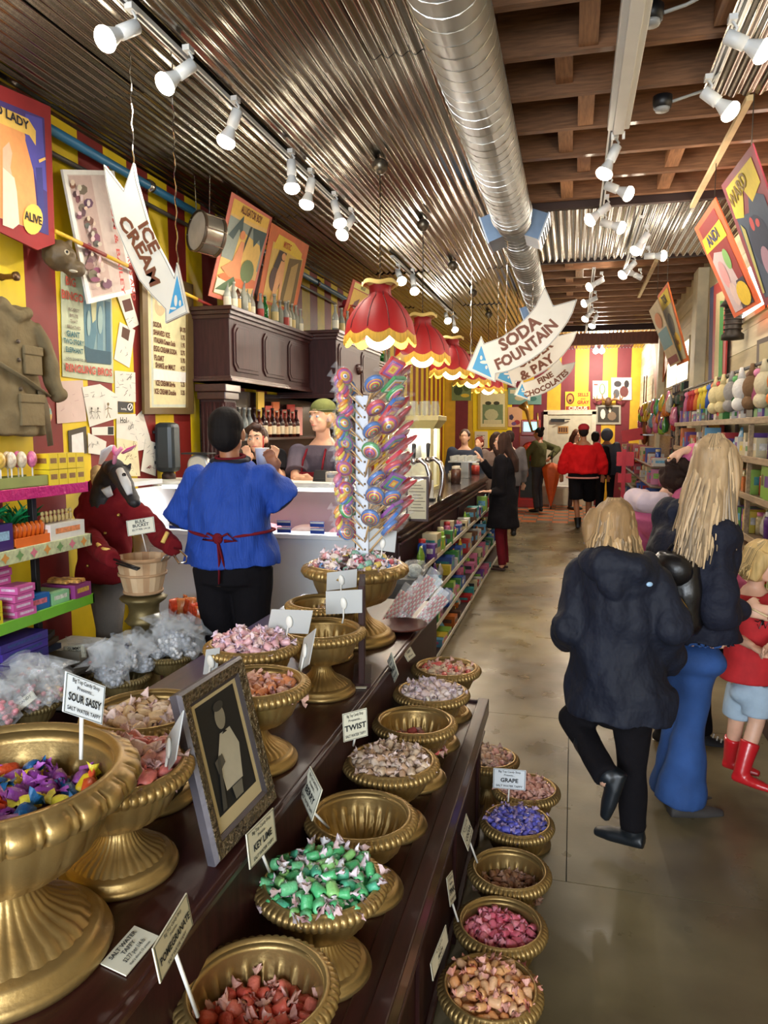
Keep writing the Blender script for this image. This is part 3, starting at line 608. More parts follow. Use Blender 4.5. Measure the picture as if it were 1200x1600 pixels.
for lb,TL,TR,BL,ys,sp in (('blank white card back with spoon in the big lollipop urn',(576,824),(620,830),(573,857),(2.72,2.72,2.72),(.55,.35)),('white card back with spoon in the almost hidden upper urn',(511,895),(558,889),(510,923),(2.52,2.52,2.52),(.5,.5)),('white card back with spoon in the empty upper-tier urn',(509,924),(566,921),(509,960),(2.2,2.2,2.2),(.5,.45)),('white card back with spoon in the pale pink taffy urn',(424,952),(489,954),(417,988),(2.02,2.02,2.02),(.5,.5)),('card back seen nearly edge-on in the orange taffy urn',(475,997),(493,982),(465,1050),(1.80,1.72,1.80),(.5,.5)),('card back leaning out of the pink and white taffy urn',(261,1152),(286,1110),(250,1222),(1.2,1.1,1.2),(.5,.5)),('card back behind the top of the picture frame',(322,1015),(344,1012),(317,1054),(1.82,1.82,1.82),(.5,.5))):
    card(lb,TL,TR,BL,ys,[],BK,spoon=sp,border=False)
# ---------- framed photograph
p0,p1=PZ(334,1355,ZA),PZ(427,1250,ZA)
q0=PY(270,1087,p0.y+.055); q1=PY(374,1025,p1.y+.055)
fu=(p1-p0); fv=((q0-p0)+(q1-p1))/2; fn_=fu.cross(fv).normalized(); 
pf=thing('picture_frame','ornate silver frame with a black and white photograph, leaning on the upper tier','picture frame',p0)
SIL=mt((120,108,86),.35,.85,1,120,.5,70,name='ornate_silver',dist=.012); SIL2=mt((84,80,88),.4,.4,.1,40,.2,9)
def fq(name,a,b_,mat,h0,h1):   # frame ring between inset a (outer) and b (inner)
    P=lambda s,t,k,h:p0+fu*(k[0]+(1-2*k[0])*s)+fv*(k[1]+(1-2*k[1])*t)+fn_*h
    W,H=fu.length,fv.length; A=(a/W,a/H); Bq=(b_/W,b_/H)
    for (s0,t0,s1,t1) in ((0,0,1,0),(1,0,1,1),(1,1,0,1),(0,1,0,0)):
        b=B(); vs=[P(s0,t0,A,h0),P(s1,t1,A,h0),P(s1,t1,Bq,h1),P(s0,t0,Bq,h1),P(s0,t0,A,-.012),P(s1,t1,A,-.012),P(s1,t1,Bq,-.012),P(s0,t0,Bq,-.012)]
        b.add(vs,[(0,1,2,3),(7,6,5,4),(0,4,5,1),(3,2,6,7),(1,5,6,2),(0,3,7,4)],None,False); b.ob(name,mat,pf,w=True)
fq('outer_moulding',0,.006,SIL2,.004,.012); fq('ornate_moulding',.006,.030,SIL,.014,.010); fq('inner_moulding',.030,.038,SIL2,.008,.003); fq('mat_border',.038,.078,mt((206,190,150),.8,var=.04),.0005,.0005)
P=lambda s,t:p0+fu*s+fv*t
art(pf,P,fn_,[((26,26,26),[(.2,.2),(.8,.2),(.8,.86),(.2,.86)]),((150,144,128),circ(.5,.72,.075,.075)),((196,190,172),[(.36,.3),(.62,.3),(.68,.5),(.6,.63),(.44,.63),(.34,.5)]),((60,58,54),circ(.5,.79,.08,.03)),((90,86,78),[(.3,.42),(.42,.46),(.4,.52),(.28,.5)]),((20,20,20),[(.46,.62),(.54,.62),(.5,.64)]),((70,68,62),[(.24,.22),(.3,.22),(.36,.52),(.33,.52)]),((120,116,104),[(.44,.22),(.56,.22),(.58,.3),(.42,.3)])],.0015,name='photograph')
b=B(); m_=p0+fu*.5+fv*.85-fn_*.013; g=m_-fn_*.10; g=Vector((g.x,g.y,ZA+.002)); b.ext([m_-fu*.08,m_+fu*.08,g+fu*.08,g-fu*.08],fn_*-.004).ob('easel_back',BLACK,pf,w=True)
# dark board standing edge-on
a=PZ(566,1058,ZA); t=thing('sign_stand','tall dark board standing edge-on before the big lollipop urn','sign',(a.x,a.y,ZA))
B().box((0,0,.165),(.02,.2,.33),.255).ob('board',MAHOV,t,bevel=.002); B().box((.0,0,.006),(.06,.2,.012),.255).ob('foot',MAHOV,t)

for o in []:
    if o.name.startswith('urn'): print('URN',o.name,[round(v,3) for v in o.location],o['label'][:60])
# ================= fused organic shapes
def fuse(b,name,mat,parent,vox=.012,sm=4,disp=0,ds=9,sz=(1,1,1),cut=None,w=False,dup_cache={}):
    me=b.mesh('f',mat); o=D.objects.new('f',me); COL.objects.link(o)
    m=o.modifiers.new('r','REMESH'); m.mode='VOXEL'; m.voxel_size=vox; m.use_smooth_shade=True
    if sm: s=o.modifiers.new('s','SMOOTH'); s.iterations=sm; s.factor=.5
    dg=bpy.context.evaluated_depsgraph_get(); dg.update(); n=D.meshes.new_from_object(o.evaluated_get(dg)); D.objects.remove(o); D.meshes.remove(me)
    n.materials.clear(); n.materials.append(mat)
    if disp:
        import array
        co=array.array('f',[0])*(3*len(n.vertices)); no=array.array('f',[0])*(3*len(n.vertices)); n.vertices.foreach_get('co',co); n.vertices.foreach_get('normal',no)
        nz=noise.noise
        for i in range(0,len(co),3):
            d=disp*nz((co[i]*ds*sz[0],co[i+1]*ds*sz[1],co[i+2]*ds*sz[2]+7.3))
            if disp>.018: d+=disp*.45*nz((co[i]*ds*2.4,co[i+1]*ds*2.4,co[i+2]*ds*1.7+3.1))
            co[i]+=no[i]*d; co[i+1]+=no[i+1]*d; co[i+2]+=no[i+2]*d
        n.vertices.foreach_set('co',co)
    n.polygons.foreach_set('use_smooth',[True]*len(n.polygons)); n.update()
    if w and parent is not None: n.transform(parent.matrix_basis.inverted())
    o=D.objects.new(name,n); COL.objects.link(o)
    if parent is not None: o.parent=parent
    return o
# ================= LEFT WALL POSTERS
WX=XL+.004
def wl(x): return lambda px,py:PX(px,py,x)
def board(label,name,cat,quad,pl,n,th,mat,shapes=(),texts=(),frame_=None,u=UY,v=UZ,group=None,lean=None):
    P=[pl(*q) for q in quad]; c=sum(P,Vector())/len(P); n=Vector(n)
    t=thing(name,label,cat,c,0,group); B().ext(P[::-1] if 0 else P,n*th).ob('sheet' if th<.004 else 'board',mat,t,w=True)
    pf_=lambda x,y:pl(x,y)+n*th
    if shapes: art(t,pf_,n,shapes)
    for tx in texts:
        s_,px,py,h,col=tx[:5]; ang=tx[5] if len(tx)>5 else 0; nar=tx[6] if len(tx)>6 else 1; bo=tx[7] if len(tx)>7 else .02
        ptext(s_,px,py,h,pf_,u,v,mt(col,.7,var=0),t,ang,None,bo,nar,lift=.0008*(len(shapes)+2))
    return t
W_=wl(WX); NX=(1,0,0)
RB=(150,34,36)
board('big canvas banner with ...LADY and ALIVE, red border, at the left edge of the wall','canvas_banner','banner',[(-70,104),(76,167),(83,381),(56,391),(-70,330)],wl(WX+.14),NX,.012,mt(RB,.7),
 [((70,52,120),[(-70,130),(66,185),(73,368),(-70,318)]),((236,160,96),[(-70,165),(34,205),(48,260),(52,300),(58,362),(-70,318)]),((86,80,170),[(36,178),(62,186),(70,300),(55,290),(44,250),(36,220)]),((60,60,130),[(52,262),(62,262),(68,366),(58,362)]),((238,196,96),[(-40,150),(40,186),(52,205),(52,228),(42,212),(-40,178)]),((236,180,150),[(0,232),(10,222),(15,240),(12,262),(18,290),(14,318),(16,345),(8,350),(5,300),(0,290)]),((244,214,190),[(0,262),(18,278),(22,300),(26,350),(16,358),(0,352)]),((240,198,110),[(56,250),(66,246),(67,250),(57,255)]),((246,200,90),circ(47,343,15.5,24))],
 [('D LADY',14,184,14,(30,26,40),-.0,1.05,.03),('ALIVE',47,342,13,(24,22,24),0,.85,.03)])
board('white-framed circus poster reading BARNUM & BAILEY, hung sideways beside the arrow sign','circus_poster','poster',[(94,265),(175,267),(208,457),(135,475)],wl(WX+.10),NX,.016,mt((240,238,230),.5),
 [((212,196,186),[(101,273),(169,274),(201,452),(139,466)]),((196,170,160),[(103,275),(138,275),(172,456),(141,464)])]+[((R.randint(90,150),R.randint(70,110),R.randint(80,110)),circ(118+a*.22+R.uniform(-13,13),290+a,R.uniform(3,8),R.uniform(4,10),7,R.random())) for a in range(0,160,7)]+[((R.randint(200,230),R.randint(180,200),R.randint(170,190)),circ(116+a*.22+R.uniform(-11,11),286+a,R.uniform(2,4),R.uniform(3,6),6)) for a in range(0,165,8)],
 [('BARNUM & BAILEY',168,362,10,(190,70,60),-1.40,1.65,.02),('RINGLING BROS AND',188,392,9,(190,70,60),-1.40,1.25,.02)])
board('pale green poster reading BIG BINGO GIANT TWO-STORY ELEPHANT, RINGLING BROS','circus_poster','poster',[(94,400),(173,425),(177,599),(97,588)],W_,NX,.003,mt((192,200,170),.7),
 [((128,156,160),[(128,430),(172,440),(174,568),(132,560)]),((88,126,140),[(130,470),(146,466),(150,520),(142,565),(133,562),(130,500)]),((100,136,150),[(150,470),(160,468),(160,560),(151,562)]),((74,110,128),[(163,470),(171,472),(172,566),(165,566)]),((196,196,150),[(140,468),(150,466),(148,500),(143,505)]),((60,90,104),[(130,540),(140,545),(172,550),(172,570),(134,566)]),((150,176,172),circ(155,500,4,22)),((150,176,172),circ(137,505,3,20))],
 [('BIG',108,441,13,(200,90,70),0,.9,.03),('BINGO',111,464,13,(200,90,70),0,.95,.03),('BIGGEST',113,485,5,(110,90,80),0,1,.02),('BRUTE',113,494,5,(110,90,80),0,1,.02),('THAT',113,503,5,(110,90,80),0,1,.02),('BREATHES',113,512,5,(110,90,80),0,1,.02),('GIANT',112,523,9,(40,100,110),0,.85,.03),('TWO-STORY',113,535,8,(40,100,110),0,.75,.03),('ELEPHANT',114,548,8,(40,100,110),0,.8,.03),('NOW EXHIBITED BY',117,562,4,(80,80,80),0,1,.01),('RINGLING BROS',138,579,12,(190,80,66),.0,.95,.03)])
def scrib(cx,cy,w_,h_,n=9,c=(120,116,110)):
    o=[]
    for i in range(n):
        x=cx+R.uniform(-.5,.5)*w_; y=cy+R.uniform(-.5,.5)*h_; a=R.uniform(0,3.1); l=R.uniform(3,8); o.append((c,[(x,y),(x+l*math.cos(a),y+l*math.sin(a)),(x+l*math.cos(a)+.6,y+l*math.sin(a)+.5),(x+.6,y+.5)]))
    return o
def stick(x,y,s,c=(90,84,70)): return [(c,[(x-.5*s,y),(x+.5*s,y),(x+.4*s,y+9*s),(x-.4*s,y+9*s)]),(c,circ(x,y-2*s,1.6*s,2.2*s,8)),(c,[(x,y+2*s),(x+5*s,y+4*s),(x+5*s,y+5*s),(x,y+3.2*s)]),(c,[(x,y+2*s),(x-4*s,y+5*s),(x-4*s,y+6*s),(x,y+3.2*s)]),(c,[(x-.4*s,y+9*s),(x+.2*s,y+9*s),(x-2*s,y+16*s),(x-3*s,y+16*s)]),(c,[(x-.2*s,y+9*s),(x+.6*s,y+9*s),(x+3*s,y+16*s),(x+2*s,y+16*s)])]
PAP=mt((226,222,210),.8,var=.04)
board('pinkish blank sheet with faint drawing, pinned left of the pencil figures','pinned_drawing','paper',[(86,596),(129,594),(135,658),(89,662)],W_,NX,.0015,mt((214,190,180),.8,var=.04),scrib(108,628,26,40,8,(186,150,150)))
board('white pencil drawing of standing figures pinned below the elephant poster','pinned_drawing','paper',[(128,605),(156,600),(183,617),(184,653),(140,667)],wl(WX+.004),NX,.0015,PAP,scrib(156,616,40,12,10)+stick(141,640,.9)+stick(150,640,.9)+stick(165,634,1.2,(120,100,60)))
board('pencil drawing with a rough animal sketch, beneath the two news cards','pinned_drawing','paper',[(179,579),(211,582),(212,628),(180,627)],W_,NX,.0015,PAP,scrib(195,600,26,34,20,(70,66,60)))
board('small black no smoking sticker on the yellow stripe','sticker','sticker',[(184,627),(208,629),(208,645),(184,644)],wl(WX+.006),NX,.0015,BLACK,[((230,230,226),circ(203,636,4.2,5.6)),((20,20,20),circ(203,636,3,4.2)),((230,230,226),[(200,640),(205,631),(206,632),(201,641)])],[('Smoking',192,639,3,(230,230,226))])
board('drawing with letters HOL beside the no smoking sticker','pinned_drawing','paper',[(182,647),(212,647),(213,690),(182,685)],wl(WX+.004),NX,.0015,PAP,scrib(203,668,14,26,14,(80,80,80)),[('Hol',190,657,9,(50,48,46))])
board('blank white sheet pinned right of the HOL drawing','pinned_drawing','paper',[(212,651),(222,641),(236,690),(228,702),(213,705)],W_,NX,.0015,PAP,scrib(222,680,14,30,6,(170,166,160)))
board('slanted sheet with a small spider-like doodle by the black case','pinned_drawing','paper',[(227,686),(246,693),(243,744),(220,736)],wl(WX+.004),NX,.0015,PAP,scrib(234,708,14,26,10,(150,146,140))+scrib(233,728,4,5,12,(110,50,50)))
board('drawing with brown outlined shapes behind the horse head','pinned_drawing','paper',[(182,684),(214,690),(219,744),(184,744)],wl(WX+.006),NX,.0015,mt((232,222,180),.8),scrib(200,714,26,50,26,(110,80,50)))
board('small patterned black and white frame on the yellow stripe','pinned_drawing','paper',[(106,673),(134,666),(136,708),(108,712)],W_,NX,.003,mt((70,62,46),.6),[((232,230,226),[(111,680),(129,675),(131,708),(112,710)])])
board('strip of white paper below the pencil figures','pinned_drawing','paper',[(143,668),(178,666),(178,680),(144,680)],W_,NX,.0015,PAP,[((40,40,38),[(168,667),(177,667),(177,679),(168,679)])])
board('torn note leaning behind the bunny ears','pinned_drawing','paper',[(137,676),(166,690),(164,712),(138,708)],wl(WX+.005),NX,.0015,PAP,scrib(148,690,18,12,8))
board('small news card with a dark picture, upper of the two by the menu','news_card','paper',[(183,463),(203,459),(217,507),(202,516)],wl(WX+.004),NX,.0015,PAP,[((90,50,40),[(190,470),(203,466),(208,484),(195,488)])]+scrib(203,500,10,10,5))
board('small news card with a dark picture, lower of the two by the menu','news_card','paper',[(187,503),(211,516),(202,575),(178,561)],W_,NX,.0015,PAP,[((90,60,44),[(191,510),(203,516),(200,533),(189,526)])]+scrib(194,548,14,20,9))
# menu
mf=board('framed cream menu board listing SODA, SHAVED ICE, FLOAT and ICE CREAM prices','menu_board','menu',[(217,414),(298,445),(299,647),(222,647)],W_,NX,.02,mt((216,206,160),.6),[((198,204,190),[(231,430),(290,452),(291,636),(233,636)]),((222,212,164),[(234,436),(287,456),(288,632),(236,632)]),((200,180,140),circ(246,478,9,16)),((224,214,180),circ(246,470,5,8)),((232,230,224),[(235,576),(286,582),(286,598),(235,594)])],
 [(s,x,y,8,(96,50,30),0,n_,.035) for s,x,y,n_ in (('SODA',241,508,.8),('SHAVED ICE',248,522,.8),('ITALIAN Cream Soda',253,535,.62),('EGG CREAM SODA',254,548,.72),('FLOAT',244,560,.85),('SHAKE or MALT',254,573,.75),('ICE CREAM Single',254,600,.68),('ICE CREAM Double',254,613,.68))]+[(s,281,y,7,(96,50,30),0,.8,.03) for s,y in (('$1.75',516),('1.75',528),('1.95',540),('2.75',552),('3.75',564),('4.25',576),('2.25',601),('3.25',614))])
W2=wl(WX+.02)
for q in ([(217,414),(298,445),(290,458),(226,433)],[(298,445),(299,647),(290,637),(290,458)],[(299,647),(222,647),(230,637),(290,637)],[(222,647),(217,414),(226,433),(230,637)]):
    B().ext([W2(*p) for p in q],(.022,0,0)).ob('frame_side',mt((104,84,50),.45,.2,.1,20),mf,w=True)
# ================= banners above the cabinets
def pquad(label,cat,name,pts,th,mat,shapes,texts,chains=()):
    """hung canvas: four real corner points"""
    TL,TR,BR,BL=pts; BR=(BR+TR+BL-TL)/2; TR=BR+TL-BL; c=(TL+TR+BR+BL)/4; u=TR-TL; v=TL-BL; n=u.cross(v).normalized(); t=thing(name,label,cat,c)
    pl=lambda s,k:(BL+(BR-BL)*s)*(1-k)+(TL+(TR-TL)*s)*k
    b=B(); N_=8; vs=[];fs=[]
    for h in (0,-th):
        for i in range(N_+1):
            for j in range(N_+1): vs.append(pl(i/N_,j/N_)+n*h)
    K=(N_+1)**2
    for i in range(N_):
        for j in range(N_):
            a=i*(N_+1)+j; fs+=[(a,a+N_+1,a+N_+2,a+1),(K+a,K+a+1,K+a+N_+2,K+a+N_+1)]
    for i in range(N_):
        a=i*(N_+1); fs+=[(a+N_+1,a,K+a,K+a+N_+1),(a+N_,a+2*N_+1,K+a+2*N_+1,K+a+N_)]; fs+=[(i,i+1,K+i+1,K+i),(N_*(N_+1)+i+1,N_*(N_+1)+i,K+N_*(N_+1)+i,K+N_*(N_+1)+i+1)]
    b.add(vs,fs,None,False).ob('canvas',mat,t,w=True)
    art(t,pl,n,shapes,.002)
    for (s_,x,y,h,col,ang,nar) in texts:
        o=pl(x,y)+n*.006*1; un=u.normalized(); vn=n.cross(un); ca,sa=math.cos(ang),math.sin(ang)
        text(s_,h*v.length/.72,frame(o,un*ca+vn*sa,vn*ca-un*sa),mt(col,.7,var=0),t,.025,w=True,narrow=nar)
    for (a,z) in chains: B().tube([pl(*a),Vector((pl(*a).x,pl(*a).y,z))],.003,5).ob('cord',WIRE,t,w=True)
    return t
def ellp(x,y,rx,ry,n=16): return [(x+rx*math.cos(2*PI*i/n),y+ry*math.sin(2*PI*i/n)) for i in range(n)]
pquad('ALLIGATOR BOY canvas banner leaning above the wooden cabinet, left one','banner','canvas_banner',[PX(363,300,-2.5),PX(421,344,-2.5),PX(396,478,-2.72),PX(326,462,-2.72)],.006,mt((214,120,100),.7),
 [((236,196,120),[(.06,.04),(.94,.04),(.94,.94),(.06,.94)]),((240,196,90),[(.06,.82),(.94,.86),(.94,.97),(.06,.96)]),((150,160,150),[(.06,.4),(.94,.4),(.94,.8),(.06,.8)]),((240,200,110),[(.3,.35),(.9,.4),(.9,.66),(.35,.72)]),((70,90,90),[(.1,.62),(.34,.86),(.4,.66),(.3,.72),(.22,.6)]),((70,90,90),[(.6,.8),(.95,.82),(.9,.6),(.8,.72),(.7,.62)]),((50,60,56),[(.42,.4),(.46,.4),(.58,.8),(.54,.8)]),((226,120,70),[(.06,.22),(.3,.3),(.94,.3),(.94,.22),(.4,.14)]),((228,150,100),[(.3,.4),(.4,.62),(.48,.62),(.5,.42),(.6,.26),(.3,.24),(.1,.3)]),((232,150,96),ellp(.4,.68,.06,.045)),((110,130,80),ellp(.68,.36,.16,.12)),((226,214,190),[(.06,.05),(.9,.05),(.9,.15),(.06,.2)]),((86,110,76),[(.06,.08),(.3,.1),(.46,.22),(.4,.26),(.2,.16)])],
 [('ALLIGATOR BOY',.5,.905,.075,(120,60,30),0,.62)],[((.1,1),3.49),((.9,1),3.49)])
pquad('orange canvas banner with a standing figure, right of ALLIGATOR BOY','banner','canvas_banner',[PX(425,348,-2.5),PX(483,384,-2.5),PX(461,490,-2.7),PX(402,470,-2.7)],.006,mt((222,120,70),.7),
 [((226,190,100),[(.1,.04),(.9,.04),(.9,.78),(.1,.8)]),((240,206,70),[(.12,.72),(.2,.92),(.6,.92),(.85,.84),(.85,.74),(.4,.76)]),((120,100,60),[(.5,.06),(.9,.06),(.88,.76),(.55,.7)]),((190,160,100),[(.6,.1),(.8,.1),(.8,.7),(.64,.6)]),((90,60,50),ellp(.3,.36,.14,.18)),((60,44,36),[(.2,.5),(.28,.74),(.46,.74),(.4,.5)]),((236,176,120),[(.3,.44),(.36,.62),(.46,.62),(.48,.44),(.52,.06),(.46,.06),(.42,.34),(.34,.06),(.28,.06)]),((236,176,120),ellp(.4,.68,.05,.05))],
 [('MYSTIC',.44,.83,.08,(200,90,40),0,.7)],[((.1,1),3.49),((.9,1),3.49)])
pquad('yellow and red canvas banner behind the first red lampshade','banner','canvas_banner',[PX(552,436,-2.3),PX(584,455,-2.3),PX(562,520,-2.5),PX(530,512,-2.5)],.006,mt((200,90,70),.7),[((236,196,80),[(.12,.04),(.9,.04),(.9,.84),(.12,.84)]),((120,70,60),[(.2,.1),(.4,.1),(.5,.7),(.3,.6)]),((230,220,120),[(.1,.86),(.9,.86),(.9,.97),(.1,.97)])],[('THREE LEGGED',.5,.915,.06,(60,60,40),0,.6)],[((.5,1),3.49)])
# ================= mule mask, peg, coat, egg, pole, drum
RUB=mt((96,80,56),.55,0,.4,30,.2,12)
p=PX(92,405,XL+.12); t=thing('animal_mask','brown rubber animal mask with a glassy eye, hung at the banner corner','mask',p)
b=B().ell((0,0,.02),(.09,.09,.085),14,10).ell((.06,.05,-.045),(.065,.06,.05),12,8).tube([(-.03,-.02,.09),(-.02,-.02,.13)],[.02,.008],8).tube([(.03,.05,.085),(.04,.06,.125)],[.022,.01],8).ell((.05,.0,.03),(.05,.05,.03),12,8)
fuse(b,'mask_skin',RUB,t,.009,3,.006,30); B().ell((.075,-.032,.025),.017,12,8).ob('eye',mt((210,200,170),.15),t); B().ell((.086,-.041,.026),.008,10,6).ob('pupil',BLACK,t)
B().ell((.09,.0,-.07),(.02,.03,.008),10,6).ob('teeth',mt((210,205,185),.4),t)
p=PX(2,433,XL); t=thing('wall_peg','brass peg on the yellow stripe above the khaki coat','peg',p)
B(Matrix.Rotation(PI/2,4,'Y')).lathe([(.02,0),(.014,.02),(.014,.07),(.024,.085),(.024,.10)],14,cap=(1,1)).ob('peg',mt((110,80,50),.35,.7),t)
KH=cloth((128,114,86),.5,10)
t=thing('khaki_coat','khaki safari coat with belt hanging on the wall at the left edge','coat',PX(21,580,XL+.08))
t.scale=(.94,.94,.94)
b=B().loft([(0,.02,-.36,.05,.21),(0,.02,-.3,.055,.215),(0,.0,-.02,.05,.19),(0,0,.18,.055,.21),(0,-.02,.30,.05,.19),(0,-.04,.36,.03,.12)],20)
b.tube([(.01,.15,.27),(.02,.25,.12),(.03,.28,-.03),(.04,.3,-.12)],[.06,.062,.055,.05],12,flat=.7).ell((.04,.31,-.12),(.055,.06,.045),12,8).tube([(.01,-.2,.27),(.02,-.3,.08),(.02,-.3,-.2)],[.06,.06,.05],12,flat=.7).tube([(.03,-.12,.36),(.05,0,.30),(.04,.1,.34)],.035,10)
fuse(b,'coat_body',KH,t,.011,3,.016,13,(1,1,.8)); 
B().box((.055,.09,.06),(.02,.14,.15),0).box((.062,.09,.12),(.02,.15,.05),0).box((.06,.06,-.22),(.02,.19,.17),0).box((.066,.06,-.15),(.02,.2,.05),0).ob('pocket',KH,t,bevel=.006,kind='stuff')
B().tube([(.055,-.2,.04),(.068,0,-.04),(.06,.14,-.1),(.06,.2,-.13)],.024,8,flat=.3).ob('belt',KH,t); B().tube([(.06,.14,-.1),(.065,.17,-.2),(.06,.2,-.42)],[.03,.028,.026],8,flat=.25).ob('belt_end',mt((110,96,70),.8,0,.3,20),t)
for z in (.16,.06,-.1): B(Matrix.Rotation(PI/2,4,'Y')).lathe([(.012,.0),(.012,.008)],10,c=(-z,-.02,.055),cap=(0,1)).ob('button',mt((70,56,40),.4),t)
p=PX(65,645,XL+.07); t=thing('sequin_egg','sequined pastel striped Easter egg hanging below the khaki coat sleeve','ornament',p)
for i,(c,z0,z1) in enumerate((((226,150,130),-1,-.45),((226,196,110),-.45,-.1),((150,196,186),-.1,.3),((214,150,140),.3,1))):
    pr=[]; 
    for k in range(7): z=z0+(z1-z0)*k/6; pr.append((.052*math.sqrt(max(0,1-z*z))*(1-.12*z)+.0002,z*.082))
    B().lathe(pr,22).ob('sequin_band',mt(c,.3,.3,.9,160,.3,120),t)
B().tube([(0,0,.08),(-.03,0,.2)],.002,4).ob('string',WIRE,t)
a,c=PX(86,361,XL+.16),PX(330,478,XL+.16)
t=thing('striped_pole','thin red and yellow striped pole slanting across the posters','pole',a)
for i in range(8): B().tube([a+(c-a)*(i/8),a+(c-a)*((i+1)/8)],.012,10).ob('pole_section',mt((226,180,50),.5) if i%2==0 else mt((140,40,30),.5),t,w=True)
dm=PY(318,364,5.0); t=thing('drum','old snare drum with a grey skin hanging from chains beside the cabinet','drum',dm)
ax=Vector((.62,.25,-.22)).normalized(); DM=ax.to_track_quat('Z','X').to_matrix().to_4x4()@Matrix.Translation((0,0,-.04))
DM=Vector((.55,.83,-.10)).normalized().to_track_quat('Z','X').to_matrix().to_4x4()@Matrix.Translation((0,0,-.05))
B(DM).lathe([(.135,0),(.135,.15)],36).ob('shell',mt((180,174,160),.3,.7),t); B(DM).lathe([(.001,.004),(.132,.004)],36).ob('drum_skin',mt((186,176,160),.7,var=.2,vs=6),t)
for z in (0,.15): B(DM).lathe([(.136,z-.012),(.146,z-.01),(.146,z+.01),(.136,z+.012)],36).ob('hoop',mt((90,72,54),.4,.3),t)
for k in range(8):
    q=k*PI/4; B(DM).tube([(.143*math.cos(q),.143*math.sin(q),-.01),(.143*math.cos(q),.143*math.sin(q),.16)],.004,5).ob('tension_rod',CHROME,t)
for dx_ in (-.05,.05): B().tube([(dx_,0,.12),(dx_*1.2,0,3.5-dm.z)],.003,5).ob('chain',CHROME,t)
# ================= BACK BAR CABINETS
def cabinet(label,x1,y0,y1,z0,z1,nd,corn=.05):
    t=thing('wall_cabinet',label,'cabinet',(XL,y0,z0)); xm=(XL+x1)/2; 
    B().box((xm,(y0+y1)/2,(z0+z1)/2),(x1-XL,y1-y0,z1-z0)).ob('carcass',MAHOV,t,w=True,bevel=.004)
    for i,(e,h) in enumerate(((corn,.03),(corn*.6,.03),(corn*.25,.03))): B().box((xm+e/2,(y0+y1)/2,z1+.015-i*.03),(x1-XL+e,y1-y0+2*e,h)).ob('cornice',MAHO,t,w=True,bevel=.004)
    for i,(e,h) in enumerate(((.03,.02),(.015,.02))): B().box((xm+e/2,(y0+y1)/2,z0+.01+i*.02),(x1-XL+e,y1-y0+2*e,h)).ob('bottom_moulding',MAHO,t,w=True,bevel=.003)
    dw=(y1-y0-.06)/nd
    for k in range(nd):
        a,b_=y0+.03+k*dw+.03,y0+.03+(k+1)*dw-.03; c0,c1=z0+.08,z1-.09; q=.05
        pts=[(x1,a+q,c0),(x1,b_-q,c0),(x1,b_,c0+q),(x1,b_,c1-q),(x1,b_-q,c1),(x1,a+q,c1),(x1,a,c1-q),(x1,a,c0+q)]
        B().ext(pts,(.012,0,0)).ob('door_panel',MAHOV,t,w=True,bevel=.004)
        i2=[Vector((x1+.012,(a+b_)/2+(p[1]-(a+b_)/2)*.9,(c0+c1)/2+(p[2]-(c0+c1)/2)*.86)) for p in pts]; B().ext(i2,(.006,0,0)).ob('door_panel',MAHOV,t,w=True,bevel=.003)
    return t
cabinet('long dark wooden wall cabinet with clipped panels carrying a row of bottles',-2.60,5.36,7.15,2.08,2.62,3)
cabinet('deeper dark wooden wall cabinet right of the long one, behind the lollipops',-2.32,7.17,8.9,2.02,2.66,2)
cabinet('farther dark wooden wall cabinet behind the red lampshades',-2.6,8.95,11.2,2.1,2.6,3)
t=thing('carved_head','small dark carved head fixed on the deeper cabinet','carving',(-2.3,7.9,2.36)); B().ell((0,0,0),(.05,.06,.06),12,8).ell((.04,0,-.02),(.02,.02,.02),8,6).ell((0,.05,.02),(.03,.03,.03),8,6).ell((0,-.05,.02),(.03,.03,.03),8,6).ob('head',MAHO,t)
def pillar(y,label):
    t=thing('fluted_pillar',label,'pillar',(-2.76,y,0))
    b=B(); n=40
    def fn(r,z,q,i): return r*(1-.04*(math.cos(q*16)>0)),z
    b.box((0,0,1.0),(.2,.2,2.0)).ob('shaft',MAHOV,t)
    for k in range(6): B().tube([(-.085+.034*k,-.1,.2),(-.085+.034*k,-.1,1.92)],.012,8).ob('flute',MAHOV,t)
    for k in range(6): B().tube([(.1,-.085+.034*k,.2),(.1,-.085+.034*k,1.92)],.012,8).ob('flute',MAHOV,t)
    for z,e in ((.08,.03),(1.97,.025),(2.03,.05)): B().box((0,0,z),(.22+e,.22+e,.06)).ob('capital',MAHO,t,bevel=.006)
pillar(5.47,'fluted dark wooden pillar at the near end of the back bar'); pillar(8.95,'farther fluted dark wooden pillar of the back bar')
t=thing('back_bar','dark back bar with shelves between the fluted pillars','bar',(-2.9,7.2,0))
B().box((-2.93,7.2,1.5),(.03,3.4,1.1)).ob('back_panel',mt((40,26,24),.25),t,w=True); B().box((-2.68,7.2,.47),(.5,3.3,.94)).ob('counter',MAHOV,t,w=True)
for z in (1.35,1.62): B().box((-2.83,7.2,z),(.2,3.3,.02)).ob('shelf',MAHO,t,w=True)
B().box((-2.66,7.2,.965),(.56,3.34,.04)).ob('counter_top',mt((60,54,50),.25),t,w=True)
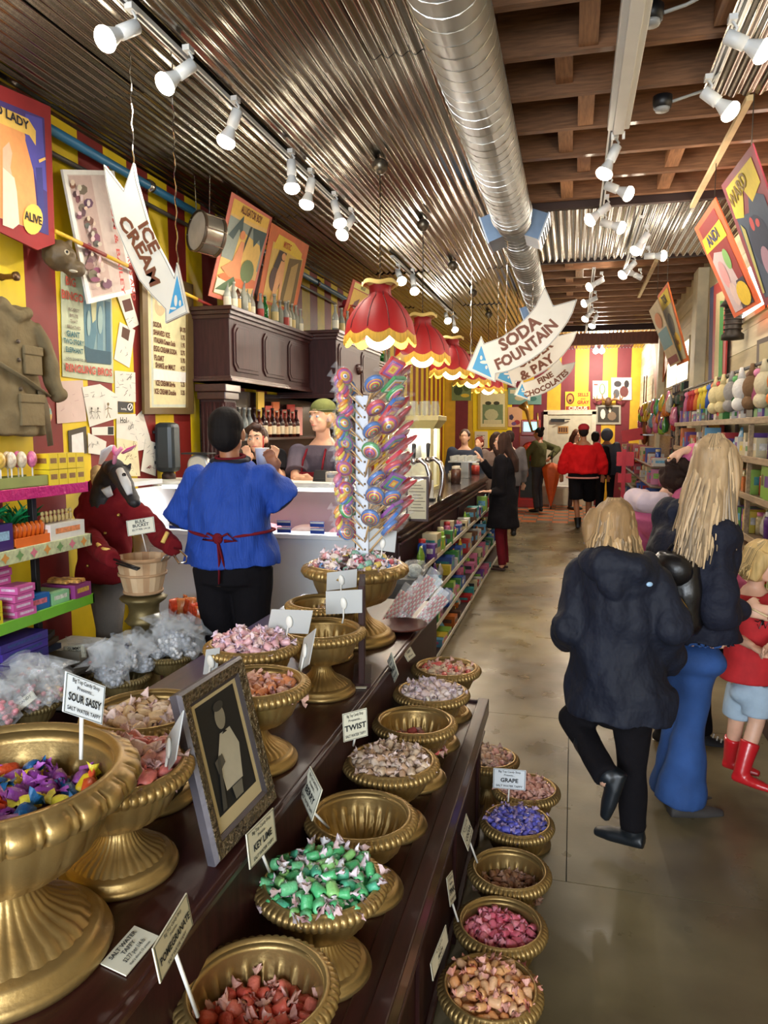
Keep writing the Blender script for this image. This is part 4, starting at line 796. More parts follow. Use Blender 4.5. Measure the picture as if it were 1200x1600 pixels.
# bottles
def bottle_me(c,h=.22,r=.03,name='glass',label=None,cap=None):
    P=[(.001,0),(r,0),(r,h*.5),(r*.9,h*.6),(r*.42,h*.74),(r*.36,h*.95),(r*.46,h*.955),(r*.46,h)]
    m=mt(c,.08,0,var=0,trans=.55,name='bottle_glass_%d_%d_%d'%c); me=B().lathe(P,14,cap=(0,1)).mesh('glass',m)
    parts=[('glass',me)]
    if label: parts.append(('paper_label',B().lathe([(r*1.03,h*.12),(r*1.03,h*.42)],14).mesh('paper_label',mt(label,.6))))
    if cap: parts.append(('cap',B().lathe([(r*.5,h*.97),(r*.5,h*1.03)],10,cap=(0,1)).mesh('cap',mt(cap,.4,.3))))
    return parts
def inst(name,label,cat,loc,parts,rz=0,group=None,s=1,top_=True):
    t=thing(name,label,cat,loc,rz,group)
    if s!=1: t.scale=(s,s,s)
    for n,me in parts: o=D.objects.new(n,me); COL.objects.link(o); o.parent=t
    return t
BC=[((214,220,206),(222,216,190)),((206,214,200),None),((196,206,190),(200,180,120)),((30,140,60),None),((110,60,30),(200,160,90)),((210,216,210),(170,60,50))]
BM=[bottle_me(c,.235,.031,label=l,cap=(190,186,170)) for c,l in BC]
seq=[0,0,4,1,2,0,5,3,1,2,3,1,5,0,2,1,0]; nm={0:'clear bottle with a cream label',1:'plain clear bottle',2:'greenish clear bottle with a tan label',3:'bright green bottle',4:'brown bottle',5:'clear bottle with a red label'}
ordn=['first','second','third','fourth','fifth','sixth','seventh','eighth','ninth','tenth','eleventh','twelfth','thirteenth','fourteenth','fifteenth','sixteenth','seventeenth']
for i,k in enumerate(seq):
    y=5.50+i*.098+R.uniform(-.01,.01); inst('bottle','%s, %s from the left on the long cabinet'%(nm[k],ordn[i]),'bottle',(-2.66+R.uniform(-.03,.02),y,2.65),BM[k],R.uniform(0,6),'bottles on the long cabinet',R.uniform(.92,1.15))
for i,k in enumerate((0,2,1,0)): inst('bottle','%s, %s from the left on the deeper cabinet'%(nm[k],ordn[i]),'bottle',(-2.36,7.28+i*.21,2.69),BM[k],0,'bottles on the deeper cabinet',1.1)
for i in range(9): inst('glass_jar','small clear jar, %s of the row on the farther cabinet'%ordn[i],'jar',(-2.64,9.05+i*.2,2.63),BM[1 if i%3 else 3],0,'jars on the farther cabinet',.95)
SY=[bottle_me((190,200,200),.26,.034,cap=(180,184,188)),bottle_me((60,24,20),.27,.036,label=(214,200,170),cap=(40,30,30)),bottle_me((120,50,30),.25,.034,label=(220,190,150),cap=(190,180,160))]
for i in range(16):
    k=0 if i<5 else (1 if i%2 else 2); inst('bottle','%s, %s from the left on the back bar shelf'%(('steel-topped glass bottle','dark syrup bottle','amber syrup bottle')[k],ordn[i]),'bottle',(-2.80,5.72+i*.105,1.63),SY[k],0,'bottles on the back bar shelf')
t=thing('clown_figure','plush clown with a red bowler hat sitting on the deeper cabinet','figure',(-2.45,8.0,2.69))
fuse(B().ell((0,0,.13),(.12,.12,.13),14,10).ell((0,0,.29),(.09,.09,.085),14,10).ell((.1,-.07,.08),(.05,.05,.07),10,8).ell((.1,.08,.08),(.05,.05,.07),10,8),'body',mt((190,70,40),.8),t,.014,2)
B().ell((.03,.05,.30),(.08,.08,.075),14,10).ob('face',mt((226,214,196),.6),t); B().lathe([(.1,.355),(.095,.365),(.06,.37),(.062,.40),(.05,.43),(.001,.44)],20).ob('hat',mt((150,30,44),.6),t)
B().ell((.11,.05,.30),.018,10,6).ob('nose',mt((190,30,30),.4),t)
t=thing('spotted_dog_figure','white spotted dog figurine beside the clown','figure',(-2.38,8.28,2.69)); b=B().ell((0,0,.08),(.05,.06,.08),12,8).ell((.03,0,.19),(.055,.05,.05),12,8).ell((.08,0,.18),(.03,.03,.025),10,6); fuse(b,'body',mt((226,216,204),.6),t,.01,2)
B().ell((.08,-.02,.21),.011,8,6).ell((.06,-.042,.18),.01,8,6).ell((.045,-.04,.09),.012,8,6).ell((.11,0,.185),.01,8,6).ell((.05,.03,.235),.011,8,6).ob('spots',BLACK,t,kind='stuff')
# back bar gear
for i,(y,c,h) in enumerate(((5.8,(190,190,190),.24),(6.1,(60,60,64),.3),(6.45,(30,90,140),.16),(6.8,(200,200,196),.26),(7.2,(190,190,188),.34),(7.6,(120,110,100),.3))):
    t=thing('bar_appliance',('steel canister at the left of the back counter','dark blender on the back counter','blue tool box on the back counter','steel mixing cup on the back counter','chrome espresso boiler behind the cashier','steel pot behind the cashier')[i],'appliance',(-2.6,y,.985))
    m=mt(c,.25,.8 if c[0]>150 else .1)
    if i==2: B().box((0,0,h/2),(.2,.3,h),0).ob('body',m,t,bevel=.01); B().box((0,0,h+.02),(.03,.14,.03),0).ob('handle',BLACK,t,bevel=.005)
    else: B().lathe([(.07,0),(.08,.02),(.075,h*.8),(.05,h),(.02,h+.02)],20,cap=(1,1)).ob('body',m,t); B().tube([(.07,0,h*.3),(.13,0,h*.35),(.13,0,h*.7),(.07,0,h*.75)],.009,6).ob('handle',BLACK,t)
for k in range(6):
    t=board('%s package hanging on the back bar rail, %s from the left'%(('yellow','red','orange','red','red','pink')[k],ordn[k]),'hanging_package','package',[(400+12*k,(612,634,628,640,632,636)[k]),(410+12*k,(612,634,628,640,632,636)[k]),(410+12*k,680),(400+12*k,680)],wl(-2.88),NX,.02,mt(((230,190,60),(190,60,44),(220,120,70),(180,50,40),(200,70,60),(220,150,140))[k],.5))
# ================= SERVICE CASE
CW=mt((222,226,228),.35,var=.02,coat=.3); STEEL=mt((190,190,186),.3,.7)
sc=thing('ice_cream_case','long white refrigerated ice cream case with a slanted glass front','display case',(-2.1,4.7,0))
def sb(n,x0,x1,y0,y1,z0,z1,m,bev=.004,p=sc): return B().box(((x0+x1)/2,(y0+y1)/2,(z0+z1)/2),(x1-x0,y1-y0,z1-z0)).ob(n,m,p,w=True,bevel=bev)
sb('front_panel',-2.9,-1.3,4.46,4.50,.06,1.0,CW); sb('plinth',-2.9,-1.3,4.5,5.0,0,.08,mt((60,58,56),.5)); sb('ledge',-2.9,-1.3,4.44,4.60,1.0,1.03,CW)
sb('end_panel',-1.33,-1.3,4.46,5.0,.06,1.3,CW); sb('end_panel',-2.92,-2.89,4.46,5.0,.06,1.3,CW); sb('well_floor',-2.88,-1.34,4.6,5.0,.85,.88,mt((120,90,98),.3)); sb('back_panel',-2.88,-1.34,4.97,5.0,.1,1.30,mt((96,52,62),.3))  # maroon of back panel and well floor is painted in for reflections in the glass
sb('top',-2.92,-1.28,4.72,5.02,1.31,1.345,mt((238,236,226),.4)); sb('lamp_tube',-2.85,-1.4,4.74,4.77,1.285,1.305,mt((255,252,244),.5,var=0,emit=3,name='case_lamp'),0)
GL=mt((225,235,235),.03,var=0,alpha=.16,name='clear_glass'); B().add([(-2.9,4.47,1.03),(-1.31,4.47,1.03),(-1.31,4.71,1.325),(-2.9,4.71,1.325)],[(0,1,2,3)],None,False).ob('glass_front',GL,sc,w=True)
light('AREA','case_light',(-2.1,4.76,1.27),4,(.95,1,1),(1.4,.05),aim=(-2.1,4.62,.9))
for i in range(5):
    t=thing('ice_cream_tub','%s tub of ice cream in the case, %s from the right'%(('maroon','brown','rose','maroon','pale pink')[i],ordn[i]),'ice cream',(-1.5-i*.28,4.8,.88))
    B().lathe([(.12,0),(.125,.12)],20,cap=(1,0)).ob('tub',STEEL,t); b=B().ell((0,0,.11),(.115,.115,.06),16,8); b.ob('ice_cream',mt(((110,40,50),(90,54,40),(190,110,120),(120,44,54),(220,180,180))[i],.6,0,.5,30),t)
for i,(px,py) in enumerate(((443,829),(495,829),(273,823))):
    a=PY(px,py,4.45); t=thing('price_tag',('blue and white price tag on the case ledge, near the blue shirt','blue and white price tag on the case ledge, by the lollipop tower','blue and white price tag at the left end of the case')[i],'price tag',(a.x,4.46,1.03))
    for k in range(2): B().box((0,-.003*k,.025+.045*k),(.095,.004,.036)).ob('tag',mt((36,66,150),.4),t); B().box((0,-.004-.003*k,.034+.045*k),(.09,.002,.01)).ob('white_strip',WHITE,t)
t=thing('card_reader','black card reader terminal on top of the ice cream case','terminal',PY(500,757,4.85)); b=B().box((0,0,.05),(.11,.03,.11),M=Matrix.Rotation(-.5,4,'X')).ob('screen',BLACK,t,bevel=.006); B().box((0,.03,.02),(.08,.06,.04)).ob('base',BLACK,t,bevel=.004)
t=thing('receipt_printer','small silver machine beside the card reader','terminal',PY(521,757,4.88)); B().box((0,0,.045),(.09,.09,.09)).ob('body',mt((190,180,164),.4,.3),t,bevel=.008); B().box((0,-.046,.06),(.06,.004,.02)).ob('slot',BLACK,t)
# black case and dial scale at the wall
a=PY(268,757,4.86); t=thing('speaker_case','tall black ribbed case standing at the wall above the ice cream case','speaker',(a.x-.02,4.86,1.345))
B().box((0,0,.23),(.15,.14,.36)).ob('body',mt((40,48,52),.4),t,bevel=.035)
for z in (.12,.23,.34): B().box((-.09,0,z),(.04,.12,.022)).ob('rib',BLACK,t,bevel=.004)
B().lathe([(.05,0),(.05,.03),(.03,.06)],14,cap=(1,1)).ob('foot',mt((60,40,34),.5),t)
a=PY(300,735,4.7); t=thing('dial_scale','old round dial scale on the case behind the blue shirt','scale',(a.x,4.8,1.345)); Mx=Matrix.Translation((0,0,.1))@Matrix.Rotation(PI/2,4,'X')
B(Mx).lathe([(.001,.02),(.07,.02),(.082,.018),(.085,-.03),(.001,-.03)],28).ob('dial_case',STEEL,t); B(Mx).lathe([(.001,.0215),(.066,.0215)],24).ob('dial_face',mt((216,210,190),.5),t); B().box((0,0,.19),(.2,.14,.012)).ob('tray',BLACK,t,bevel=.003); B().box((0,0,.008),(.14,.1,.016)).ob('base',BLACK,t)
# wall ledge left of the case
t=top(B().box((-2.8,4.2,1.36),(.26,.5,.03)).ob('wall_ledge',CW,bevel=.003),'white ledge on the striped wall left of the ice cream case','shelf')
# ================= GOODS
PALN=[('red',(196,40,40)),('green',(70,150,70)),('blue',(50,90,180)),('yellow',(236,206,50)),('pink',(226,120,160)),('orange',(226,120,40)),('white',(226,222,212)),('purple',(110,60,150)),('teal',(60,160,160)),('brown',(110,70,44)),('cream',(222,206,160)),('black',(36,34,36)),('lime green',(150,200,70)),('sky blue',(110,180,220))]
PALN=[(n,tuple(int(x*.86) for x in c)) for n,c in PALN]; PALD=dict(PALN); GM={}
def pbox(d,c,c2=(230,226,216),openb=False):
    k=('b',d,c,c2,openb)
    if k in GM: return GM[k]
    x,y,z=d; p=[('carton',B().box((0,0,z/2),d).mesh('carton',mt(c,.4,var=.04,vs=30,coat=.2)))]
    b=B(); b.box((0,0,z*.55),(x*1.004,y*.72,z*.34)).box((0,0,z*.55),(x*.72,y*1.004,z*.34)); p.append(('printed_panel',b.mesh('printed_panel',mt(c2,.45,var=.3,vs=60))))
    GM[k]=p; return p
def pbag(h,c,w_=.09):
    k=('g',h,c,w_)
    if k in GM: return GM[k]
    b=B(); r=random.Random(3); b.loft([(0,0,0,.01,w_*.45),(0,0,h*.12,w_*.3,w_*.5),(0,0,h*.5,w_*.34,w_*.5),(0,0,h*.85,w_*.12,w_*.48),(0,0,h,.004,w_*.46)],12)
    p=[('pouch',b.mesh('pouch',mt(c,.25,0,.5,50,.25,30,coat=.6)))]; GM[k]=p; return p
def pjar(h,c,c2=(226,222,214),r=.035):
    k=('j',h,c,c2,r)
    if k in GM: return GM[k]
    p=[('jar',B().lathe([(.001,0),(r,0),(r,h*.75),(r*.75,h*.84)],14,cap=(0,1)).mesh('jar',mt(c,.2,0,.2,60,.3,50,coat=.6))),('lid',B().lathe([(r*.8,h*.84),(r*.8,h),(.001,h)],14).mesh('lid',mt(c2,.4)))]
    GM[k]=p; return p
def row(shelf,grp,x,y0,y1,z,kinds,axis='y',dep=.10,hmax=.16,seed=1,gap=.01,step=0):
    r=random.Random(seed); y=y0; i=0
    while y<y1-.04:
        n,c=PALN[r.choice(kinds)] if isinstance(kinds[0],int) else (kinds[i%len(kinds)],PALD[kinds[i%len(kinds)]]); n2,c2=r.choice(PALN); w_=r.choice((.07,.09,.12,.15)); h=r.choice((.5,.65,.8,1))*hmax; kd=r.random()
        if kd<.6: me=pbox((dep,w_,round(h,3)),c,c2); nm_='candy_box';wd='candy box with %s print'%n2
        elif kd<.82: me=pbag(round(h,3),c,.09); w_=.09; nm_='candy_bag'; wd='candy bag'
        else: me=pjar(round(h,3),c,c2); w_=.075; nm_='candy_jar'; wd='jar with %s lid'%n2
        o=inst(nm_,'%s %s, %s, %s'%(n,wd,shelf.replace('the ',''),('near end','near middle','middle','far middle','far end')[min(4,int(5*(y-y0)/(y1-y0)))]),wd.split(' with')[0].replace('candy ',''),(x+r.uniform(-.01,.01),y+w_/2,z),me,r.uniform(-.06,.06),grp)
        y+=w_+gap+step*r.random(); i+=1
# ================= LEFT CANDY SHELF
sh=thing('candy_shelf','candy shelf unit at the left edge with pink, floral and lime green shelf edges','shelf',(-2.7,2.1,0))
FOIL=mt((216,56,130),.25,.2,.7,30,.12,8,name='pink_foil'); FLOR=mt((206,214,170),.5,var=.25,vs=40); LIME=mt((120,196,50),.35,coat=.5)
def sx(n,x0,x1,y0,y1,z0,z1,m,p=sh,bev=.002): return B().box(((x0+x1)/2,(y0+y1)/2,(z0+z1)/2),(x1-x0,y1-y0,z1-z0)).ob(n,m,p,w=True,bevel=bev)
ZS=(1.43,1.155,.835,.45)
for i,(z,m) in enumerate(((ZS[0],FOIL),(ZS[1],FLOR),(ZS[2],LIME))):
    sx('shelf_board',-2.92,-2.46,.9,3.36,z-.02,z,mt((150,146,140),.5)); sx('shelf_edge',-2.465,-2.45,.9,3.37,z-(.05,.06,.05)[i],z+.004,m)
    sx('shelf_edge',-2.92,-2.45,3.355,3.37,z-.05,z+.004,m)
sx('shelf_board',-2.92,-2.46,.9,3.36,ZS[3]-.02,ZS[3],mt((90,86,80),.5))
for y in (.95,3.05): sx('post',-2.9,-2.87,y-.015,y+.015,0,1.7,BLACK); sx('post',-2.56,-2.53,y-.015,y+.015,0,ZS[0]-.02,BLACK)
for k in range(26):      # printed flowers on the middle edge
    y=1.0+k*.092; B(Matrix.Translation((-2.449,y,ZS[1]-.028))@Matrix.Rotation(PI/2,4,'Y')).lathe([(.001,.001),(.02,.001)],8,fn=lambda r,z,q,i:(r*(1+.3*math.cos(4*q)),z)).ob('printed_flower',mt([(226,130,150),(226,160,80),(120,160,100)][k%3],.6),sh,w=True)
YB_=pbox((.10,.064,.075),(238,210,40),(150,110,60))
for j in range(2):
    for k in range(4): inst('candy_box','yellow candy box with brown print, %s row on the pink-edged shelf'%('lower','upper')[j],'candy box',(-2.50,3.10+k*.068,ZS[0]+.002+j*.078),YB_,0,'yellow boxes on the pink-edged shelf')
def egg_pop(c):
    return [('stick',B().tube([(0,0,0),(0,0,.09)],.004,6).mesh('stick',WHITE)),('egg',B().ell((0,0,.12),(.022,.03,.04),14,10).mesh('egg',mt(c,.3,0,.3,60,.3,60,coat=.4)))]
EP=[egg_pop((236,190,90)),egg_pop((238,214,190)),egg_pop((230,120,170))]
for k in range(9): inst('egg_lollipop','%s sugar egg lollipop in the green tray'%('yellow orange','pale','pink')[0 if k<4 else (1 if k<7 else 2)],'lollipop',(-2.50-.05*(k%2),2.74+k*.034,ZS[0]+.012),EP[0 if k<4 else (1 if k<7 else 2)],.3,'egg lollipops in the green tray')
inst('display_tray','olive green display tray under the egg lollipops','tray',(-2.52,2.88,ZS[0]),[('tray',B().box((0,0,.004),(.13,.36,.008)).box((.06,0,.03),(.01,.36,.05)).box((-.06,0,.03),(.01,.36,.05)).mesh('tray',mt((150,160,90),.5)))])
for k in range(5): inst('chocolate_bunny','wrapped chocolate bunny with a yellow bow in the brown tray','candy',(-2.52,2.46+.045*k,ZS[0]+.02),[('bunny',B().ell((0,0,.05),(.02,.022,.05),10,8).ell((0,0,.115),(.017,.019,.022),10,8).ell((0,-.01,.15),(.006,.006,.025),8,6).ell((0,.012,.15),(.006,.006,.025),8,6).mesh('bunny',mt((84,46,30),.2,coat=.8))),('bow',B().ell((.02,0,.085),(.008,.03,.012),8,6).mesh('bow',mt((236,220,120),.5)))],0,'chocolate bunnies in the brown tray')
inst('display_tray','dark brown display tray under the chocolate bunnies','tray',(-2.52,2.55,ZS[0]),[('tray',B().box((0,0,.006),(.12,.26,.012)).box((.055,0,.03),(.01,.26,.06)).mesh('tray',mt((70,40,32),.5)))])
CEL=mt((236,240,244),.04,var=0,alpha=.2,name='cellophane',coat=.6)
for k in range(6): inst('candy_tube','tall clear tube of black and white candy at the left end of the shelf','candy',(-2.51,2.12+.055*k,ZS[0]+.001),[('tube',B().tube([(0,0,0),(0,0,.17)],.02,10).mesh('tube',CEL)),('candy',B().tube([(0,0,.01),(0,0,.15)],.014,8).mesh('candy',mt((110,106,110),.5,var=.8,vs=60)))],0,'clear candy tubes')
# middle shelf
inst('candy_box','dark purple chocolate egg box on the floral-edged shelf','candy box',(-2.53,2.76,ZS[1]+.002),pbox((.1,.16,.12),(64,40,110),(150,190,220)))
inst('candy_box','navy box at the left end of the floral-edged shelf','candy box',(-2.53,2.58,ZS[1]+.002),pbox((.1,.14,.14),(36,34,90),(120,110,160)))
for k in range(7): inst('carrot_candy','orange carrot candy in the orange tray, with a clear wrapper','candy',(-2.51,2.88+.03*k,ZS[1]+.03),[('carrot',B().lathe([(.004,0),(.014,.02),(.018,.06),(.006,.08)],10,cap=(1,1)).mesh('carrot',mt((230,110,30),.3,coat=.6)))],0,'carrot candies')
inst('display_tray','zigzag orange tray on the floral-edged shelf','tray',(-2.51,2.97,ZS[1]),[('tray',B().box((.03,0,.022),(.012,.24,.044)).box((0,0,.004),(.07,.24,.008)).mesh('tray',mt((226,110,36),.5)))])
def grass(seed):
    r=random.Random(seed); b=B()
    for k in range(60):
        a=r.uniform(0,6.28); l=r.uniform(.06,.13); y0=r.uniform(-.07,.07); d=Vector((math.cos(a)*.5,math.sin(a),r.uniform(.2,1))).normalized()*l; b.tube([(0,y0,.03),Vector((0,y0,.04))+d*.6,Vector((0,y0,.03))+d],[.010,.006,.001],3,cap=False)
    return [('shreds',b.mesh('shreds',mt((30,150,90),.35,coat=.3)))]
for k,(y,s) in enumerate(((2.66,0),(2.82,1),(3.05,2))): o=inst('easter_grass','bag of shiny green paper grass, %s of three'%('left','middle','right')[k],'candy bag',(-2.62,y,ZS[1]+(.09 if k<2 else .06)),grass(s),0,'green paper grass')
t=thing('oval_header_card','orange and brown oval header card standing on the middle shelf','sign',(-2.7,2.86,ZS[1]+.26)); Mx=Matrix.Rotation(PI/2,4,'Y')
B(Mx).lathe([(.001,.004),(.05,.004),(.052,0),(.001,0)],24,fn=lambda r,z,q,i:(r*(1+.5*abs(math.sin(q))),z)).ob('card',mt((150,76,40),.5),t); B(Mx).lathe([(.001,.006),(.042,.006)],24,fn=lambda r,z,q,i:(r*(1+.5*abs(math.sin(q))),z)).ob('card_face',mt((226,120,40),.5),t)
text("Reese's",.032,frame((.009,0,0),UY,UZ),mt((240,220,80),.5,var=0),t,.02)
inst('candy_box','white open box of small cream bunnies at the right end of the floral-edged shelf','candy box',(-2.53,3.21,ZS[1]+.002),pbox((.12,.26,.08),(228,226,220),(220,140,90)))
for k in range(8): inst('cream_bunny','small cream candy bunny standing in the white box','candy',(-2.53,3.10+.03*k,ZS[1]+.083),[('bunny',B().ell((0,0,.02),(.011,.011,.02),8,6).ell((0,0,.05),(.009,.009,.012),8,6).mesh('bunny',mt((206,180,120),.4)))],0,'cream bunnies')
# lower shelf
YE=pbox((.09,.10,.052),(232,214,40),(60,50,40)); PK=pbox((.10,.12,.035),(214,100,170),(240,200,226))
for k in range(8): inst('candy_box','small yellow candy box with dark lettering, on the lime green shelf','candy box',(-2.50,2.36+(k%4)*.104,ZS[2]+.002+(k//4)*.054),YE,0,'yellow boxes on the lime shelf')
for k in range(12): inst('candy_box','flat pink candy box in the stack on the lime green shelf','candy box',(-2.60 if k<8 else -2.5,2.82+.01*(k%3)+(0 if k<8 else .03),ZS[2]+.002+(k if k<8 else k-8)*.037),PK,R.uniform(-.06,.06),'pink boxes on the lime shelf')
for lb,y,d,c,c2 in (('blue open tray of candy bars on the lime green shelf',2.98,(.16,.14,.075),(40,110,190),(220,120,140)),('mint green and white box on the lime green shelf',3.13,(.16,.13,.06),(150,210,160),(220,224,214)),('purple box of wrapped bars at the right end of the lime green shelf',3.28,(.2,.13,.07),(150,60,130),(220,180,80))): inst('candy_box',lb,'candy box',(-2.55,y,ZS[2]+.002),pbox(d,c,c2))
for k in range(7): inst('candy_bar','striped gold and purple candy bar lying in the purple box','candy',(-2.55+R.uniform(-.05,.05),3.23+.014*k,ZS[2]+.085+.004*(k%2)),[('bar',B().box((0,0,0),(.12,.022,.014)).mesh('bar',mt((200,150,80),.3,var=.6,vs=50)))],R.uniform(-.4,.2),'bars in the purple box')
for k in range(7): inst('candy_box','violet and navy flat box in the stack under the lime shelf','candy box',(-2.56,2.86,ZS[3]+.002+.041*k),pbox((.2,.3,.038),(70,50,150) if k%2 else (60,46,130),(50,70,130)),R.uniform(-.03,.03),'violet boxes under the lime shelf')
for k in range(3): inst('book','old dark book lying beneath the lime shelf','book',(-2.66,3.1,ZS[3]+.12+.03*k),[('cover',B().box((0,0,.014),(.2,.26,.027)).mesh('cover',mt(((40,50,80),(90,66,44),(50,40,36))[k],.6)))],.2*k,'old books')
inst('stone_plinth','pale stone plinth under the lower shelf','plinth',(-2.62,3.42,.17),[('plinth',B().box((0,0,.16),(.2,.22,.30)).box((0,0,.34),(.25,.27,.05)).mesh('plinth',mt((170,164,150),.7,0,.3,30)))])
# ================= BENCH + CELLOPHANE URNS
bn=thing('low_bench','low dark bench along the striped wall carrying the urns of bagged candy','bench',(-2.6,3.5,0)); B().box((-2.62,3.92,.085),(.62,.86,.17)).ob('bench_top',MAHOV,bn,w=True,bevel=.004)
def cbag(seed,c):
    r=random.Random(seed); b=B()
    def fn(R_,z,q,i): 
        k=[.2,.25,.25,.1,.5,.7][min(i,5)]; return R_*(1+k*noise.noise((math.cos(q)*3,math.sin(q)*3,seed*1.7+i*.9))*1.6),z+.012*noise.noise((q*2,i,seed))*(i>3)
    b.lathe([(.005,0),(.035,.008),(.042,.035),(.010,.062),(.03,.085),(.055,.115)],12,fn=fn,sm=False); c_=B()
    for k in range(12): a=r.uniform(0,6.28); c_.ell((.024*math.cos(a),.024*math.sin(a),r.uniform(.008,.055)),(.011,.009,.009),6,5)
    return [('wrapper',b.mesh('wrapper',CEL)),('sweets',c_.mesh('sweets',mt(c,.3,coat=.3)))]
CB=[cbag(i,c) for i,c in enumerate(((226,226,230),(214,120,90),(196,200,210),(226,190,120),(230,150,160),(80,80,90),(240,240,240),(206,90,70)))]
def cel_urn(px,py,y,n,label,grp,sp=.115,hi=.06,kinds=range(8),zs=None):
    p=PY(px,py,y); z0=p.z-.212
    u=urn(p.x,p.y,z0,label,US,'dull gold urns of bagged candy',GOLDD)
    zr=.172 if (p.x<-2.31 and p.y>3.5) else 0
    if z0>zr: inst('riser','wooden riser block carrying '+' '.join(label.split(',')[0].split()[2:12]),'riser',(p.x,p.y,zr),[('block',B().box((0,0,(z0-zr-.002)/2),(.22,.22,z0-zr-.002)).mesh('block',MAHOV))])
    r=random.Random(int(px))
    for k in range(n):
        a,q=r.uniform(0,6.28),sp*math.sqrt(r.random()); z=p.z-.01+hi*(1-q/sp)*r.uniform(.3,1)
        o=inst('candy_bag','clear cellophane bag of sweets, '+grp.replace('bags ',''),'candy bag',(p.x+q*math.cos(a),p.y+q*math.sin(a),z),CB[r.choice(list(kinds))],0,grp,r.uniform(.95,1.4))
        o.rotation_euler=(r.uniform(-.8,.8),r.uniform(-.8,.8),r.uniform(0,6))
cel_urn(192,1052,3.2,30,'dull gold urn overflowing with silver cellophane bags','bags in the silver urn',.13,.12,(0,2,6,5))
cel_urn(264,1018,3.42,22,'dull gold urn of cellophane bags by the white case, farthest','bags in the farthest urn',.12,.12,(0,2,6))
cel_urn(128,1042,3.42,8,'small view dull gold urn with few red candies behind the cards','bags in the urn with few candies',.09,.02,(7,1,3))
cel_urn(46,1092,2.72,32,'dull gold urn with pastel candies in cellophane near the left edge','bags in the left urn',.13,.10,(3,4,0,6,1))
cel_urn(-40,1125,2.45,18,'dull gold urn cut by the left edge of the picture','bags in the urn at the picture edge',.12,.09,(0,6,4,7))
t=thing('crate','pale crate of orange packages before the ice cream case','crate',(-2.05,4.22,0)); cp=PY(300,1000,4.25); t.location=(cp.x,4.25,0); t.matrix_basis=Matrix.Translation((cp.x,4.25,0))
B().box((0,0,.3),(.32,.26,.3),0).ob('box',mt((160,156,148),.6),t,bevel=.004)
B().box((0,0,.07),(.3,.24,.14)).ob('foot',MAHOV,t)
for k in range(10): o=inst('candy_bag','orange package in the pale crate','candy bag',(cp.x+R.uniform(-.12,.12),4.25+R.uniform(-.08,.08),.45+R.uniform(0,.06)),pbag(.12,((220,120,60),(200,70,40),(230,150,90))[k%3],.08),R.uniform(0,6),'orange packages in the crate')
card('GUMMY CANDY price card among the cellophane bags',(99,1010),(132,1007),(102,1030),(3.3,3.3,3.3),[('GUMMY',.25,.24,.02),('CANDY',.52,.24,.02),('$3.25 per 1/4 lb',.82,.14,.01)],CARD,(118,1046,3.32))
card('small tilted price card in the left cellophane urn',(22,1100),(50,1078),(30,1112),(2.55,2.6,2.55),[('CANDY',.4,.3,.02)],CARD)
card('white price card behind the silver cellophane bags',(152,1012),(182,1001),(154,1024),(3.3,3.3,3.3),[('MINTS',.5,.4,.02)],CARD)
card('dark-lettered price card behind the farthest cellophane urn',(240,975),(272,966),(242,984),(4.3,4.3,4.3),[('CANDY BARS',.5,.4,.03)],CARD)
# ================= BASKET ON PEDESTAL
bp=PY(222,866,3.6); zb=bp.z
t=thing('capital_pedestal','olive gold pedestal with moulded rings under the bushel basket','pedestal',(bp.x,3.6,.17))
def pl_(z): return z-.17
B().lathe([(.10,0),(.10,.05),(.075,.07),(.072,pl_(zb-.40)),(.09,pl_(zb-.39)),(.105,pl_(zb-.37)),(.09,pl_(zb-.35)),(.08,pl_(zb-.32)),(.085,pl_(zb-.28)),(.12,pl_(zb-.255)),(.128,pl_(zb-.24)),(.10,pl_(zb-.225)),(.001,pl_(zb-.22))],40,fn=lambda r,z,q,i:(r*(1+.03*math.sin(12*q)*(i in (5,10))),z),cap=(1,0)).ob('column',GOLDD,t)
t=thing('bushel_basket','wooden bushel basket with wire handles standing on the pedestal','basket',(bp.x,3.6,zb-.215)); WDB=[mt(c,.7,0,.2,30,.2,12,sc=(1,1,.2)) for c in ((206,172,132),(190,150,110),(218,186,146))]
for k in range(22):
    q=2*PI*k/22; b=B(); w_=.018; vs=[]
    for (r_,z) in ((.095,.0),(.118,.1),(.136,.205)):
        for s_ in (-1,1):
            for dr2 in (0,.004): vs.append(((r_+dr2)*math.cos(q+s_*.15),(r_+dr2)*math.sin(q+s_*.15),z))
    fs=[]
    for i in range(2):
        o=i*4; fs+=[(o+1,o+3,o+7,o+5),(o,o+4,o+6,o+2),(o,o+1,o+5,o+4),(o+2,o+6,o+7,o+3)]
    b.add(vs,fs,None,False).ob('slat',WDB[k%3],t)
B().lathe([(.001,.004),(.095,.004),(.095,0)],22).ob('bottom',WDB[1],t)
for z,r_,h in ((.195,.137,.022),(.11,.124,.014),(.01,.1,.014)): B().lathe([(r_+.003,z-h/2),(r_+.008,z-h/2),(r_+.009,z+h/2),(r_+.003,z+h/2)],44).ob('hoop',WDB[1],t)
for s_ in (1,-1): B().tube([(s_*.142,-.04,.19),(s_*.165,-.045,.22),(s_*.165,.045,.22),(s_*.142,.04,.19)] if s_>0 else [(-.04,.142,.2),(-.045,.15,.235),(.045,.15,.235),(.04,.142,.2)],.004,6).ob('wire_handle',STEEL,t)
card('BULK BUCKET card on a stick standing in the bushel basket',(197,814),(240,807),(200,838),(3.55,3.6,3.55),[('BULK',.18,.2,.02),('BUCKET',.42,.2,.02),('$2.77 PER 1/4 LB',.68,.12,.01)],CARD,(229,862,3.6))
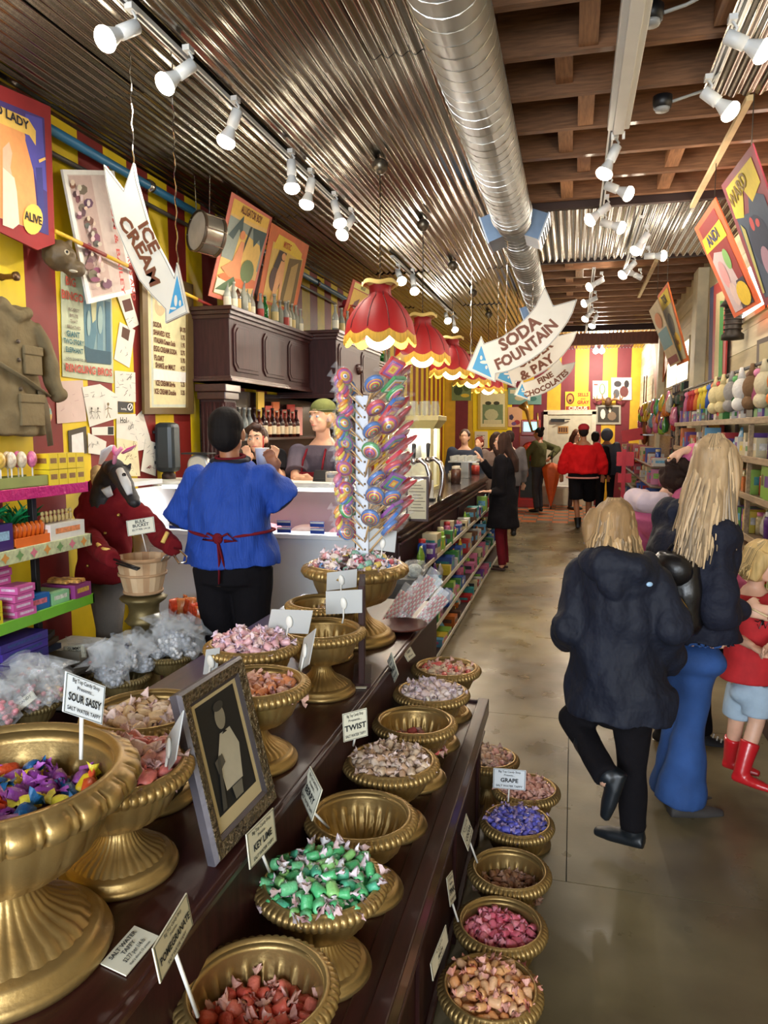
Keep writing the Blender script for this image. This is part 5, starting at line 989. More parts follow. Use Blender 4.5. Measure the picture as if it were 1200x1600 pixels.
# ================= MANNEQUIN (horse heads, maroon bellhop jacket)
mp=PY(165,850,3.85); MJ=cloth((112,24,30),.3,12)
t=thing('mannequin','mannequin in a maroon bellhop jacket with a black and white horse mask and bunny ears','mannequin',(mp.x,3.85,0),0)
g=lambda px,py,y=3.85:PY(px,py,y)-Vector((mp.x,3.85,0))
b=B().loft([(-.01,0,.80,.19,.13),(-.01,0,.95,.175,.12),(.0,0,1.15,.16,.11),(.01,0,1.3,.17,.11),(.02,0,1.38,.13,.09),(.03,0,1.43,.07,.06)],20)
b.tube([g(185,790),g(222,806,3.8),g(250,838,3.65),g(272,856,3.5)],[.075,.066,.058,.05],12).tube([g(135,800),g(137,838,3.7),g(158,862,3.5),g(178,874,3.35)],[.07,.066,.055,.045],12)
fuse(b,'jacket',MJ,t,.012,3,.014,14)
B().loft([(0,0,.17,.09,.07),(0,0,.5,.08,.07),(0,0,.82,.13,.1)],14).ob('grey_trousers',cloth((110,104,98)),t)
YEL=mt((226,190,100),.6); 
for a_,c_ in (((252,834),(270,852)),((150,852),(168,880))): pass
B().tube([g(262,832,3.52),g(254,848,3.48)],.012,8).ob('cuff_trim',YEL,t); B().tube([g(147,845,3.55),g(160,858,3.42),g(158,876,3.4)],.012,8).tube([g(160,858,3.42),g(170,860,3.38)],.012,8).ob('cuff_trim',YEL,t)
for px,py in ((165,848),(164,833),(137,884),(185,805)): B().ell(g(px,py,3.72),.010,8,6).ob('brass_button',mt((200,170,90),.3,.8),t)
B().tube([g(272,856,3.5),g(284,862,3.45),g(292,870,3.42),g(291,878,3.4),g(280,880,3.4),g(272,868,3.42)],.006,8).ob('wire_hook',CHROME,t); B().tube([g(178,874,3.35),g(200,882,3.3),g(218,888,3.28),g(214,890,3.28),g(182,880,3.3)],.006,8).ob('wire_hook',mt((50,46,44),.4,.6),t)
BLK=mt((30,28,30),.55,0,.3,40); b=B().tube([g(160,790,3.82),g(166,755,3.8),g(176,730,3.75)],[.085,.075,.06],14).ell(g(180,732,3.72),(.06,.06,.055),14,10).tube([g(184,738,3.68),g(198,762,3.62),g(209,782,3.58)],[.058,.045,.036],14).ell(g(210,785,3.57),(.034,.034,.03),12,8)
for q in (g(196,724,3.72),g(206,722,3.7)): b.tube([g(198,735,3.72),q],[.02,.006],8)
fuse(b,'horse_mask',BLK,t,.009,3,.004,30)
B().tube([g(187,735,3.615),g(197,755,3.565),g(203,772,3.54)],[.022,.026,.016],10,flat=1).ob('white_blaze',mt((206,206,204),.6),t); B().tube([g(172,775,3.74),g(165,762,3.72)],[.02,.03],8).ob('white_patch',mt((206,206,204),.6),t)
B().ell(g(194,742,3.575),.012,10,6).ob('eye',mt((20,16,16),.1),t)
b=B().ell(g(152,742,3.84),(.045,.04,.06),12,8).tube([g(152,745,3.8),g(153,765,3.76)],[.04,.028],10); fuse(b,'donkey_mask',mt((190,160,110),.8,0,.4,40,.3,20),t,.009,3,.004,30)
PKM=mt((220,140,170),.7,0,.3,60); PKI=mt((230,80,150),.5,0,.3,100)
B().tube([g(177,735,3.69),g(180,712,3.68),g(190,700,3.68)],.012,8).ob('ear_band',PKM,t)
for pa,pb_ in ((g(182,712,3.68),g(178,696,3.68)),(g(192,708,3.68),g(212,696,3.68))):
    b=B().tube([pa,(pa+pb_)/2,pb_],[.015,.026,.006],10,flat=.4); e=b.ob('bunny_ear',PKM,t); B().tube([pa+Vector((0,-.012,0)),(pa+pb_)/2+Vector((0,-.014,0)),pb_+Vector((0,-.006,0))],[.006,.015,.003],8,flat=.4).ob('inner_ear',PKI,e)
B().tube([g(157,725,3.9),g(165,705,3.9),g(176,697,3.9)],[.02,.045,.03],12,flat=.3).ob('white_ear',mt((226,226,232),.7),t)
# ================= LOLLIPOP TOWER
lx,ly=LOL.location.x+.035,LOL.location.y; z0=ZA+.32
t=thing('lollipop_tower','white post stuck full of rainbow lollipops, rising from the big gold urn','display stand',(lx,ly,z0-.05))
B().box((0,0,.34),(.05,.05,.68)).ob('post',mt((214,220,230),.5,var=.03),t,bevel=.003)
for i in range(14):
    for f in (-.012,.012): B().tube([(f,-.026,.09+i*.042),(f,-.0255,.098+i*.042)],.004,6).ob('hole',mt((120,96,70),.7),t)
RBW=[(214,60,70),(236,150,50),(240,214,70),(80,170,100),(60,120,200),(150,80,170),(240,240,236),(226,110,150)]
def lolly(kind,seed):
    r=random.Random(seed); cs=RBW[:]; r.shuffle(cs); parts=[('stick',B().tube([(0,0,0),(0,0,.135)],.0035,6).mesh('stick',mt((206,170,120),.6)))]
    b=B(); mats=[]
    if kind=='swirl':
        for k in range(7):
            b.k=k; m=mt(cs[k],.25,var=0,coat=.5); mats.append(m); r0=.034*(7-k)/7
            b.lathe([(.001,.008+.0012*k),(r0,.007+.0012*k),(r0+.001,0),(r0,-.007-.0012*k),(.001,-.008-.0012*k)],16,M=Matrix.Translation((0,0,.165))@Matrix.Rotation(PI/2,4,'X')@Matrix.Diagonal((1,1.2,1,1)))
    elif kind=='square':
        for k in range(5):
            b.k=k; m=mt(cs[k],.25,var=0,coat=.5); mats.append(m); s_=.064*(5-k)/5; b.box((0,0,.165),(s_,.012+.002*k,s_*1.25))
    elif kind=='twist':
        for k in range(5):
            b.k=k; m=mt(cs[k],.25,var=0,coat=.5); mats.append(m); b.ell((.008*math.sin(k*1.9),.004*math.cos(k),.14+.014*k),(.030,.013,.012),10,6)
    else:
        mats=[mt((190,30,40),.25,coat=.6)]; b.ell((0,0,.175),(.020,.010,.048),14,8); 
    parts.append(('candy',b.mesh('candy',mats)))
    w_=B(); rr=seed
    w_.lathe([(.004,.115),(.03,.13),(.04,.16),(.034,.2),(.008,.22),(.02,.24)],10,fn=lambda R_,z,q,i:(R_*(1+.35*noise.noise((q*2,i*1.3,rr))),z),sm=False,M=Matrix.Diagonal((1,.5,1,1)))
    parts.append(('wrapper',w_.mesh('wrapper',mt((240,240,244),.05,var=0,alpha=.10,name='clear_wrapper',coat=.5)))); return parts
LK={k:[lolly(k,i) for i in range(4)] for k in ('swirl','square','twist','heart')}
LN={'swirl':'round rainbow swirl lollipop','square':'square rainbow ringed lollipop','twist':'twisted rainbow lollipop','heart':'red glossy lollipop'}
r=random.Random(9); li=0
for i in range(15):
    z=z0+.02+i*.042
    for side,az,kd in (('left',PI+.25,'twist'),('left',PI-.35,'swirl'),('left',PI+.75,'twist' if i%2 else 'swirl'),('right',.1,'heart'),('right',-.42,'square' if i%3 else 'swirl'),('right',.62,'heart'),('right front',-1.0,'swirl' if i%2 else 'square')):
        if side=='right front' and i%2==0: continue
        if side=='right' and kd=='heart' and az<.3 and i>10: continue
        tilt=r.uniform(.75,1.0); az2=az+r.uniform(-.12,.12); d=Vector((math.cos(az2)*math.sin(tilt),math.sin(az2)*math.sin(tilt),math.cos(tilt)))
        o=inst('lollipop','%s on the %s of the tower, %s'%(LN[kd],side,('lowest tier','lower part','middle','upper part','top')[min(4,i//3)]),'lollipop',(lx+d.x*(.02 if side!='left' else -.035),ly+d.y*.02,z),LK[kd][r.randrange(4)],0,'lollipops on the tower')
        m=Matrix.Translation(o.location)@d.to_track_quat('Z','Y').to_matrix().to_4x4()@Matrix.Rotation(r.uniform(-.5,.5)+(PI/2 if side=='left' else 0),4,'Z')@Matrix.Scale(1.02 if side!='left' else .8,4); o.matrix_basis=m
# ================= clear bags of candy sticks behind the lower urns
t=thing('small_dish','small brown dish holding candy sticks at the far end of the upper tier','dish',PZ(628,985,ZA)); B().lathe([(.001,.004),(.05,.004),(.1,.02),(.105,.028),(.06,.012),(.001,.010)],24).ob('dish',mt((96,50,40),.4),t); dz_=t.location.copy()
_b=B()
for q in range(5):
    for h in range(12): _b.k=(q+h)%2; _b.tube([(-.018+.009*q,0,.01+.016*h),(-.018+.009*q,0,.026+.016*h)],.004,6)
STK=_b.mesh('candy_sticks',[mt((226,130,130),.35),mt((238,226,214),.35)])
ST=[('wrapper',B().box((0,0,.12),(.05,.014,.24)).mesh('wrapper',mt((236,238,240),.06,var=0,alpha=.2,name='clear_bag',coat=.6))),('candy_sticks',STK)]
for k in range(9):
    o=inst('candy_stick_bag','clear bag of pink and white candy sticks leaning at the dish, %s'%ordn[k],'candy bag',(0,0,0),ST,0,'bags of candy sticks'); q=PY(596+k*6.5,(985,980,978,975,970,966,962,990,985)[k],3.02+.03*(k%3)); o.matrix_basis=Matrix.Translation(q)@Matrix.Rotation(.55+.08*(k%3),4,'Y')@Matrix.Rotation(-.3*(k%2),4,'X')
t=inst('cellophane_bundle','clear cellophane bundle tied with white ribbon behind the big lollipop urn','candy bag',PY(648,905,4.3),[('wrapper',B().lathe([(.001,-.16),(.05,-.14),(.015,-.05),(.012,-.03),(.05,.01),(.075,.06),(.05,.11),(.001,.12)],14,fn=lambda R_,z,q,i:(R_*(1+.2*math.sin(5*q+i)),z),sm=False).mesh('wrapper',CEL)),('ribbon',B().lathe([(.018,-.05),(.02,-.03)],10).mesh('ribbon',WHITE)),('sweets',B().ell((0,0,.05),(.05,.05,.045),10,8).mesh('sweets',mt((190,200,196),.3,var=.4,vs=50)))])
inst('grey_bin','dark grey bin standing at the near end of the soda counter','bin',(-1.02,4.35,0),[('bin',B().box((0,0,.4),(.24,.3,.8),taper=1.06).mesh('bin',mt((84,84,84),.5))),('rim',B().box((0,0,.81),(.28,.34,.03)).mesh('rim',mt((100,100,98),.4)))])
# ================= SODA COUNTER
ct=thing('soda_counter','long dark wooden soda fountain counter running along the aisle under the red lamps','counter',(-1.45,8.8,0))
def cb(n,x0,x1,y0,y1,z0,z1,m=MAHO,bev=.004): return B().box(((x0+x1)/2,(y0+y1)/2,(z0+z1)/2),(x1-x0,y1-y0,z1-z0)).ob(n,m,ct,w=True,bevel=bev)
cb('body',-1.72,-1.2,5.10,10.6,0,1.02,MAHOV); cb('counter_top',-1.76,-1.12,5.05,10.66,1.04,1.08,mt((44,36,34),.2)); cb('moulding',-1.74,-1.15,5.07,10.64,1.0,1.04)
for z in (.95,.9): cb('moulding',-1.2,-1.17,5.1,10.62,z-.02,z)
for y in (5.15,6.5,8.0,9.5,10.5): cb('stile',-1.2,-1.18,y-.05,y+.05,0,.9,MAHOV)
for i,(z,x) in enumerate(((.70,-1.02),(.47,-.98),(.24,-.95),(.03,-.93))):
    cb('goods_shelf',-1.18,x,5.2,10.7,z-.015,z,mt((60,40,34),.5)); cb('shelf_lip',x-.006,x+.006,5.2,10.7,z-.015,z+.02,mt((196,190,170),.4))
    row('the %s shelf under the soda counter'%('top','second','third','bottom')[i],'goods on the %s counter shelf'%('top','second','third','bottom')[i],(-1.18+x)/2+.02,5.28 if i<3 else 5.5,(10.6,10.6,10.6,9)[i],z+.001,[0,1,2,3,4,5,6,7,8,9,10,12,13] if i!=2 else [1,12,8,4,2,10],dep=(.12,.15,.18,.2)[i],hmax=(.18,.17,.16,.12)[i],seed=20+i,step=.09)
nb_=thing('framed_notice','brown framed cream notice standing on the near end of the soda counter','notice',PY(652,812,5.2)); 
a,b_,c=PY(634,738,5.2),PY(670,738,5.2),PY(634,808,5.2); o_=nb_.location
B().box((0,0,.15),((b_-a).x,.02,(a-c).z)).ob('frame',mt((60,30,26),.4),nb_,bevel=.003); B().box((0,-.012,.15),((b_-a).x-.035,.004,(a-c).z-.04)).ob('sheet',mt((214,208,180),.6),nb_)
for k in range(9): B().box((0,-.0145,.25-.023*k),(.08+.03*(k%3)-.02,.001,.005)).ob('print_line',mt((110,100,84),.6,var=0),nb_)
# taps, glass cabinet, jars
for k,(px,py) in enumerate(((650,770),(672,765))):
    a=PY(px,py,6.1+.3*k); t=thing('soda_tap','curved chrome soda tap on the counter, %s of two'%('left','right')[k],'tap',(a.x,a.y,1.08))
    pts=[(0,0,0),(0,0,.06)]+[(.06-.06*math.cos(q)+.0,0,.12+.14*math.sin(q)) for q in (0,.5,1.0,1.5,2.0)]; pts=[(-.02,0,.36),(.04,0,.37),(.09,0,.33),(.115,0,.25),(.11,0,.15),(.09,0,.05),(.085,0,0)]
    B().tube(pts,.022,12).ob('pipe',CHROME,t); B().ell((-.02,0,.36),.03,10,8).ob('valve',CHROME,t); B().lathe([(.012,.37),(.016,.42),(.02,.5),(.01,.51)],10,c=(-.02,0,0),cap=(0,1)).ob('handle',BLACK,t)
OLV=mt((176,164,110),.45); tg=thing('lit_glass_cabinet','cream roofed lit glass cabinet standing on the soda counter','display case',(-1.62,7.6,1.08)); 
B().box((0,0,.74),(.62,.5,.05)).ob('roof',OLV,tg,bevel=.004); B().box((0,0,.675),(.5,.4,.08),taper=1.22).ob('roof_cove',OLV,tg); B().box((0,0,.02),(.5,.4,.04)).ob('base',OLV,tg)
for sx_ in (-1,1):
    for sy in (-1,1): B().box((sx_*.235,sy*.185,.34),(.03,.03,.62)).ob('corner_post',OLV,tg)
B().add([(-.22,-.19,.04),(.22,-.19,.04),(.22,-.19,.64),(-.22,-.19,.64)],[(0,1,2,3)],None,False).ob('glass_pane',GL,tg); B().add([(.24,-.19,.04),(.24,.19,.04),(.24,.19,.64),(.24,-.19,.64)],[(0,1,2,3)],None,False).ob('glass_pane',GL,tg)
B().box((0,.18,.34),(.44,.01,.6)).ob('back_panel',mt((232,230,214),.5),tg); B().lathe([(.08,.32),(.09,.33),(.09,.46),(.085,.47)],20,cap=(1,1)).ob('kettle',STEEL,tg); B().box((0,0,.615),(.3,.03,.02)).ob('cabinet_lamp',mt((255,250,235),.5,var=0,emit=6,name='cabinet_lamp'),tg)
light('POINT','cabinet_light',(-1.62,7.5,1.62),7,(1,.96,.85),.06)
JR=[('glass',B().lathe([(.04,0),(.05,.02),(.05,.1),(.035,.13),(.04,.15)],14,cap=(1,0)).mesh('glass',mt((190,200,190),.06,var=0,alpha=.22,name='jar_glass')))]
for k in range(8): inst('glass_jar','clear glass jar on the roof of the lit cabinet','jar',(-1.85+.065*k,7.5+.12*(k%2),1.847),JR,0,'glass jars on the lit cabinet')
t=thing('cup_tray','tray of small glass cups on the soda counter before the woman in black','tray',(-1.35,9.6,1.30)); B().box((0,0,0),(.36,.6,.015)).ob('tray',STEEL,t); B().box((0,0,-.11),(.1,.1,.215)).ob('stand',STEEL,t)
for i in range(4):
    for j in range(7): inst('glass_cup','small glass cup on the cup tray','cup',(-1.49+.09*i,9.35+.085*j,1.309),[('glass',B().lathe([(.018,0),(.02,.005),(.028,.06)],10,cap=(1,0)).mesh('glass',mt((226,228,220),.06,var=0,alpha=.5,name='cup_glass')))] if (i,j)==(0,0) else CUPP,0,'glass cups on the tray') if 0 else None
CUPP=[('glass',B().lathe([(.018,0),(.02,.005),(.028,.06)],10,cap=(1,0)).mesh('glass',mt((226,228,220),.1,var=0,alpha=.6,name='cup_glass')))]
for i in range(4):
    for j in range(7): inst('glass_cup','small glass cup on the cup tray','cup',(-1.49+.09*i,9.35+.085*j,1.309),CUPP,0,'glass cups on the tray')
for i,(y,c,h,n) in enumerate(((5.35,(60,60,60),.05,'tray'),(5.6,(190,190,186),.14,'canister'),(5.85,(200,60,50),.1,'canister'),(6.7,(190,190,190),.16,'canister'),(7.0,(60,90,140),.18,'canister'),(8.2,(210,206,196),.16,'canister'),(8.6,(90,60,50),.2,'canister'),(9.0,(200,196,180),.12,'canister'),(9.95,(220,200,150),.14,'canister'),(10.4,(180,60,50),.16,'canister'))):
    inst('counter_jar','%s container on the soda counter, %s from the near end'%({60:'dark',190:'steel',200:'red'}.get(c[0],'coloured'),ordn[i]),'container',(-1.32-.1*(i%3),y,1.081),pjar(h,c,(190,180,160),.06),0,None)
inst('napkin_stand','white menu cards fanned in a stand on the soda counter','stand',(-1.3,6.4,1.081),[('cards',B().box((-.03,0,.1),(.05,.01,.2),.3).box((.03,.02,.1),(.05,.01,.2),.1).box((.09,.04,.09),(.05,.01,.18),-.2).mesh('cards',PAP)),('stand',B().box((.03,.02,.01),(.2,.1,.02)).mesh('stand',BLACK))])
# ================= BACK WALL
YW=YB-.004; wb_=lambda px,py:PY(px,py,YW); NY=(0,-1,0)
def bk(label,name,quad,c,shapes=(),texts=(),th=.02,cat='poster'): return board(label,name,cat,quad,wb_,NY,th,mt(c,.6,var=.04),shapes,texts,u=UX)
q4=lambda x0,y0,x1,y1:[(x0,y0),(x1,y0),(x1,y1),(x0,y1)]
bk('yellow circus poster with a lion, reading SELLS AND GRAY CIRCUS, above the back door','circus_poster',q4(883,612,922,642),(236,190,50),[((150,60,40),q4(884,635,921,641)),((120,60,30),circ(891,623,6.5,9,12)),((220,150,70),circ(891,623,4.4,6,12)),((60,30,24),circ(891,626,2.5,2.5,8))],[('SELLS',911,617,5.5,(180,50,40),0,.9,.03),('AND',911,623.5,2.5,(180,50,40)),('GRAY',911,629,5.5,(180,50,40),0,.9,.03),('CIRCUS',903,638,5,(240,230,210),0,1.2,.03)])
bk('white poster with a green sketch right of the SELLS AND GRAY poster','circus_poster',q4(926,595,950,623),(226,224,210),[((120,150,110),circ(941,608,5,9,12)),((226,224,210),circ(941,608,3,7,12)),((150,60,50),q4(928,600,934,602))])
bk('black and white circus poster with animals at the far right of the back wall','circus_poster',q4(955,590,987,625),(228,226,222),[((60,56,60),circ(965,600,6,5,10)),((110,60,60),circ(975,612,7,9,10)),((90,90,96),circ(963,615,5,7,10)),((50,44,50),circ(979,600,4,6,9))])
bk('silver-framed dark picture hung beneath the antler decoration','framed_picture',q4(931,633,970,663),(170,166,154),[((60,56,50),q4(934,636,967,660)),((226,222,210),circ(942,647,4,8,9)),((130,110,90),circ(956,650,7,7,9)),((220,216,200),circ(953,641,2,4,7))],cat='picture')
bk('brown notice with bars on the back door','door_notice',q4(872,666,888,677),(176,130,70),[((80,50,34),q4(873+3.6*k,668,875.6+3.6*k,675)) for k in range(4)],th=.05,cat='sign')
bk('large gilt-framed picture on the yellow panel left of the back door','framed_picture',q4(747,611,793,671),(206,180,80),[((232,222,170),q4(751,615,789,667)),((120,140,100),q4(754,632,786,662)),((60,60,40),circ(763,630,5,3,9)),((60,60,40),circ(776,630,5,3,9)),((196,196,150),circ(768,648,11,9,10)),((214,206,160),q4(756,656,784,662))],cat='picture')
bk('bright yellow panel behind the gilt-framed picture','wall_panel',q4(739,608,800,700),(250,220,20),th=.004,cat='panel')
bk('small poster with a star figure right of the gilt frame','circus_poster',q4(794,636,816,667),(220,170,130),[((70,60,80),circ(799,652,4,5,5)),((160,50,60),circ(808,660,5,4,8)),((110,80,130),circ(803,662,4,3,8))])
bk('green landscape picture above the soda counter end','circus_poster',q4(706,598,736,626),(120,140,90),[((60,80,50),circ(716,610,7,8,9)),((226,200,70),circ(727,618,7,3,9)),((90,110,60),circ(729,606,5,6,9))])
bk('long teal and cream banner hanging behind the arrow signs','circus_poster',q4(794,606,846,632),(110,150,140),[((214,206,170),q4(797,609,843,615)),((200,190,150),circ(812,622,8,4,9)),((60,110,100),circ(832,623,7,4,9))])
bk('two white notices pinned beneath the gilt frame','pinned_notice',q4(742,674,762,700),(232,226,206),[((150,140,120),q4(745,680,758,681)),((150,140,120),q4(745,686,758,687))],cat='paper')
bk('white notice right of the door frame','pinned_notice',q4(916,649,925,666),(230,224,210),cat='paper')
t=thing('antler_decoration','antler decoration above the silver-framed picture','antlers',wb_(950,628)+Vector((0,-.1,0)))
for s_ in (-1,1): B().tube([(0,0,0),(s_*.12,-.05,.06),(s_*.25,-.05,.02),(s_*.32,-.05,.12)],[.03,.025,.02,.008],8).tube([(s_*.12,-.05,.06),(s_*.14,-.05,.18)],[.02,.006],8).tube([(s_*.25,-.05,.02),(s_*.24,-.05,.15)],[.018,.006],8).ob('antler',mt((150,110,70),.6),t)
B().ell((0,0,0),(.08,.08,.1),10,8).ob('mount',mt((90,60,40),.6),t)
t=thing('brass_horn','old brass horn standing on the red machine','horn',PY(825,638,16.4)); B().tube([(-.12,0,.1),(-.02,0,-.05),(.04,0,-.3),(.1,0,-.5)],[.12,.05,.03,.025],14).tube([(.1,0,-.5),(.22,0,-.45),(.2,0,-.1)],.02,8).ob('horn',mt((170,130,70),.3,.8),t)
t=thing('red_vending_machine','red candy vending machine with a lit screen at the back','vending machine',(PY(829,700,16.7).x,16.7,0))
MR=mt((170,30,26),.35,coat=.4); B().box((0,0,.1),(.5,.5,.2)).box((0,.1,.9),(.5,.3,1.5)).ob('body',MR,t,bevel=.02); B().box((0,-.08,.62),(.4,.06,.8)).ob('display_glass',mt((60,70,76),.15),t); B().box((0,-.1,1.75),(.42,.2,.35)).ob('header',MR,t,bevel=.02); B().box((0,-.205,1.77),(.3,.01,.2)).ob('screen',mt((120,190,200),.4,var=.5,vs=9,emit=1.4),t); B().ell((0,-.05,1.25),(.2,.2,.2),16,10).ob('globe',mt((190,60,50),.2,var=.5,vs=20,coat=.8),t)
t=thing('white_chair','white plastic chair by the back door','chair',(PY(875,745,16.9).x,16.9,0)); 
for x in (-.2,.2):
    for y in (-.2,.2): B().box((x,y,.22),(.035,.035,.44)).ob('leg',WHITE,t)
B().box((0,0,.45),(.45,.45,.03)).ob('seat',WHITE,t); B().box((0,.2,.7),(.42,.03,.45)).ob('backrest',WHITE,t)
# ================= RIGHT SIDE
WG=wood((96,74,54),.6,(9,1.2,9)); WG2=wood((150,128,98),.7,(9,1.2,9))
rc=thing('right_base_cabinet','low wooden base cabinet along the right wall','cabinet',(1.2,6,0))
def rb(n,x0,x1,y0,y1,z0,z1,m,p=rc,bev=.003): return B().box(((x0+x1)/2,(y0+y1)/2,(z0+z1)/2),(x1-x0,y1-y0,z1-z0)).ob(n,m,p,w=True,bevel=bev)
rb('body',1.12,1.4,2.6,8.9,.1,.72,wood((104,70,44),.5)); rb('plinth',1.08,1.38,2.6,8.9,0,.10,MAHOV); rb('rail',1.09,1.12,2.6,8.9,.66,.74,wood((120,84,54),.5)); rb('rail',1.08,1.12,2.6,8.9,.10,.16,MAHO)
for k in range(9): rb('door',1.108,1.122,2.65+.7*k,3.3+.7*k,.18,.64,wood((134,92,58),.5))
rb('top',1.02,1.4,2.6,8.9,.74,.77,mt((190,170,140),.5))
ru=thing('right_shelf_unit','tall weathered wooden shelf unit full of sweets on the right wall','shelf',(1.25,6,.77))
RZ=(1.02,1.28,1.52,1.77)
for z in RZ: rb('shelf_board',1.10,1.4,3.5,8.9,z-.02,z,WG,ru); rb('shelf_lip',1.095,1.105,3.5,8.9,z-.03,z+.012,WG2,ru)
for y in (3.5,5.3,7.1,8.9): rb('upright',1.38,1.40,y-.03,y+.03,.77,2.05,WG,ru); rb('upright',1.11,1.14,y-.015,y+.015,.77,RZ[3]-.03,WG2,ru)
for i,(z,hm,kn) in enumerate(((.77,.2,[0,5,6,4,12,10]),(1.02,.22,[9,10,3,7,6,1]),(1.28,.20,[3,5,9,0,10,12]),(1.52,.2,[6,10,5,0,7,13]),(1.77,.17,[2,6,9,1,7,11]))):
    nm_=('base cabinet top','lowest right shelf','second right shelf','third right shelf','top right shelf')[i]
    row('the '+nm_,'goods on the '+nm_,1.20 if i else 1.14,2.8 if i==0 else 3.56,8.8,z+.001,kn,dep=.13,hmax=hm,seed=40+i)
    if 0: row('the back of the '+nm_,'goods at the back of the '+nm_,1.33,3.56,8.8,z+.001,kn,dep=.08,hmax=hm+.02,seed=60+i)
ra=thing('hanging_rail','dark rail on the right wall with small puppets hanging','rail',(1.15,6,2.12)); rb('rail',1.13,1.15,4.4,8.6,2.11,2.13,BLACK,ra); 
for y in (4.5,6.5,8.5): rb('bracket',1.14,1.4,y-.01,y+.01,2.1,2.12,BLACK,ra)
PUP={}
for k in range(18):
    n,c=PALN[(4,0,0,5,3,3,2,5,0,10,10,1,6,9,4,8,13,3)[k]]
    if n not in PUP: PUP[n]=[('body',B().loft([(0,0,-.17,.026,.03),(0,0,-.1,.024,.026),(0,0,-.05,.012,.014)],10).tube([(0,-.01,-.07),(0,-.04,-.1)],.009,6).tube([(0,.01,-.07),(0,.04,-.1)],.009,6).mesh('body',mt(c,.7,0,.2,40))),('head',B().ell((0,0,-.03),.022,10,8).mesh('head',mt(tuple(min(255,x+40) for x in c),.6))),('hook',B().tube([(0,0,-.01),(0,0,.015)],.002,4).mesh('hook',STEEL))]
    inst('hanging_puppet','%s felt puppet on the right rail, %s'%(n,('near end','near half','middle','far half','far end')[k//4]),'toy',(1.14,8.35-.22*k,2.105),PUP[n],0,'hanging puppets',1.25)
for k in range(7):
    inst('plush_toy','%s plush toy hanging below the right rail'%('cream','cream','grey','white','brown','cream','orange')[k],'toy',(1.12,6.6-.32*k,1.98),[('body',B().ell((0,0,0),(.06,.07,.08),12,8).ell((-.01,0,-.1),(.05,.06,.05),12,8).tube([(0,0,.07),(0,.02,.15)],[.03,.012],8).mesh('body',mt(((216,200,150),(206,190,140),(150,146,140),(226,222,214),(120,90,60),(210,196,160),(226,120,50))[k],.9,0,.6,60)))],0,'plush toys')
# hanging banners
def slab(label,a,b_,c,d,mat,shapes,texts,chains=()): return pquad(label,'banner','canvas_banner',[a,b_,c,d],.008,mat,shapes,texts,chains)
A1,A2=PX(1120,314,.87),PX(1085,357,.87); C1,C2=PX(1185,466,1.22),PX(1147,497,1.22)
slab('orange bordered canvas banner reading ...ANDI... and Alive, hanging from the batten',A2,A1,C1,C2,mt((226,96,40),.6),
 [((150,40,40),[(.14,.04),(.86,.04),(.86,.95),(.14,.95)]),((214,190,190),[(.14,.04),(.75,.04),(.6,.6),(.3,.66),(.14,.6)]),((240,206,40),[(.06,.7),(.9,.68),(.88,.84),(.1,.84)]),((60,50,66),[(.45,.04),(.86,.04),(.86,.3),(.6,.3)]),((140,190,110),circ(.62,.52,.1,.1)),((226,160,160),circ(.34,.42,.12,.14)),((230,200,190),circ(.42,.2,.12,.12)),((240,200,50),circ(.68,.16,.2,.12))],
 [('ANDI',.48,.77,.10,(40,50,110),.0,1.5),('Alive',.68,.165,.07,(120,30,30),.1,1.2)],[((.98,1),3.46)])
A1,A2=PX(1168,240,.87),PX(1127,290,.87); C1,C2=PX(1262,445,1.24),PX(1195,478,1.24)
slab('maroon bordered blue canvas banner, nearest of the banners at the right edge',A2,A1,C1,C2,mt((140,44,60),.6),
 [((74,88,110),[(.1,.06),(.9,.06),(.9,.7),(.6,.8),(.45,.68),(.1,.72)]),((240,214,70),[(.08,.72),(.3,.68),(.5,.84),(.62,.72),(.92,.78),(.9,.95),(.1,.95)]),((56,66,90),circ(.5,.45,.25,.2)),((220,90,90),circ(.44,.6,.05,.05)),((220,90,90),circ(.58,.58,.05,.03)),((190,150,170),circ(.5,.3,.12,.12)),((200,190,110),[(.1,.1),(.16,.1),(.24,.6),(.16,.66)])],[('WARD',.38,.86,.09,(150,120,50),.1,1.5)],[((.98,1),3.46)])
A1,A2=PX(1043,445,.82),PX(1027,463,.82); C1,C2=PX(1076,560,1.12),PX(1058,572,1.12)
slab('small far banner with a yellow oval, right one of the far pair',A2,A1,C1,C2,mt((226,110,40),.6),[((196,186,150),[(.1,.05),(.9,.05),(.9,.95),(.1,.95)]),((240,210,40),[(.1,.78),(.9,.78),(.9,.96),(.1,.96)]),((120,110,90),circ(.5,.55,.2,.15)),((236,190,40),circ(.62,.3,.22,.13))],[('TOR',.5,.87,.09,(60,50,40),0,1.2),('Alive',.62,.3,.07,(150,80,30),0,1)],[((.98,1),3.46)])
A1,A2=PX(1026,472,.78),PX(1014,486,.78); C1,C2=PX(1064,562,1.08),PX(1047,574,1.08)
slab('small far banner in blue and tan, left one of the far pair',A2,A1,C1,C2,mt((190,170,130),.6),[((110,150,160),[(.05,.3),(.95,.3),(.95,.6),(.05,.6)]),((130,60,60),[(.05,.03),(.95,.03),(.95,.15),(.05,.15)]),((206,130,80),circ(.5,.75,.3,.12))],[],[((.98,1),3.46)])
rw=lambda px,py:PX(px,py,XR-.06)
def rbd(label,name,quad,c,shapes=(),texts=(),cat='poster',x=XR-.03): return board(label,name,cat,quad,lambda a,b_:PX(a,b_,x),(-1,0,0),.015,mt(c,.6,var=.05),shapes,texts,u=-UY)
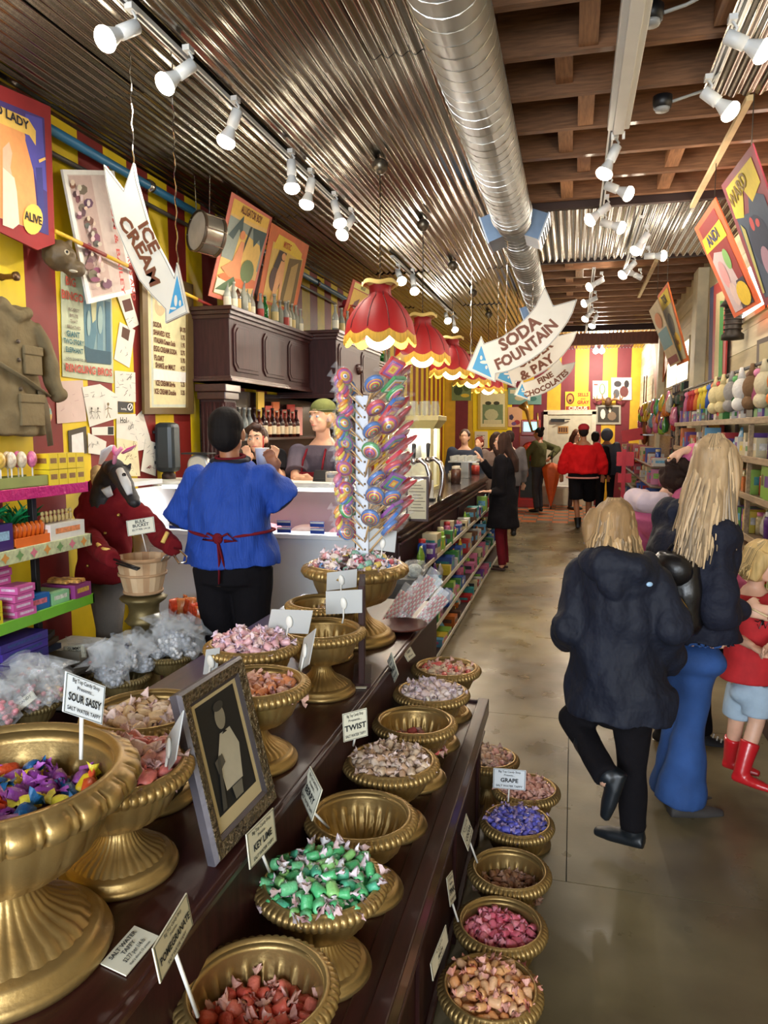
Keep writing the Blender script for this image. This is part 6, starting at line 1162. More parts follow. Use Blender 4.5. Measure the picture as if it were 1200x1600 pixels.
rbd('tall narrow circus banner with a green alligator on the right wall','circus_banner',[(1112,450),(1141,430),(1131,690),(1107,690)],(170,50,44),[((60,66,110),[(1112,450),(1118,446),(1112,690),(1107,690)]),((206,190,140),[(1122,460),(1136,452),(1126,660),(1116,660)]),((70,150,70),[(1128,470),(1134,470),(1130,640),(1125,600)]),((220,170,60),[(1110,662),(1128,660),(1127,680),(1109,682)])],cat='banner',x=1.36)
rbd('long faded orange banner on the far right wall','circus_banner',[(1018,530),(1036,516),(1048,560),(1026,630)],(206,120,80),[((226,190,150),[(1024,535),(1034,528),(1040,560),(1030,600)])],cat='banner',x=1.38)
rbd('dark framed oval picture on the boards at the right edge','framed_picture',[(1186,532),(1216,520),(1214,600),(1184,598)],(70,50,36),[((176,160,120),[(1190,538),(1212,530),(1211,594),(1189,592)])],cat='picture',x=1.385)
t=thing('iron_lantern','black iron ship lantern hanging beside the alligator banner','lantern',(1.28,6.9,2.62)); B().lathe([(.03,.22),(.10,.14),(.11,.12),(.07,.11),(.065,-.1),(.09,-.12),(.09,-.16),(.001,-.17)],20,cap=(1,0)).ob('body',mt((50,44,38),.5,.5),t); B().tube([(0,0,.22),(0,0,.4)],.006,6).ob('chain',BLACK,t); B().box((.07,0,.4),(.16,.015,.015)).ob('bracket',BLACK,t)
for k in range(5): B().lathe([(.072,-.08+.04*k),(.078,-.075+.04*k),(.072,-.07+.04*k)],16).ob('guard_ring',mt((60,50,44),.5,.5),t)
# far right racks
fr_=thing('far_right_rack','far rack of toys and sweets along the right wall, beyond the white column','shelf',(1.2,12.5,0))
for z in (.5,.75,1.0,1.25): rb('shelf_board',.95,1.4,9.7,16.3,z-.02,z,WG,fr_)
rb('backing',1.36,1.4,9.7,16.3,0,2.05,WG2,fr_); rb('base',1.0,1.36,9.7,16.3,0,.48,wood((150,100,54),.5),fr_)
for i,z in enumerate((.5,.75,1.0,1.25)): row('the %s shelf of the far rack'%('lowest','second','third','top')[i],'goods on the %s far rack shelf'%('lowest','second','third','top')[i],1.08,9.8,16.1,z+.001,[0,4,0,6,5,10,2],dep=.2,hmax=.2,seed=80+i,step=.30)
r=random.Random(4)
for k in range(64):
    y=9.9+r.random()*5.6; z=1.62+r.random()*.38; n,c=r.choice([PALN[i] for i in (0,4,3,1,13,5,6,7,12,4,0)])
    inst('hanging_toy','%s toy hanging on the far right rack, %s'%(n,'upper row' if z>1.8 else 'lower row'),'toy',(1.28-.06*r.random(),y,z),[(a,m) for a,m in pbag(.2,c,.12)],r.uniform(-.4,.4),'hanging toys on the far rack',r.uniform(.8,1.3))
t=thing('jewellery_panel','tall black panel crowded with dark trinkets beside the white column','display rack',(1.27,10.3,1.65)); B().box((.06,0,0),(.05,.9,1.3)).ob('panel',mt((30,26,24),.6),t)
for k in range(70): B().box((.02,-.42+.12*(k%8)+r.uniform(-.02,.02),.58-.14*(k//8)),(.03,.05,r.uniform(.06,.12))).ob('trinket',mt(r.choice(((60,40,34),(90,40,36),(40,40,44),(120,110,100),(50,80,50))),.4,.3),t)
t=thing('wooden_guitar_case','tall wooden instrument leaning on the far right wall','instrument',(1.3,14.8,1.9)); B().lathe([(.001,-.5),(.15,-.42),(.17,-.25),(.1,-.02),(.13,.15),(.08,.3),(.03,.36),(.03,.75),(.05,.8),(.001,.82)],20,M=Matrix.Diagonal((.35,1,1,1))).ob('body',mt((150,84,44),.4),t); B().box((-.04,0,.3),(.02,.03,1.0)).ob('neck',mt((90,50,30),.4),t)
inst('red_sign_board','flat red sign board standing out over the far racks','sign',(.97,13.3,1.62),[('board',B().box((0,0,0),(.34,.02,.2),Matrix.Rotation(-.15,4,'Y')).mesh('board',mt((196,40,44),.5))),('arm',B().box((.24,.0,0),(.22,.02,.02)).mesh('arm',STEEL))])
inst('red_shelf_stand','red striped stand before the far racks','stand',(.78,12.2,0),[('post',B().box((0,0,.7),(.06,.06,1.4)).mesh('post',mt((196,36,56),.5))),('panel',B().box((.02,0,1.25),(.26,.03,.22)).box((.02,0,.95),(.2,.03,.14)).mesh('panel',mt((206,50,66),.5))),('foot',B().box((0,0,.015),(.3,.3,.03)).mesh('foot',BLACK))])
inst('tan_counter_end','slanted tan wooden counter end on the right, past the pink hoodie','counter',(.93,9.3,0),[('body',B().ext([(-.12,-.3,0),(.1,-.3,0),(.1,-.3,.95),(-.02,-.3,.95)],(0,.6,0)).mesh('body',mt((190,128,66),.5)))])
# ================= PEOPLE
SK=mt((226,176,146),.5,0,.05,90,.08,20,name='skin_light',coat=.0); SK2=mt((168,112,80),.5,0,.05,90,.08,20,name='skin_tan'); SK3=mt((214,160,130),.5,0,.05,90,.08,20,name='skin_mid')
def rotm(yaw=0,pitch=0,roll=0): return (Matrix.Rotation(yaw,4,'Z')@Matrix.Rotation(pitch,4,'X')@Matrix.Rotation(roll,4,'Y'))
class P: pass
def mk(label,loc,rz,H,skin=SK,wide=1,lean=(0,0),hy=0,hp=0,hr=0,J=None,vox=.009,hs=1,depth=1):
    p=P(); p.k=H/1.75; p.w=wide; p.lean=lean; p.vox=vox; p.skin=skin; p.dp=depth
    t=p.t=thing('person',label,'person',loc,rz); I=t.matrix_basis.inverted(); k=p.k
    j={'neck':(0,0,1.49),'head':(0,.02,1.64),'shL':(-.185*wide,0,1.42),'shR':(.185*wide,0,1.42),'elL':(-.24*wide,.0,1.13),'elR':(.24*wide,0,1.13),'wrL':(-.24*wide,.08,.88),'wrR':(.24*wide,.08,.88),
       'hipL':(-.09*wide,0,.92),'hipR':(.09*wide,0,.92),'knL':(-.095,.02,.50),'knR':(.095,.02,.50),'anL':(-.095,-.02,.085),'anR':(.095,-.02,.085)}
    L={}
    for n,v in j.items():
        v=Vector(v)*k; f=max(0,min(1.15,(v.z-.95*k)/(.5*k)))
        if n[:2] in('ne','he','sh','el','wr'): v+=Vector((lean[0]*f,lean[1]*f,0)) if n[:2] in ('ne','he','sh') else Vector((lean[0],lean[1],0))*.9
        L[n]=v
    for n,v in (J or {}).items(): L[n]=(I@v) if isinstance(v,Vector) else Vector(v)
    p.J=L; p.HM=Matrix.Translation(L['head'])@rotm(hy,hp,hr)@Matrix.Scale((k if H>1.4 else k*1.12)*hs,4); return p
def tors(p,e=0,z0=.84,z1=1.47,flare=0,belly=0):
    k=p.k;out=[]; J=p.J; S=(J['shL']+J['shR'])/2; Hc=(J['hipL']+J['hipR'])/2; sv=J['shR']-J['shL']; hv=J['hipR']-J['hipL']
    cl=lambda a:max(-.7,min(.7,a)); as_,ah=cl(math.atan2(sv.y,sv.x)),cl(math.atan2(hv.y,hv.x)); nk=J['neck']
    for z,rx,ry in ((.70,.155,.12),(.84,.158,.115),(.95,.168,.12),(1.08,.150,.112),(1.2,.155,.118),(1.32,.172,.115),(1.40,.160,.098),(1.45,.105,.08),(1.49,.062,.062)):
        if z<z0-.001 or z>z1+.021: continue
        f=(z-.92)/.5; ff=flare*max(0,(1.2-z)/.5); g=belly*math.exp(-((z-1.02)/.15)**2)
        if f<=0: c=Vector((Hc.x,Hc.y,z*k))
        elif f<=.96: c=Hc.lerp(S,f/1.0); c.z=Hc.z+(S.z-Hc.z)*f
        else: g2=min(1,(z-1.40)/.09); c=(Hc.lerp(S,.96)).lerp(nk,g2)
        out.append((c.x,c.y,c.z,(rx*p.w+e+ff+g)*k,(ry*p.w*p.dp+e+ff*.8+g)*k,ah+(as_-ah)*max(0,min(1,f))))
    if z0<.70: o=out[0]; out.insert(0,(o[0],o[1],z0*k,o[3]+flare*.25*k,o[4]+flare*.2*k,ah))
    return out
def hand(b,w,d,up,k=1,curl=.5,spread=.2,thumb=1):
    d=Vector(d).normalized(); up=Vector(up); up=(up-d*up.dot(d)).normalized(); s=d.cross(up)*thumb
    b.tube([w-d*.01*k,w+d*.03*k,w+d*.085*k],[.026*k,.036*k,.038*k],10,flat=.42,up=up)
    for i in range(4):
        o=w+d*.082*k+s*(.030-.020*i)*k; l=(.068,.076,.07,.056)[i]*k; q=d+s*(.12-.08*i)*spread; a=[o-q*.01*k]; cur=o; ang=0
        for m in range(3):
            cur=cur+(q*math.cos(ang)-up*math.sin(ang))*l*(.42,.32,.26)[m]; a.append(cur); ang+=curl*.9
        b.tube(a,[.0088*k,.0085*k,.008*k,.0065*k],7)
    o=w+d*.02*k+s*.026*k; b.tube([o,o+(d*.6+s*.8-up*.2).normalized()*.032*k,o+(d*.9+s*.5-up*.45).normalized()*.062*k],[.012*k,.011*k,.008*k],7)
def body(p,hands='LR',curl=.5,up=None,hd=None,legs=True,chin=0,arms='LR'):
    J,k=p.J,p.k; b=B(); b.loft(tors(p,0),20)
    b.tube([J['neck']-Vector((0,0,.05*k)),J['neck']+(J['head']-J['neck'])*.6],[.056*k,.050*k],14)
    H=p.HM; b.ell((0,-.012,.025),(.074,.092,.092),18,14,M=H).ell((0,.022,-.035),(.056,.066,.072),16,12,M=H).ell((0,.062,-.078),(.028,.024,.022),10,8,M=H)
    b.tube([H@Vector((0,.082,.022)),H@Vector((0,.106,-.018)),H@Vector((0,.094,-.03))],[.008*k,.0135*k,.011*k],8).ell((0,.084,-.052),(.024,.012,.008),10,6,M=H).ell((0,.080,.040),(.05,.012,.01),12,6,M=H)
    for s in (-1,1): b.ell((s*.077,-.008,-.005),(.012,.02,.032),8,8,M=H).ell((s*.032,.066,-.022),(.02,.016,.018),8,6,M=H)
    for s in 'LR':
        b.ell(J['sh'+s],(.054*k,.054*k,.054*k),12,8).ell(J['kn'+s],.048*k,12,8)
        if s in arms:
            b.ell(J['el'+s],.037*k,12,8).tube([J['sh'+s],(J['sh'+s]+J['el'+s])/2,J['el'+s]],[.052*k,.046*k,.038*k],12).tube([J['el'+s],J['el'+s]*.6+J['wr'+s]*.4,J['wr'+s]],[.039*k,.038*k,.025*k],12)
        if s in hands:
            d=(hd or {}).get(s,(J['wr'+s]-J['el'+s])); u=(up or {}).get(s,(0,-1,.3) if abs(Vector(d).normalized().y)<.8 else (0,0,1)); hand(b,J['wr'+s],d,u,k,curl,.3,-1 if s=='R' else 1)
        if legs:
            b.tube([J['hip'+s],(J['hip'+s]+J['kn'+s])/2,J['kn'+s]],[.082*k,.070*k,.052*k],12).tube([J['kn'+s],J['kn'+s]*.65+J['an'+s]*.35,J['an'+s]],[.052*k,.050*k,.034*k],12)
            b.tube([J['an'+s],J['an'+s]+Vector((0,.02,-.035))*k],[.034*k,.028*k],10)
    return fuse(b,'body',p.skin,p.t,p.vox,3)
def face(p,iris=(70,90,110),brow=(110,80,50),lip=(190,100,96)):
    H=p.HM
    for s in (-1,1):
        e=B().ell((s*.031,.074,.008),(.0135,.010,.0085),12,8,M=H).ob('eye',mt((226,222,216),.2,var=0),p.t); B().ell((s*.031,.0835,.008),(.0062,.003,.0064),10,6,M=H).ob('iris',mt(iris,.2,var=0),e,kind='part') if 0 else B().ell((s*.031,.0838,.008),(.0062,.0028,.0064),10,6,M=H).ob('iris',mt(iris,.2,var=0),e)
        B().tube([H@Vector((s*.012,.089,.032)),H@Vector((s*.03,.089,.037)),H@Vector((s*.05,.076,.03))],[.003,.0038,.002],6).ob('eyebrow',mt(brow,.8),p.t)
    B().tube([H@Vector((-.023,.086,-.051)),H@Vector((0,.0975,-.0535)),H@Vector((.023,.086,-.050))],[.002,.0048,.002],8).ob('lips',mt(lip,.45),p.t)
def topw(p,name,mat,z0=.84,e=.018,sl=.5,slr=.012,flare=0,disp=.010,belly=0,arms='LR',ds=8,extra=None,vox=None,z1=1.45):
    J,k=p.J,p.k; b=B(); b.loft(tors(p,e,z0,z1,flare,belly),24)
    for s in arms:
        b.ell(J['sh'+s],((.062+slr)*k,)*3,12,8); a,m,c=J['sh'+s],J['el'+s],J['wr'+s]
        if sl<=.5: q=a+(m-a)*(sl*2); b.tube([a,a+(q-a)*.5,q],[(.058+slr)*k,(.060+slr*1.5)*k,(.058+slr*2.2)*k],14)
        else: q=m+(c-m)*((sl-.5)*2); b.ell(m,(.052+slr)*k,12,8).tube([a,(a+m)/2,m],[(.058+slr)*k,(.054+slr)*k,(.048+slr)*k],14).tube([m,(m+q)/2,q],[(.048+slr)*k,(.044+slr)*k,(.036+slr)*k],14)
    if extra: extra(b,p)
    return fuse(b,name,mat,p.t,vox or p.vox*1.15,3,disp*k,ds)
def pants(p,mat,name='trousers',end=1.0,wk=.062,wa=.05,e=.012,disp=.006,top=.98,wh=.095):
    J,k=p.J,p.k; b=B(); b.loft([s for s in tors(p,e,.84,1.1) if s[2]<=(top+.02)*k],20); b.ell(((J['hipL']+J['hipR'])/2-Vector((0,0,.05*k))),(.155*p.w*k,.115*p.w*p.dp*k,.09*k),16,10)
    for s in 'LR':
        h,n,a=J['hip'+s],J['kn'+s],J['an'+s]
        if end<=.55: q=h+(n-h)*(end*2); b.tube([h,(h+q)/2,q],[wh*k,wk*1.25*k,wk*1.25*k],14)
        else: q=n+(a-n)*((end-.5)*2); b.ell(n,wk*1.02*k,12,8).tube([h,(h+n)/2,n],[wh*k,(wh+wk)/2*k,wk*k],14).tube([n,(n+q)/2,q],[wk*k,(wk+wa)/2*k,wa*k],14)
    return fuse(b,name,mat,p.t,p.vox*1.1,10,disp,10)
def shoes(p,mat,name='shoe',sole=None,hgt=.0,dirs=None,flat=False,len_=.17):
    for s in 'LR':
        a=p.J['an'+s].copy(); k=p.k; d=Vector((dirs or {}).get(s,(0,1,0))).normalized(); z=Vector((0,0,1)); z=(z-d*z.dot(d)).normalized()
        b=B(); h=a-z*.045*k
        if flat: b.tube([h-d*.04*k-z*.01*k,h+d*.05*k-z*.012*k,h+d*len_*k-z*.015*k],[.032*k,.034*k,.026*k],10,flat=.55,up=z)
        else: b.tube([h-d*.05*k,h+d*.03*k,h+d*.11*k-z*.008*k,h+d*len_*k-z*.016*k],[.042*k,.046*k,.042*k,.026*k],12,flat=.8,up=z).tube([a-z*.03*k,a+(p.J['kn'+s]-a)*.06],[.045*k,.044*k],12)
        if hgt: b.tube([a-z*.02*k,a+(p.J['kn'+s]-a)*hgt*.5,a+(p.J['kn'+s]-a)*hgt],[.05*k,.056*k,.064*k],14)
        o=fuse(b,name,mat,p.t,.008,3)
        if sole: B().tube([h-d*.05*k-z*.034*k,h+d*.05*k-z*.034*k,h+d*(len_+.02)*k-z*.034*k],[.038*k,.046*k,.03*k],14,flat=.28,up=z).ob('sole',sole,o)
def hair(p,c,style='short',L=.3,seed=0,vox=.008,sz=(1,1,.12),amt=.012,rough=.45,wd=1):
    H=p.HM; b=B(); rough=.75 if max(c)<60 else rough
    m=mt(c,rough,0,.5 if max(c)<60 else .8,70,.35,26,sc=(1,1,.12),name='hair_%d_%d_%d'%tuple(c),dist=.006,spec=.2)
    b.ell((0,-.022,.04),(.084,.092,.088),20,14,M=H).ell((0,-.045,-.0),(.078,.07,.085),18,12,M=H)
    if style=='long':
        bk=[H@Vector((0,-.05,.02)),H@Vector((0,-.07,-.08)),(H@Vector((0,-.075,-.08)))-Vector((0,.07,L*.5)),(H@Vector((0,-.075,-.08)))-Vector((0,.10,L))]
        b.tube(bk,[.085*wd,.092*wd,.085*wd,.045*wd],18,flat=.62,up=(H.to_3x3()@Vector((0,1,0))))
        for s in (-1,1): b.tube([H@Vector((s*.06,.0,.07)),H@Vector((s*.082,.012,.0)),H@Vector((s*.085,.0,-.09)),(H@Vector((s*.08,-.01,-.09)))-Vector((0,0,L*.55))],[.03,.034,.036,.018],10,flat=.8)
    if style=='bob':
        b.ell((0,-.03,-.035),(.098,.092,.10),18,14,M=H)
        for s in (-1,1): b.tube([H@Vector((s*.06,.02,.07)),H@Vector((s*.09,.02,.0)),H@Vector((s*.09,.01,-.1))],[.03,.034,.022],10)
    if style=='curly':
        r=random.Random(seed)
        for i in range(60):
            a=r.uniform(0,6.28); e=r.uniform(-.9,1.3); b.ell((.095*math.cos(a)*math.cos(e),-.03+.10*math.sin(a)*math.cos(e) if math.sin(a)<.5 else -.02,.03+.1*math.sin(e)),(.025,.025,.025),8,6,M=H)
    if style=='bun': b.ell((0,-.10,.10),(.04,.04,.04),10,8,M=H)
    if style=='tuft': b.ell((0,.03,.10),(.06,.05,.03),12,8,M=H)
    return fuse(b,'hair',m,p.t,vox,2,amt,26,sz)
def strands(p,c,L,n=46,seed=1,side=1):   # loose locks over the hair mass
    r=random.Random(seed); H=p.HM; b=B(); mats=[mt(tuple(min(255,int(x*f)) for x in c),.4,0,0,1,.1,40) for f in (.72,.95,1.15)]
    for i in range(n):
        a=PI+PI*r.random() if side else r.uniform(0,6.28); a=r.uniform(PI*.98,PI*2.02); x,y=math.cos(a),math.sin(a); b.k=i%3
        l=L*r.uniform(.7,1.02); pts=[H@Vector((x*.03,-.01+y*.03,.13)),H@Vector((x*.078,-.02+y*.082,.07)),H@Vector((x*.094,-.02+y*.092,-.02))]
        q=pts[-1]; 
        for m in range(4): q=q+Vector((x*.004+r.uniform(-.012,.012),y*(.004 if L<.2 else .03)+r.uniform(-.008,.008),-l/4)); pts.append(q)
        b.tube(pts,[.002,.0045,.005,.0055,.0055,.005,.002],5,flat=.6)
    return b.ob('hair_locks',mats,p.t,kind='stuff')
wp=lambda px,py,y:PY(px,py,y)
NAVY=cloth((24,28,42),.45,16); NAVY2=mt((25,28,44),.75,0,.6,14,.15,5,name='navy_jacket',dist=.03,spec=.35); JEANS=mt((44,80,140),.85,0,.4,120,.22,7,name='blue_denim',dist=.004); BLKC=cloth((22,20,24),.35,14); MAR=cloth((110,26,38),.3,14)
# --- 1 man in blue
a=wp(360,700,3.72)
p=mk('man seen from behind in a bright blue polo shirt, dark trousers and maroon apron strings',(a.x,3.72,0),.06,1.80,SK2,1.18,hy=.05,vox=.008,hs=1.13,depth=1.12,J={'head':wp(356,678,3.72),'neck':wp(360,722,3.73),'shL':wp(307,752,3.75),'shR':wp(412,750,3.75),'elL':wp(286,812,3.80),'wrL':wp(318,800,4.02),'elR':wp(440,783,3.82),'wrR':wp(431,738,3.93)})
body(p,curl=1.0,up={'R':Vector((.3,1,0)),'L':Vector((0,0,1))},hd={'R':Vector((-.35,.1,.9)),'L':Vector((.6,.6,0))})
BLUE=mt((24,70,168),.75,0,.35,16,.10,30,name='blue_shirt',sc=(6,6,.4),dist=.02)
topw(p,'polo_shirt',BLUE,.90,.03,.50,.024,.02,.020,.03,z1=1.49)
pants(p,BLKC,wk=.085,wa=.07,wh=.12); shoes(p,BLACK)
hair(p,(22,18,18),'short',amt=.004); 
J=p.J; TRM=mt((22,24,40),.8)
B().tube([J['neck']+Vector((.098*math.cos(q),.088*math.sin(q),.010+.012*math.sin(q))) for q in [i*PI/8 for i in range(17)]],.017,8).ob('collar',TRM,p.t)
B().tube([J['neck']+Vector((.080*math.cos(q),.072*math.sin(q),.030+.012*math.sin(q))) for q in [i*PI/8 for i in range(17)]],.008,6).ob('apron_neck_strap',MAR,p.t)
for s in 'LR':
    d=(J['el'+s]-J['sh'+s]).normalized(); q=J['el'+s]+d*.0; B().tube([q-d*.012,q+d*.012],[.089,.089],20,cap=False).ob('sleeve_band',TRM,p.t)
sec=tors(p,.036,.9,1.2,0,.03); zz=1.10*p.k; B().tube([(.232*math.cos(q),.185*math.sin(q)-.0,zz+.025*abs(math.cos(q))) for q in [i*PI/14 for i in range(29)]],.014,8,flat=.6).ob('apron_string',MAR,p.t)
b=B().ell((0,-.20,zz),(.03,.016,.03),10,8).tube([(0,-.2,zz),(.06,-.215,zz+.03),(.1,-.2,zz-.01),(.04,-.21,zz-.01)],.012,6,flat=.5).tube([(0,-.2,zz),(-.05,-.215,zz+.03),(-.08,-.21,zz-.005),(-.02,-.21,zz-.01)],.012,6,flat=.5).tube([(0,-.2,zz),(.015,-.215,zz-.12),(.005,-.205,zz-.24)],[.014,.016,.012],8,flat=.4).tube([(0,-.2,zz),(.03,-.215,zz-.1),(.045,-.21,zz-.16)],[.012,.014,.01],8,flat=.4); b.ob('apron_bow',MAR,p.t)
c=wp(410,735,3.99); t=thing('paper_cup','white paper cup with a red straw held by the man in blue','cup',c,0)
B().lathe([(.001,0),(.028,0),(.041,.125),(.044,.128),(.041,.131),(.001,.126)],24).ob('cup',mt((232,234,238),.5,var=.02),t); B().tube([(.005,0,.08),(.01,0,.2)],.004,8).ob('straw',mt((210,40,40),.4),t)
# staff floor riser
B().box((-1.75,5.75,.05),(1.0,1.3,.1)).ob('staff_platform',mt((50,44,40),.7)).__setitem__('label','low dark platform behind the ice cream case'); D.objects['staff_platform']['category']='platform'
# --- 2 woman at the case
a=wp(412,690,5.18)
p=mk('dark-haired woman in a black top resting her cheek on her hand behind the case',(a.x+.05,5.36,.1),PI-.05,1.60,SK,.95,lean=(.0,.10),hy=.12,hp=.05,hr=.12,vox=.007,J={'head':wp(402,688,5.14),'neck':wp(410,712,5.24),'elL':wp(440,752,5.10),'wrL':wp(425,722,5.02),'elR':wp(384,757,5.02),'wrR':wp(389,722,5.05),'shL':wp(436,713,5.25),'shR':wp(388,726,5.27)})
body(p,curl=.9,hd={'R':Vector((.2,0,1)),'L':Vector((-.3,0,1))},legs=False); face(p,(70,50,36),(50,34,26)); topw(p,'black_top',BLKC,.84,.014,.34,.008,0,.006); hair(p,(60,38,30),'short',amt=.008); b=B().ell((.0,-.09,.04),(.07,.05,.07),14,10,M=p.HM).tube([p.HM@Vector((-.06,.05,.095)),p.HM@Vector((0,.04,.12)),p.HM@Vector((.07,.02,.08))],[.02,.026,.03],10); b.ob('hair_sweep',mt((66,42,32),.45,0,.6,60,.3,30,sc=(1,1,.3)),p.t); pants(p,BLKC,top=.96)
# --- 3 cashier
a=wp(503,690,5.25)
p=mk('young man in a backwards green cap, grey T-shirt and maroon apron smiling behind the case',(a.x,5.40,.1),PI-.05,1.80,SK,1.02,lean=(0,.06),hy=-.35,hp=-.04,vox=.007,J={'head':wp(502,652,5.22),'neck':wp(506,684,5.32),'shL':wp(538,705,5.32),'shR':wp(466,708,5.30),'elR':wp(462,748,5.12),'wrR':wp(490,752,4.96),'elL':wp(545,745,5.1),'wrL':wp(528,752,4.95)})
body(p,curl=.6,hd={'R':Vector((.9,.1,0)),'L':Vector((-.9,.2,0))},legs=False); face(p,(90,130,170),(170,130,80)); GT=cloth((92,84,96),.25,14)
topw(p,'grey_t_shirt',GT,.84,.016,.40,.012,0,.006); hair(p,(196,156,104),'short',amt=.005)
H=p.HM; capm=cloth((104,110,64),.3,20); b=B().ell((0,-.026,.06),(.09,.10,.075),20,12,M=H); fuse(b,'cap_crown',capm,p.t,.008,2); B().tube([H@Vector((.093*math.cos(q),-.026+.104*math.sin(q),.052)) for q in [i*PI/12 for i in range(25)]],.008,8,flat=.6).ob('cap_band',mt((84,90,50),.8),p.t); B().tube([H@Vector((0,-.1,.045)),H@Vector((0,-.14,.03)),H@Vector((0,-.17,.015))],[.05,.055,.03],12,flat=.15,up=(0,0,1)).ob('cap_peak',capm,p.t)
fr=[]; k=p.k; b=B(); sc_=(p.J['shL']+p.J['shR'])/2; dy=sc_.y; dx=sc_.x; zt=sc_.z-.14; b.ext([(dx-.13,dy+.165,zt-.4),(dx+.13,dy+.165,zt-.4),(dx+.13,dy+.185,zt-.03),(dx+.085,dy+.185,zt),(dx-.085,dy+.185,zt),(dx-.13,dy+.185,zt-.03)],(0,.012,0)); b.ob('apron_bib',MAR,p.t,bevel=.003); 
for s in (-1,1): B().tube([(dx+s*.08,dy+.19,zt-.01),(dx+s*.08,dy+.16,zt+.08),(dx+s*.075,dy+.10,zt+.155),(dx+s*.06,dy+.0,zt+.185)],.014,6,flat=.5).ob('apron_strap',MAR,p.t)
pants(p,BLKC,top=.96)
# --- 4 walking girl
p=mk('girl seen from behind in a big dark navy hooded coat, walking with one boot lifted',(.25,2.96,0),.42,1.50,SK,1.05,vox=.009,depth=1.15,hy=.0,J={'head':wp(957,822,2.93),'neck':wp(962,862,2.95),'shL':wp(912,900,2.98),'shR':wp(1018,905,2.93),'elL':wp(888,972,2.92),'elR':wp(1050,985,2.86),'wrL':wp(890,1000,3.16),'wrR':wp(1035,1050,3.1),'hipL':wp(945,1090,2.96),'hipR':wp(990,1090,2.94),'knL':wp(895,1122,3.06),'anL':wp(948,1215,2.78),'knR':wp(988,1200,2.96),'anR':wp(990,1296,2.93)})
body(p); shl=p.t.matrix_basis.inverted().to_3x3()
def coatx(b,p):
    J=p.J; n=J['neck']
    b.tube([n+Vector((-.11,.02,-.015)),n+Vector((-.09,-.09,-.03)),n+Vector((0,-.135,-.05)),n+Vector((.09,-.09,-.03)),n+Vector((.11,.02,-.015))],[.036,.055,.066,.055,.036],12).ell(n+Vector((0,-.12,-.09)),(.12,.055,.075),14,8)
COAT=mt((19,24,40),.72,0,.6,12,.2,5,name='navy_coat',dist=.04,sc=(1,1,.7),spec=.4)
topw(p,'navy_coat',COAT,.70,.040,.93,.034,.045,.034,.0,ds=6,extra=coatx,vox=.010)
pants(p,BLKC,wk=.068,wa=.06,wh=.1)
I3=p.t.matrix_basis.inverted().to_3x3(); shoes(p,mt((24,30,36),.4),'rubber_boot',hgt=.62,dirs={'R':I3@Vector((-1,.35,.0)),'L':I3@Vector((-.35,-.1,-1))},len_=.18)
hair(p,(166,132,92),'bob',amt=.010); strands(p,(178,146,104),.13,110,3)
n=p.J['neck']; B().tube([n+Vector((-.10,.05,.03)),n+Vector((-.075,-.06,.028)),n+Vector((.0,-.09,.022))],[.012,.03,.026],10,flat=.5).ob('grey_hood_lining',mt((130,134,150),.8),p.t)
B().ell(shl@(wp(1015,913,2.80)-p.t.location)*1.0,(.013,.006,.009),12,8).ob('white_logo_patch',mt((170,206,240),.4,var=0),p.t)
# --- 5 blonde woman
p=mk('blonde long-haired woman in a navy jacket and flared blue jeans, turned to the shelves',(.64,3.40,0),-.55,1.68,SK,1.08,lean=(.0,.03),vox=.009,hy=-.1,J={'head':wp(1118,724,3.36),'neck':wp(1108,785,3.38),'shL':wp(1050,812,3.45),'shR':wp(1122,830,3.26),'elL':wp(1062,900,3.6),'wrL':wp(1100,960,3.75),'elR':wp(1122,958,3.20),'wrR':wp(1158,950,3.38),'hipL':wp(1068,1010,3.42),'hipR':wp(1092,1012,3.38),'knL':wp(1062,1120,3.46),'knR':wp(1080,1130,3.38),'anL':wp(1052,1235,3.50),'anR':wp(1062,1252,3.36)})
body(p,curl=.8,hands='R',hd={'R':Vector((.9,.3,-.1))})
def jx(b,p):
    n=p.J['neck']; b.tube([n+Vector((-.12,.03,-.03)),n+Vector((-.10,-.09,-.05)),n+Vector((.0,-.12,-.06)),n+Vector((.10,-.07,-.05))],[.03,.05,.055,.035],12)
topw(p,'navy_jacket',NAVY2,.74,.030,.96,.024,.02,.034,ds=7,extra=jx)
pants(p,JEANS,wk=.066,wa=.115,wh=.094,e=.006,disp=.012)
I3=p.t.matrix_basis.inverted().to_3x3(); shoes(p,mt((60,56,54),.7),sole=mt((206,200,190),.5),dirs={'R':I3@Vector((1,.25,0)),'L':I3@Vector((1,.3,0))},len_=.20)
hair(p,(186,156,118),'long',.34,vox=.008,amt=.016,wd=1.02); strands(p,(196,168,130),.40,190,5)
bq=wp(1052,925,3.22); t=thing('backpack','small black leather backpack with a gold zip, hung on the blonde woman','backpack',bq,-.35)
b=B().loft([(0,0,-.17,.10,.05),(0,0,-.13,.125,.075),(0,0,.0,.12,.08),(0,.0,.12,.10,.065),(0,0,.165,.06,.04)],18); fuse(b,'bag_body',mt((20,18,20),.35,0,.4,20,coat=.3),t,.010,3,.012,9)
b=B().ell((0,-.05,.10),(.085,.05,.07),14,10).tube([(-.05,.03,.14),(0,.02,.22),(.05,.03,.14)],.009,6); b.ob('flap',mt((22,20,22),.35,0,.3,20),t)
B().tube([(-.02,-.1,.06),(.03,-.1,.02),(.065,-.085,-.03),(.085,-.07,-.07)],.006,8).ob('gold_zip',mt((180,150,90),.3,.9),t); B().tube([(.085,-.075,-.07),(.085,-.08,-.12)],.006,6).ob('zip_tag',CHROME,t)
for s in (-1,1): B().tube([(s*.06,.04,.13),(s*.10,.10,.2),(s*.12,.17,.1),(s*.1,.12,-.1)],.014,6,flat=.5).ob('shoulder_strap',BLACK,t)
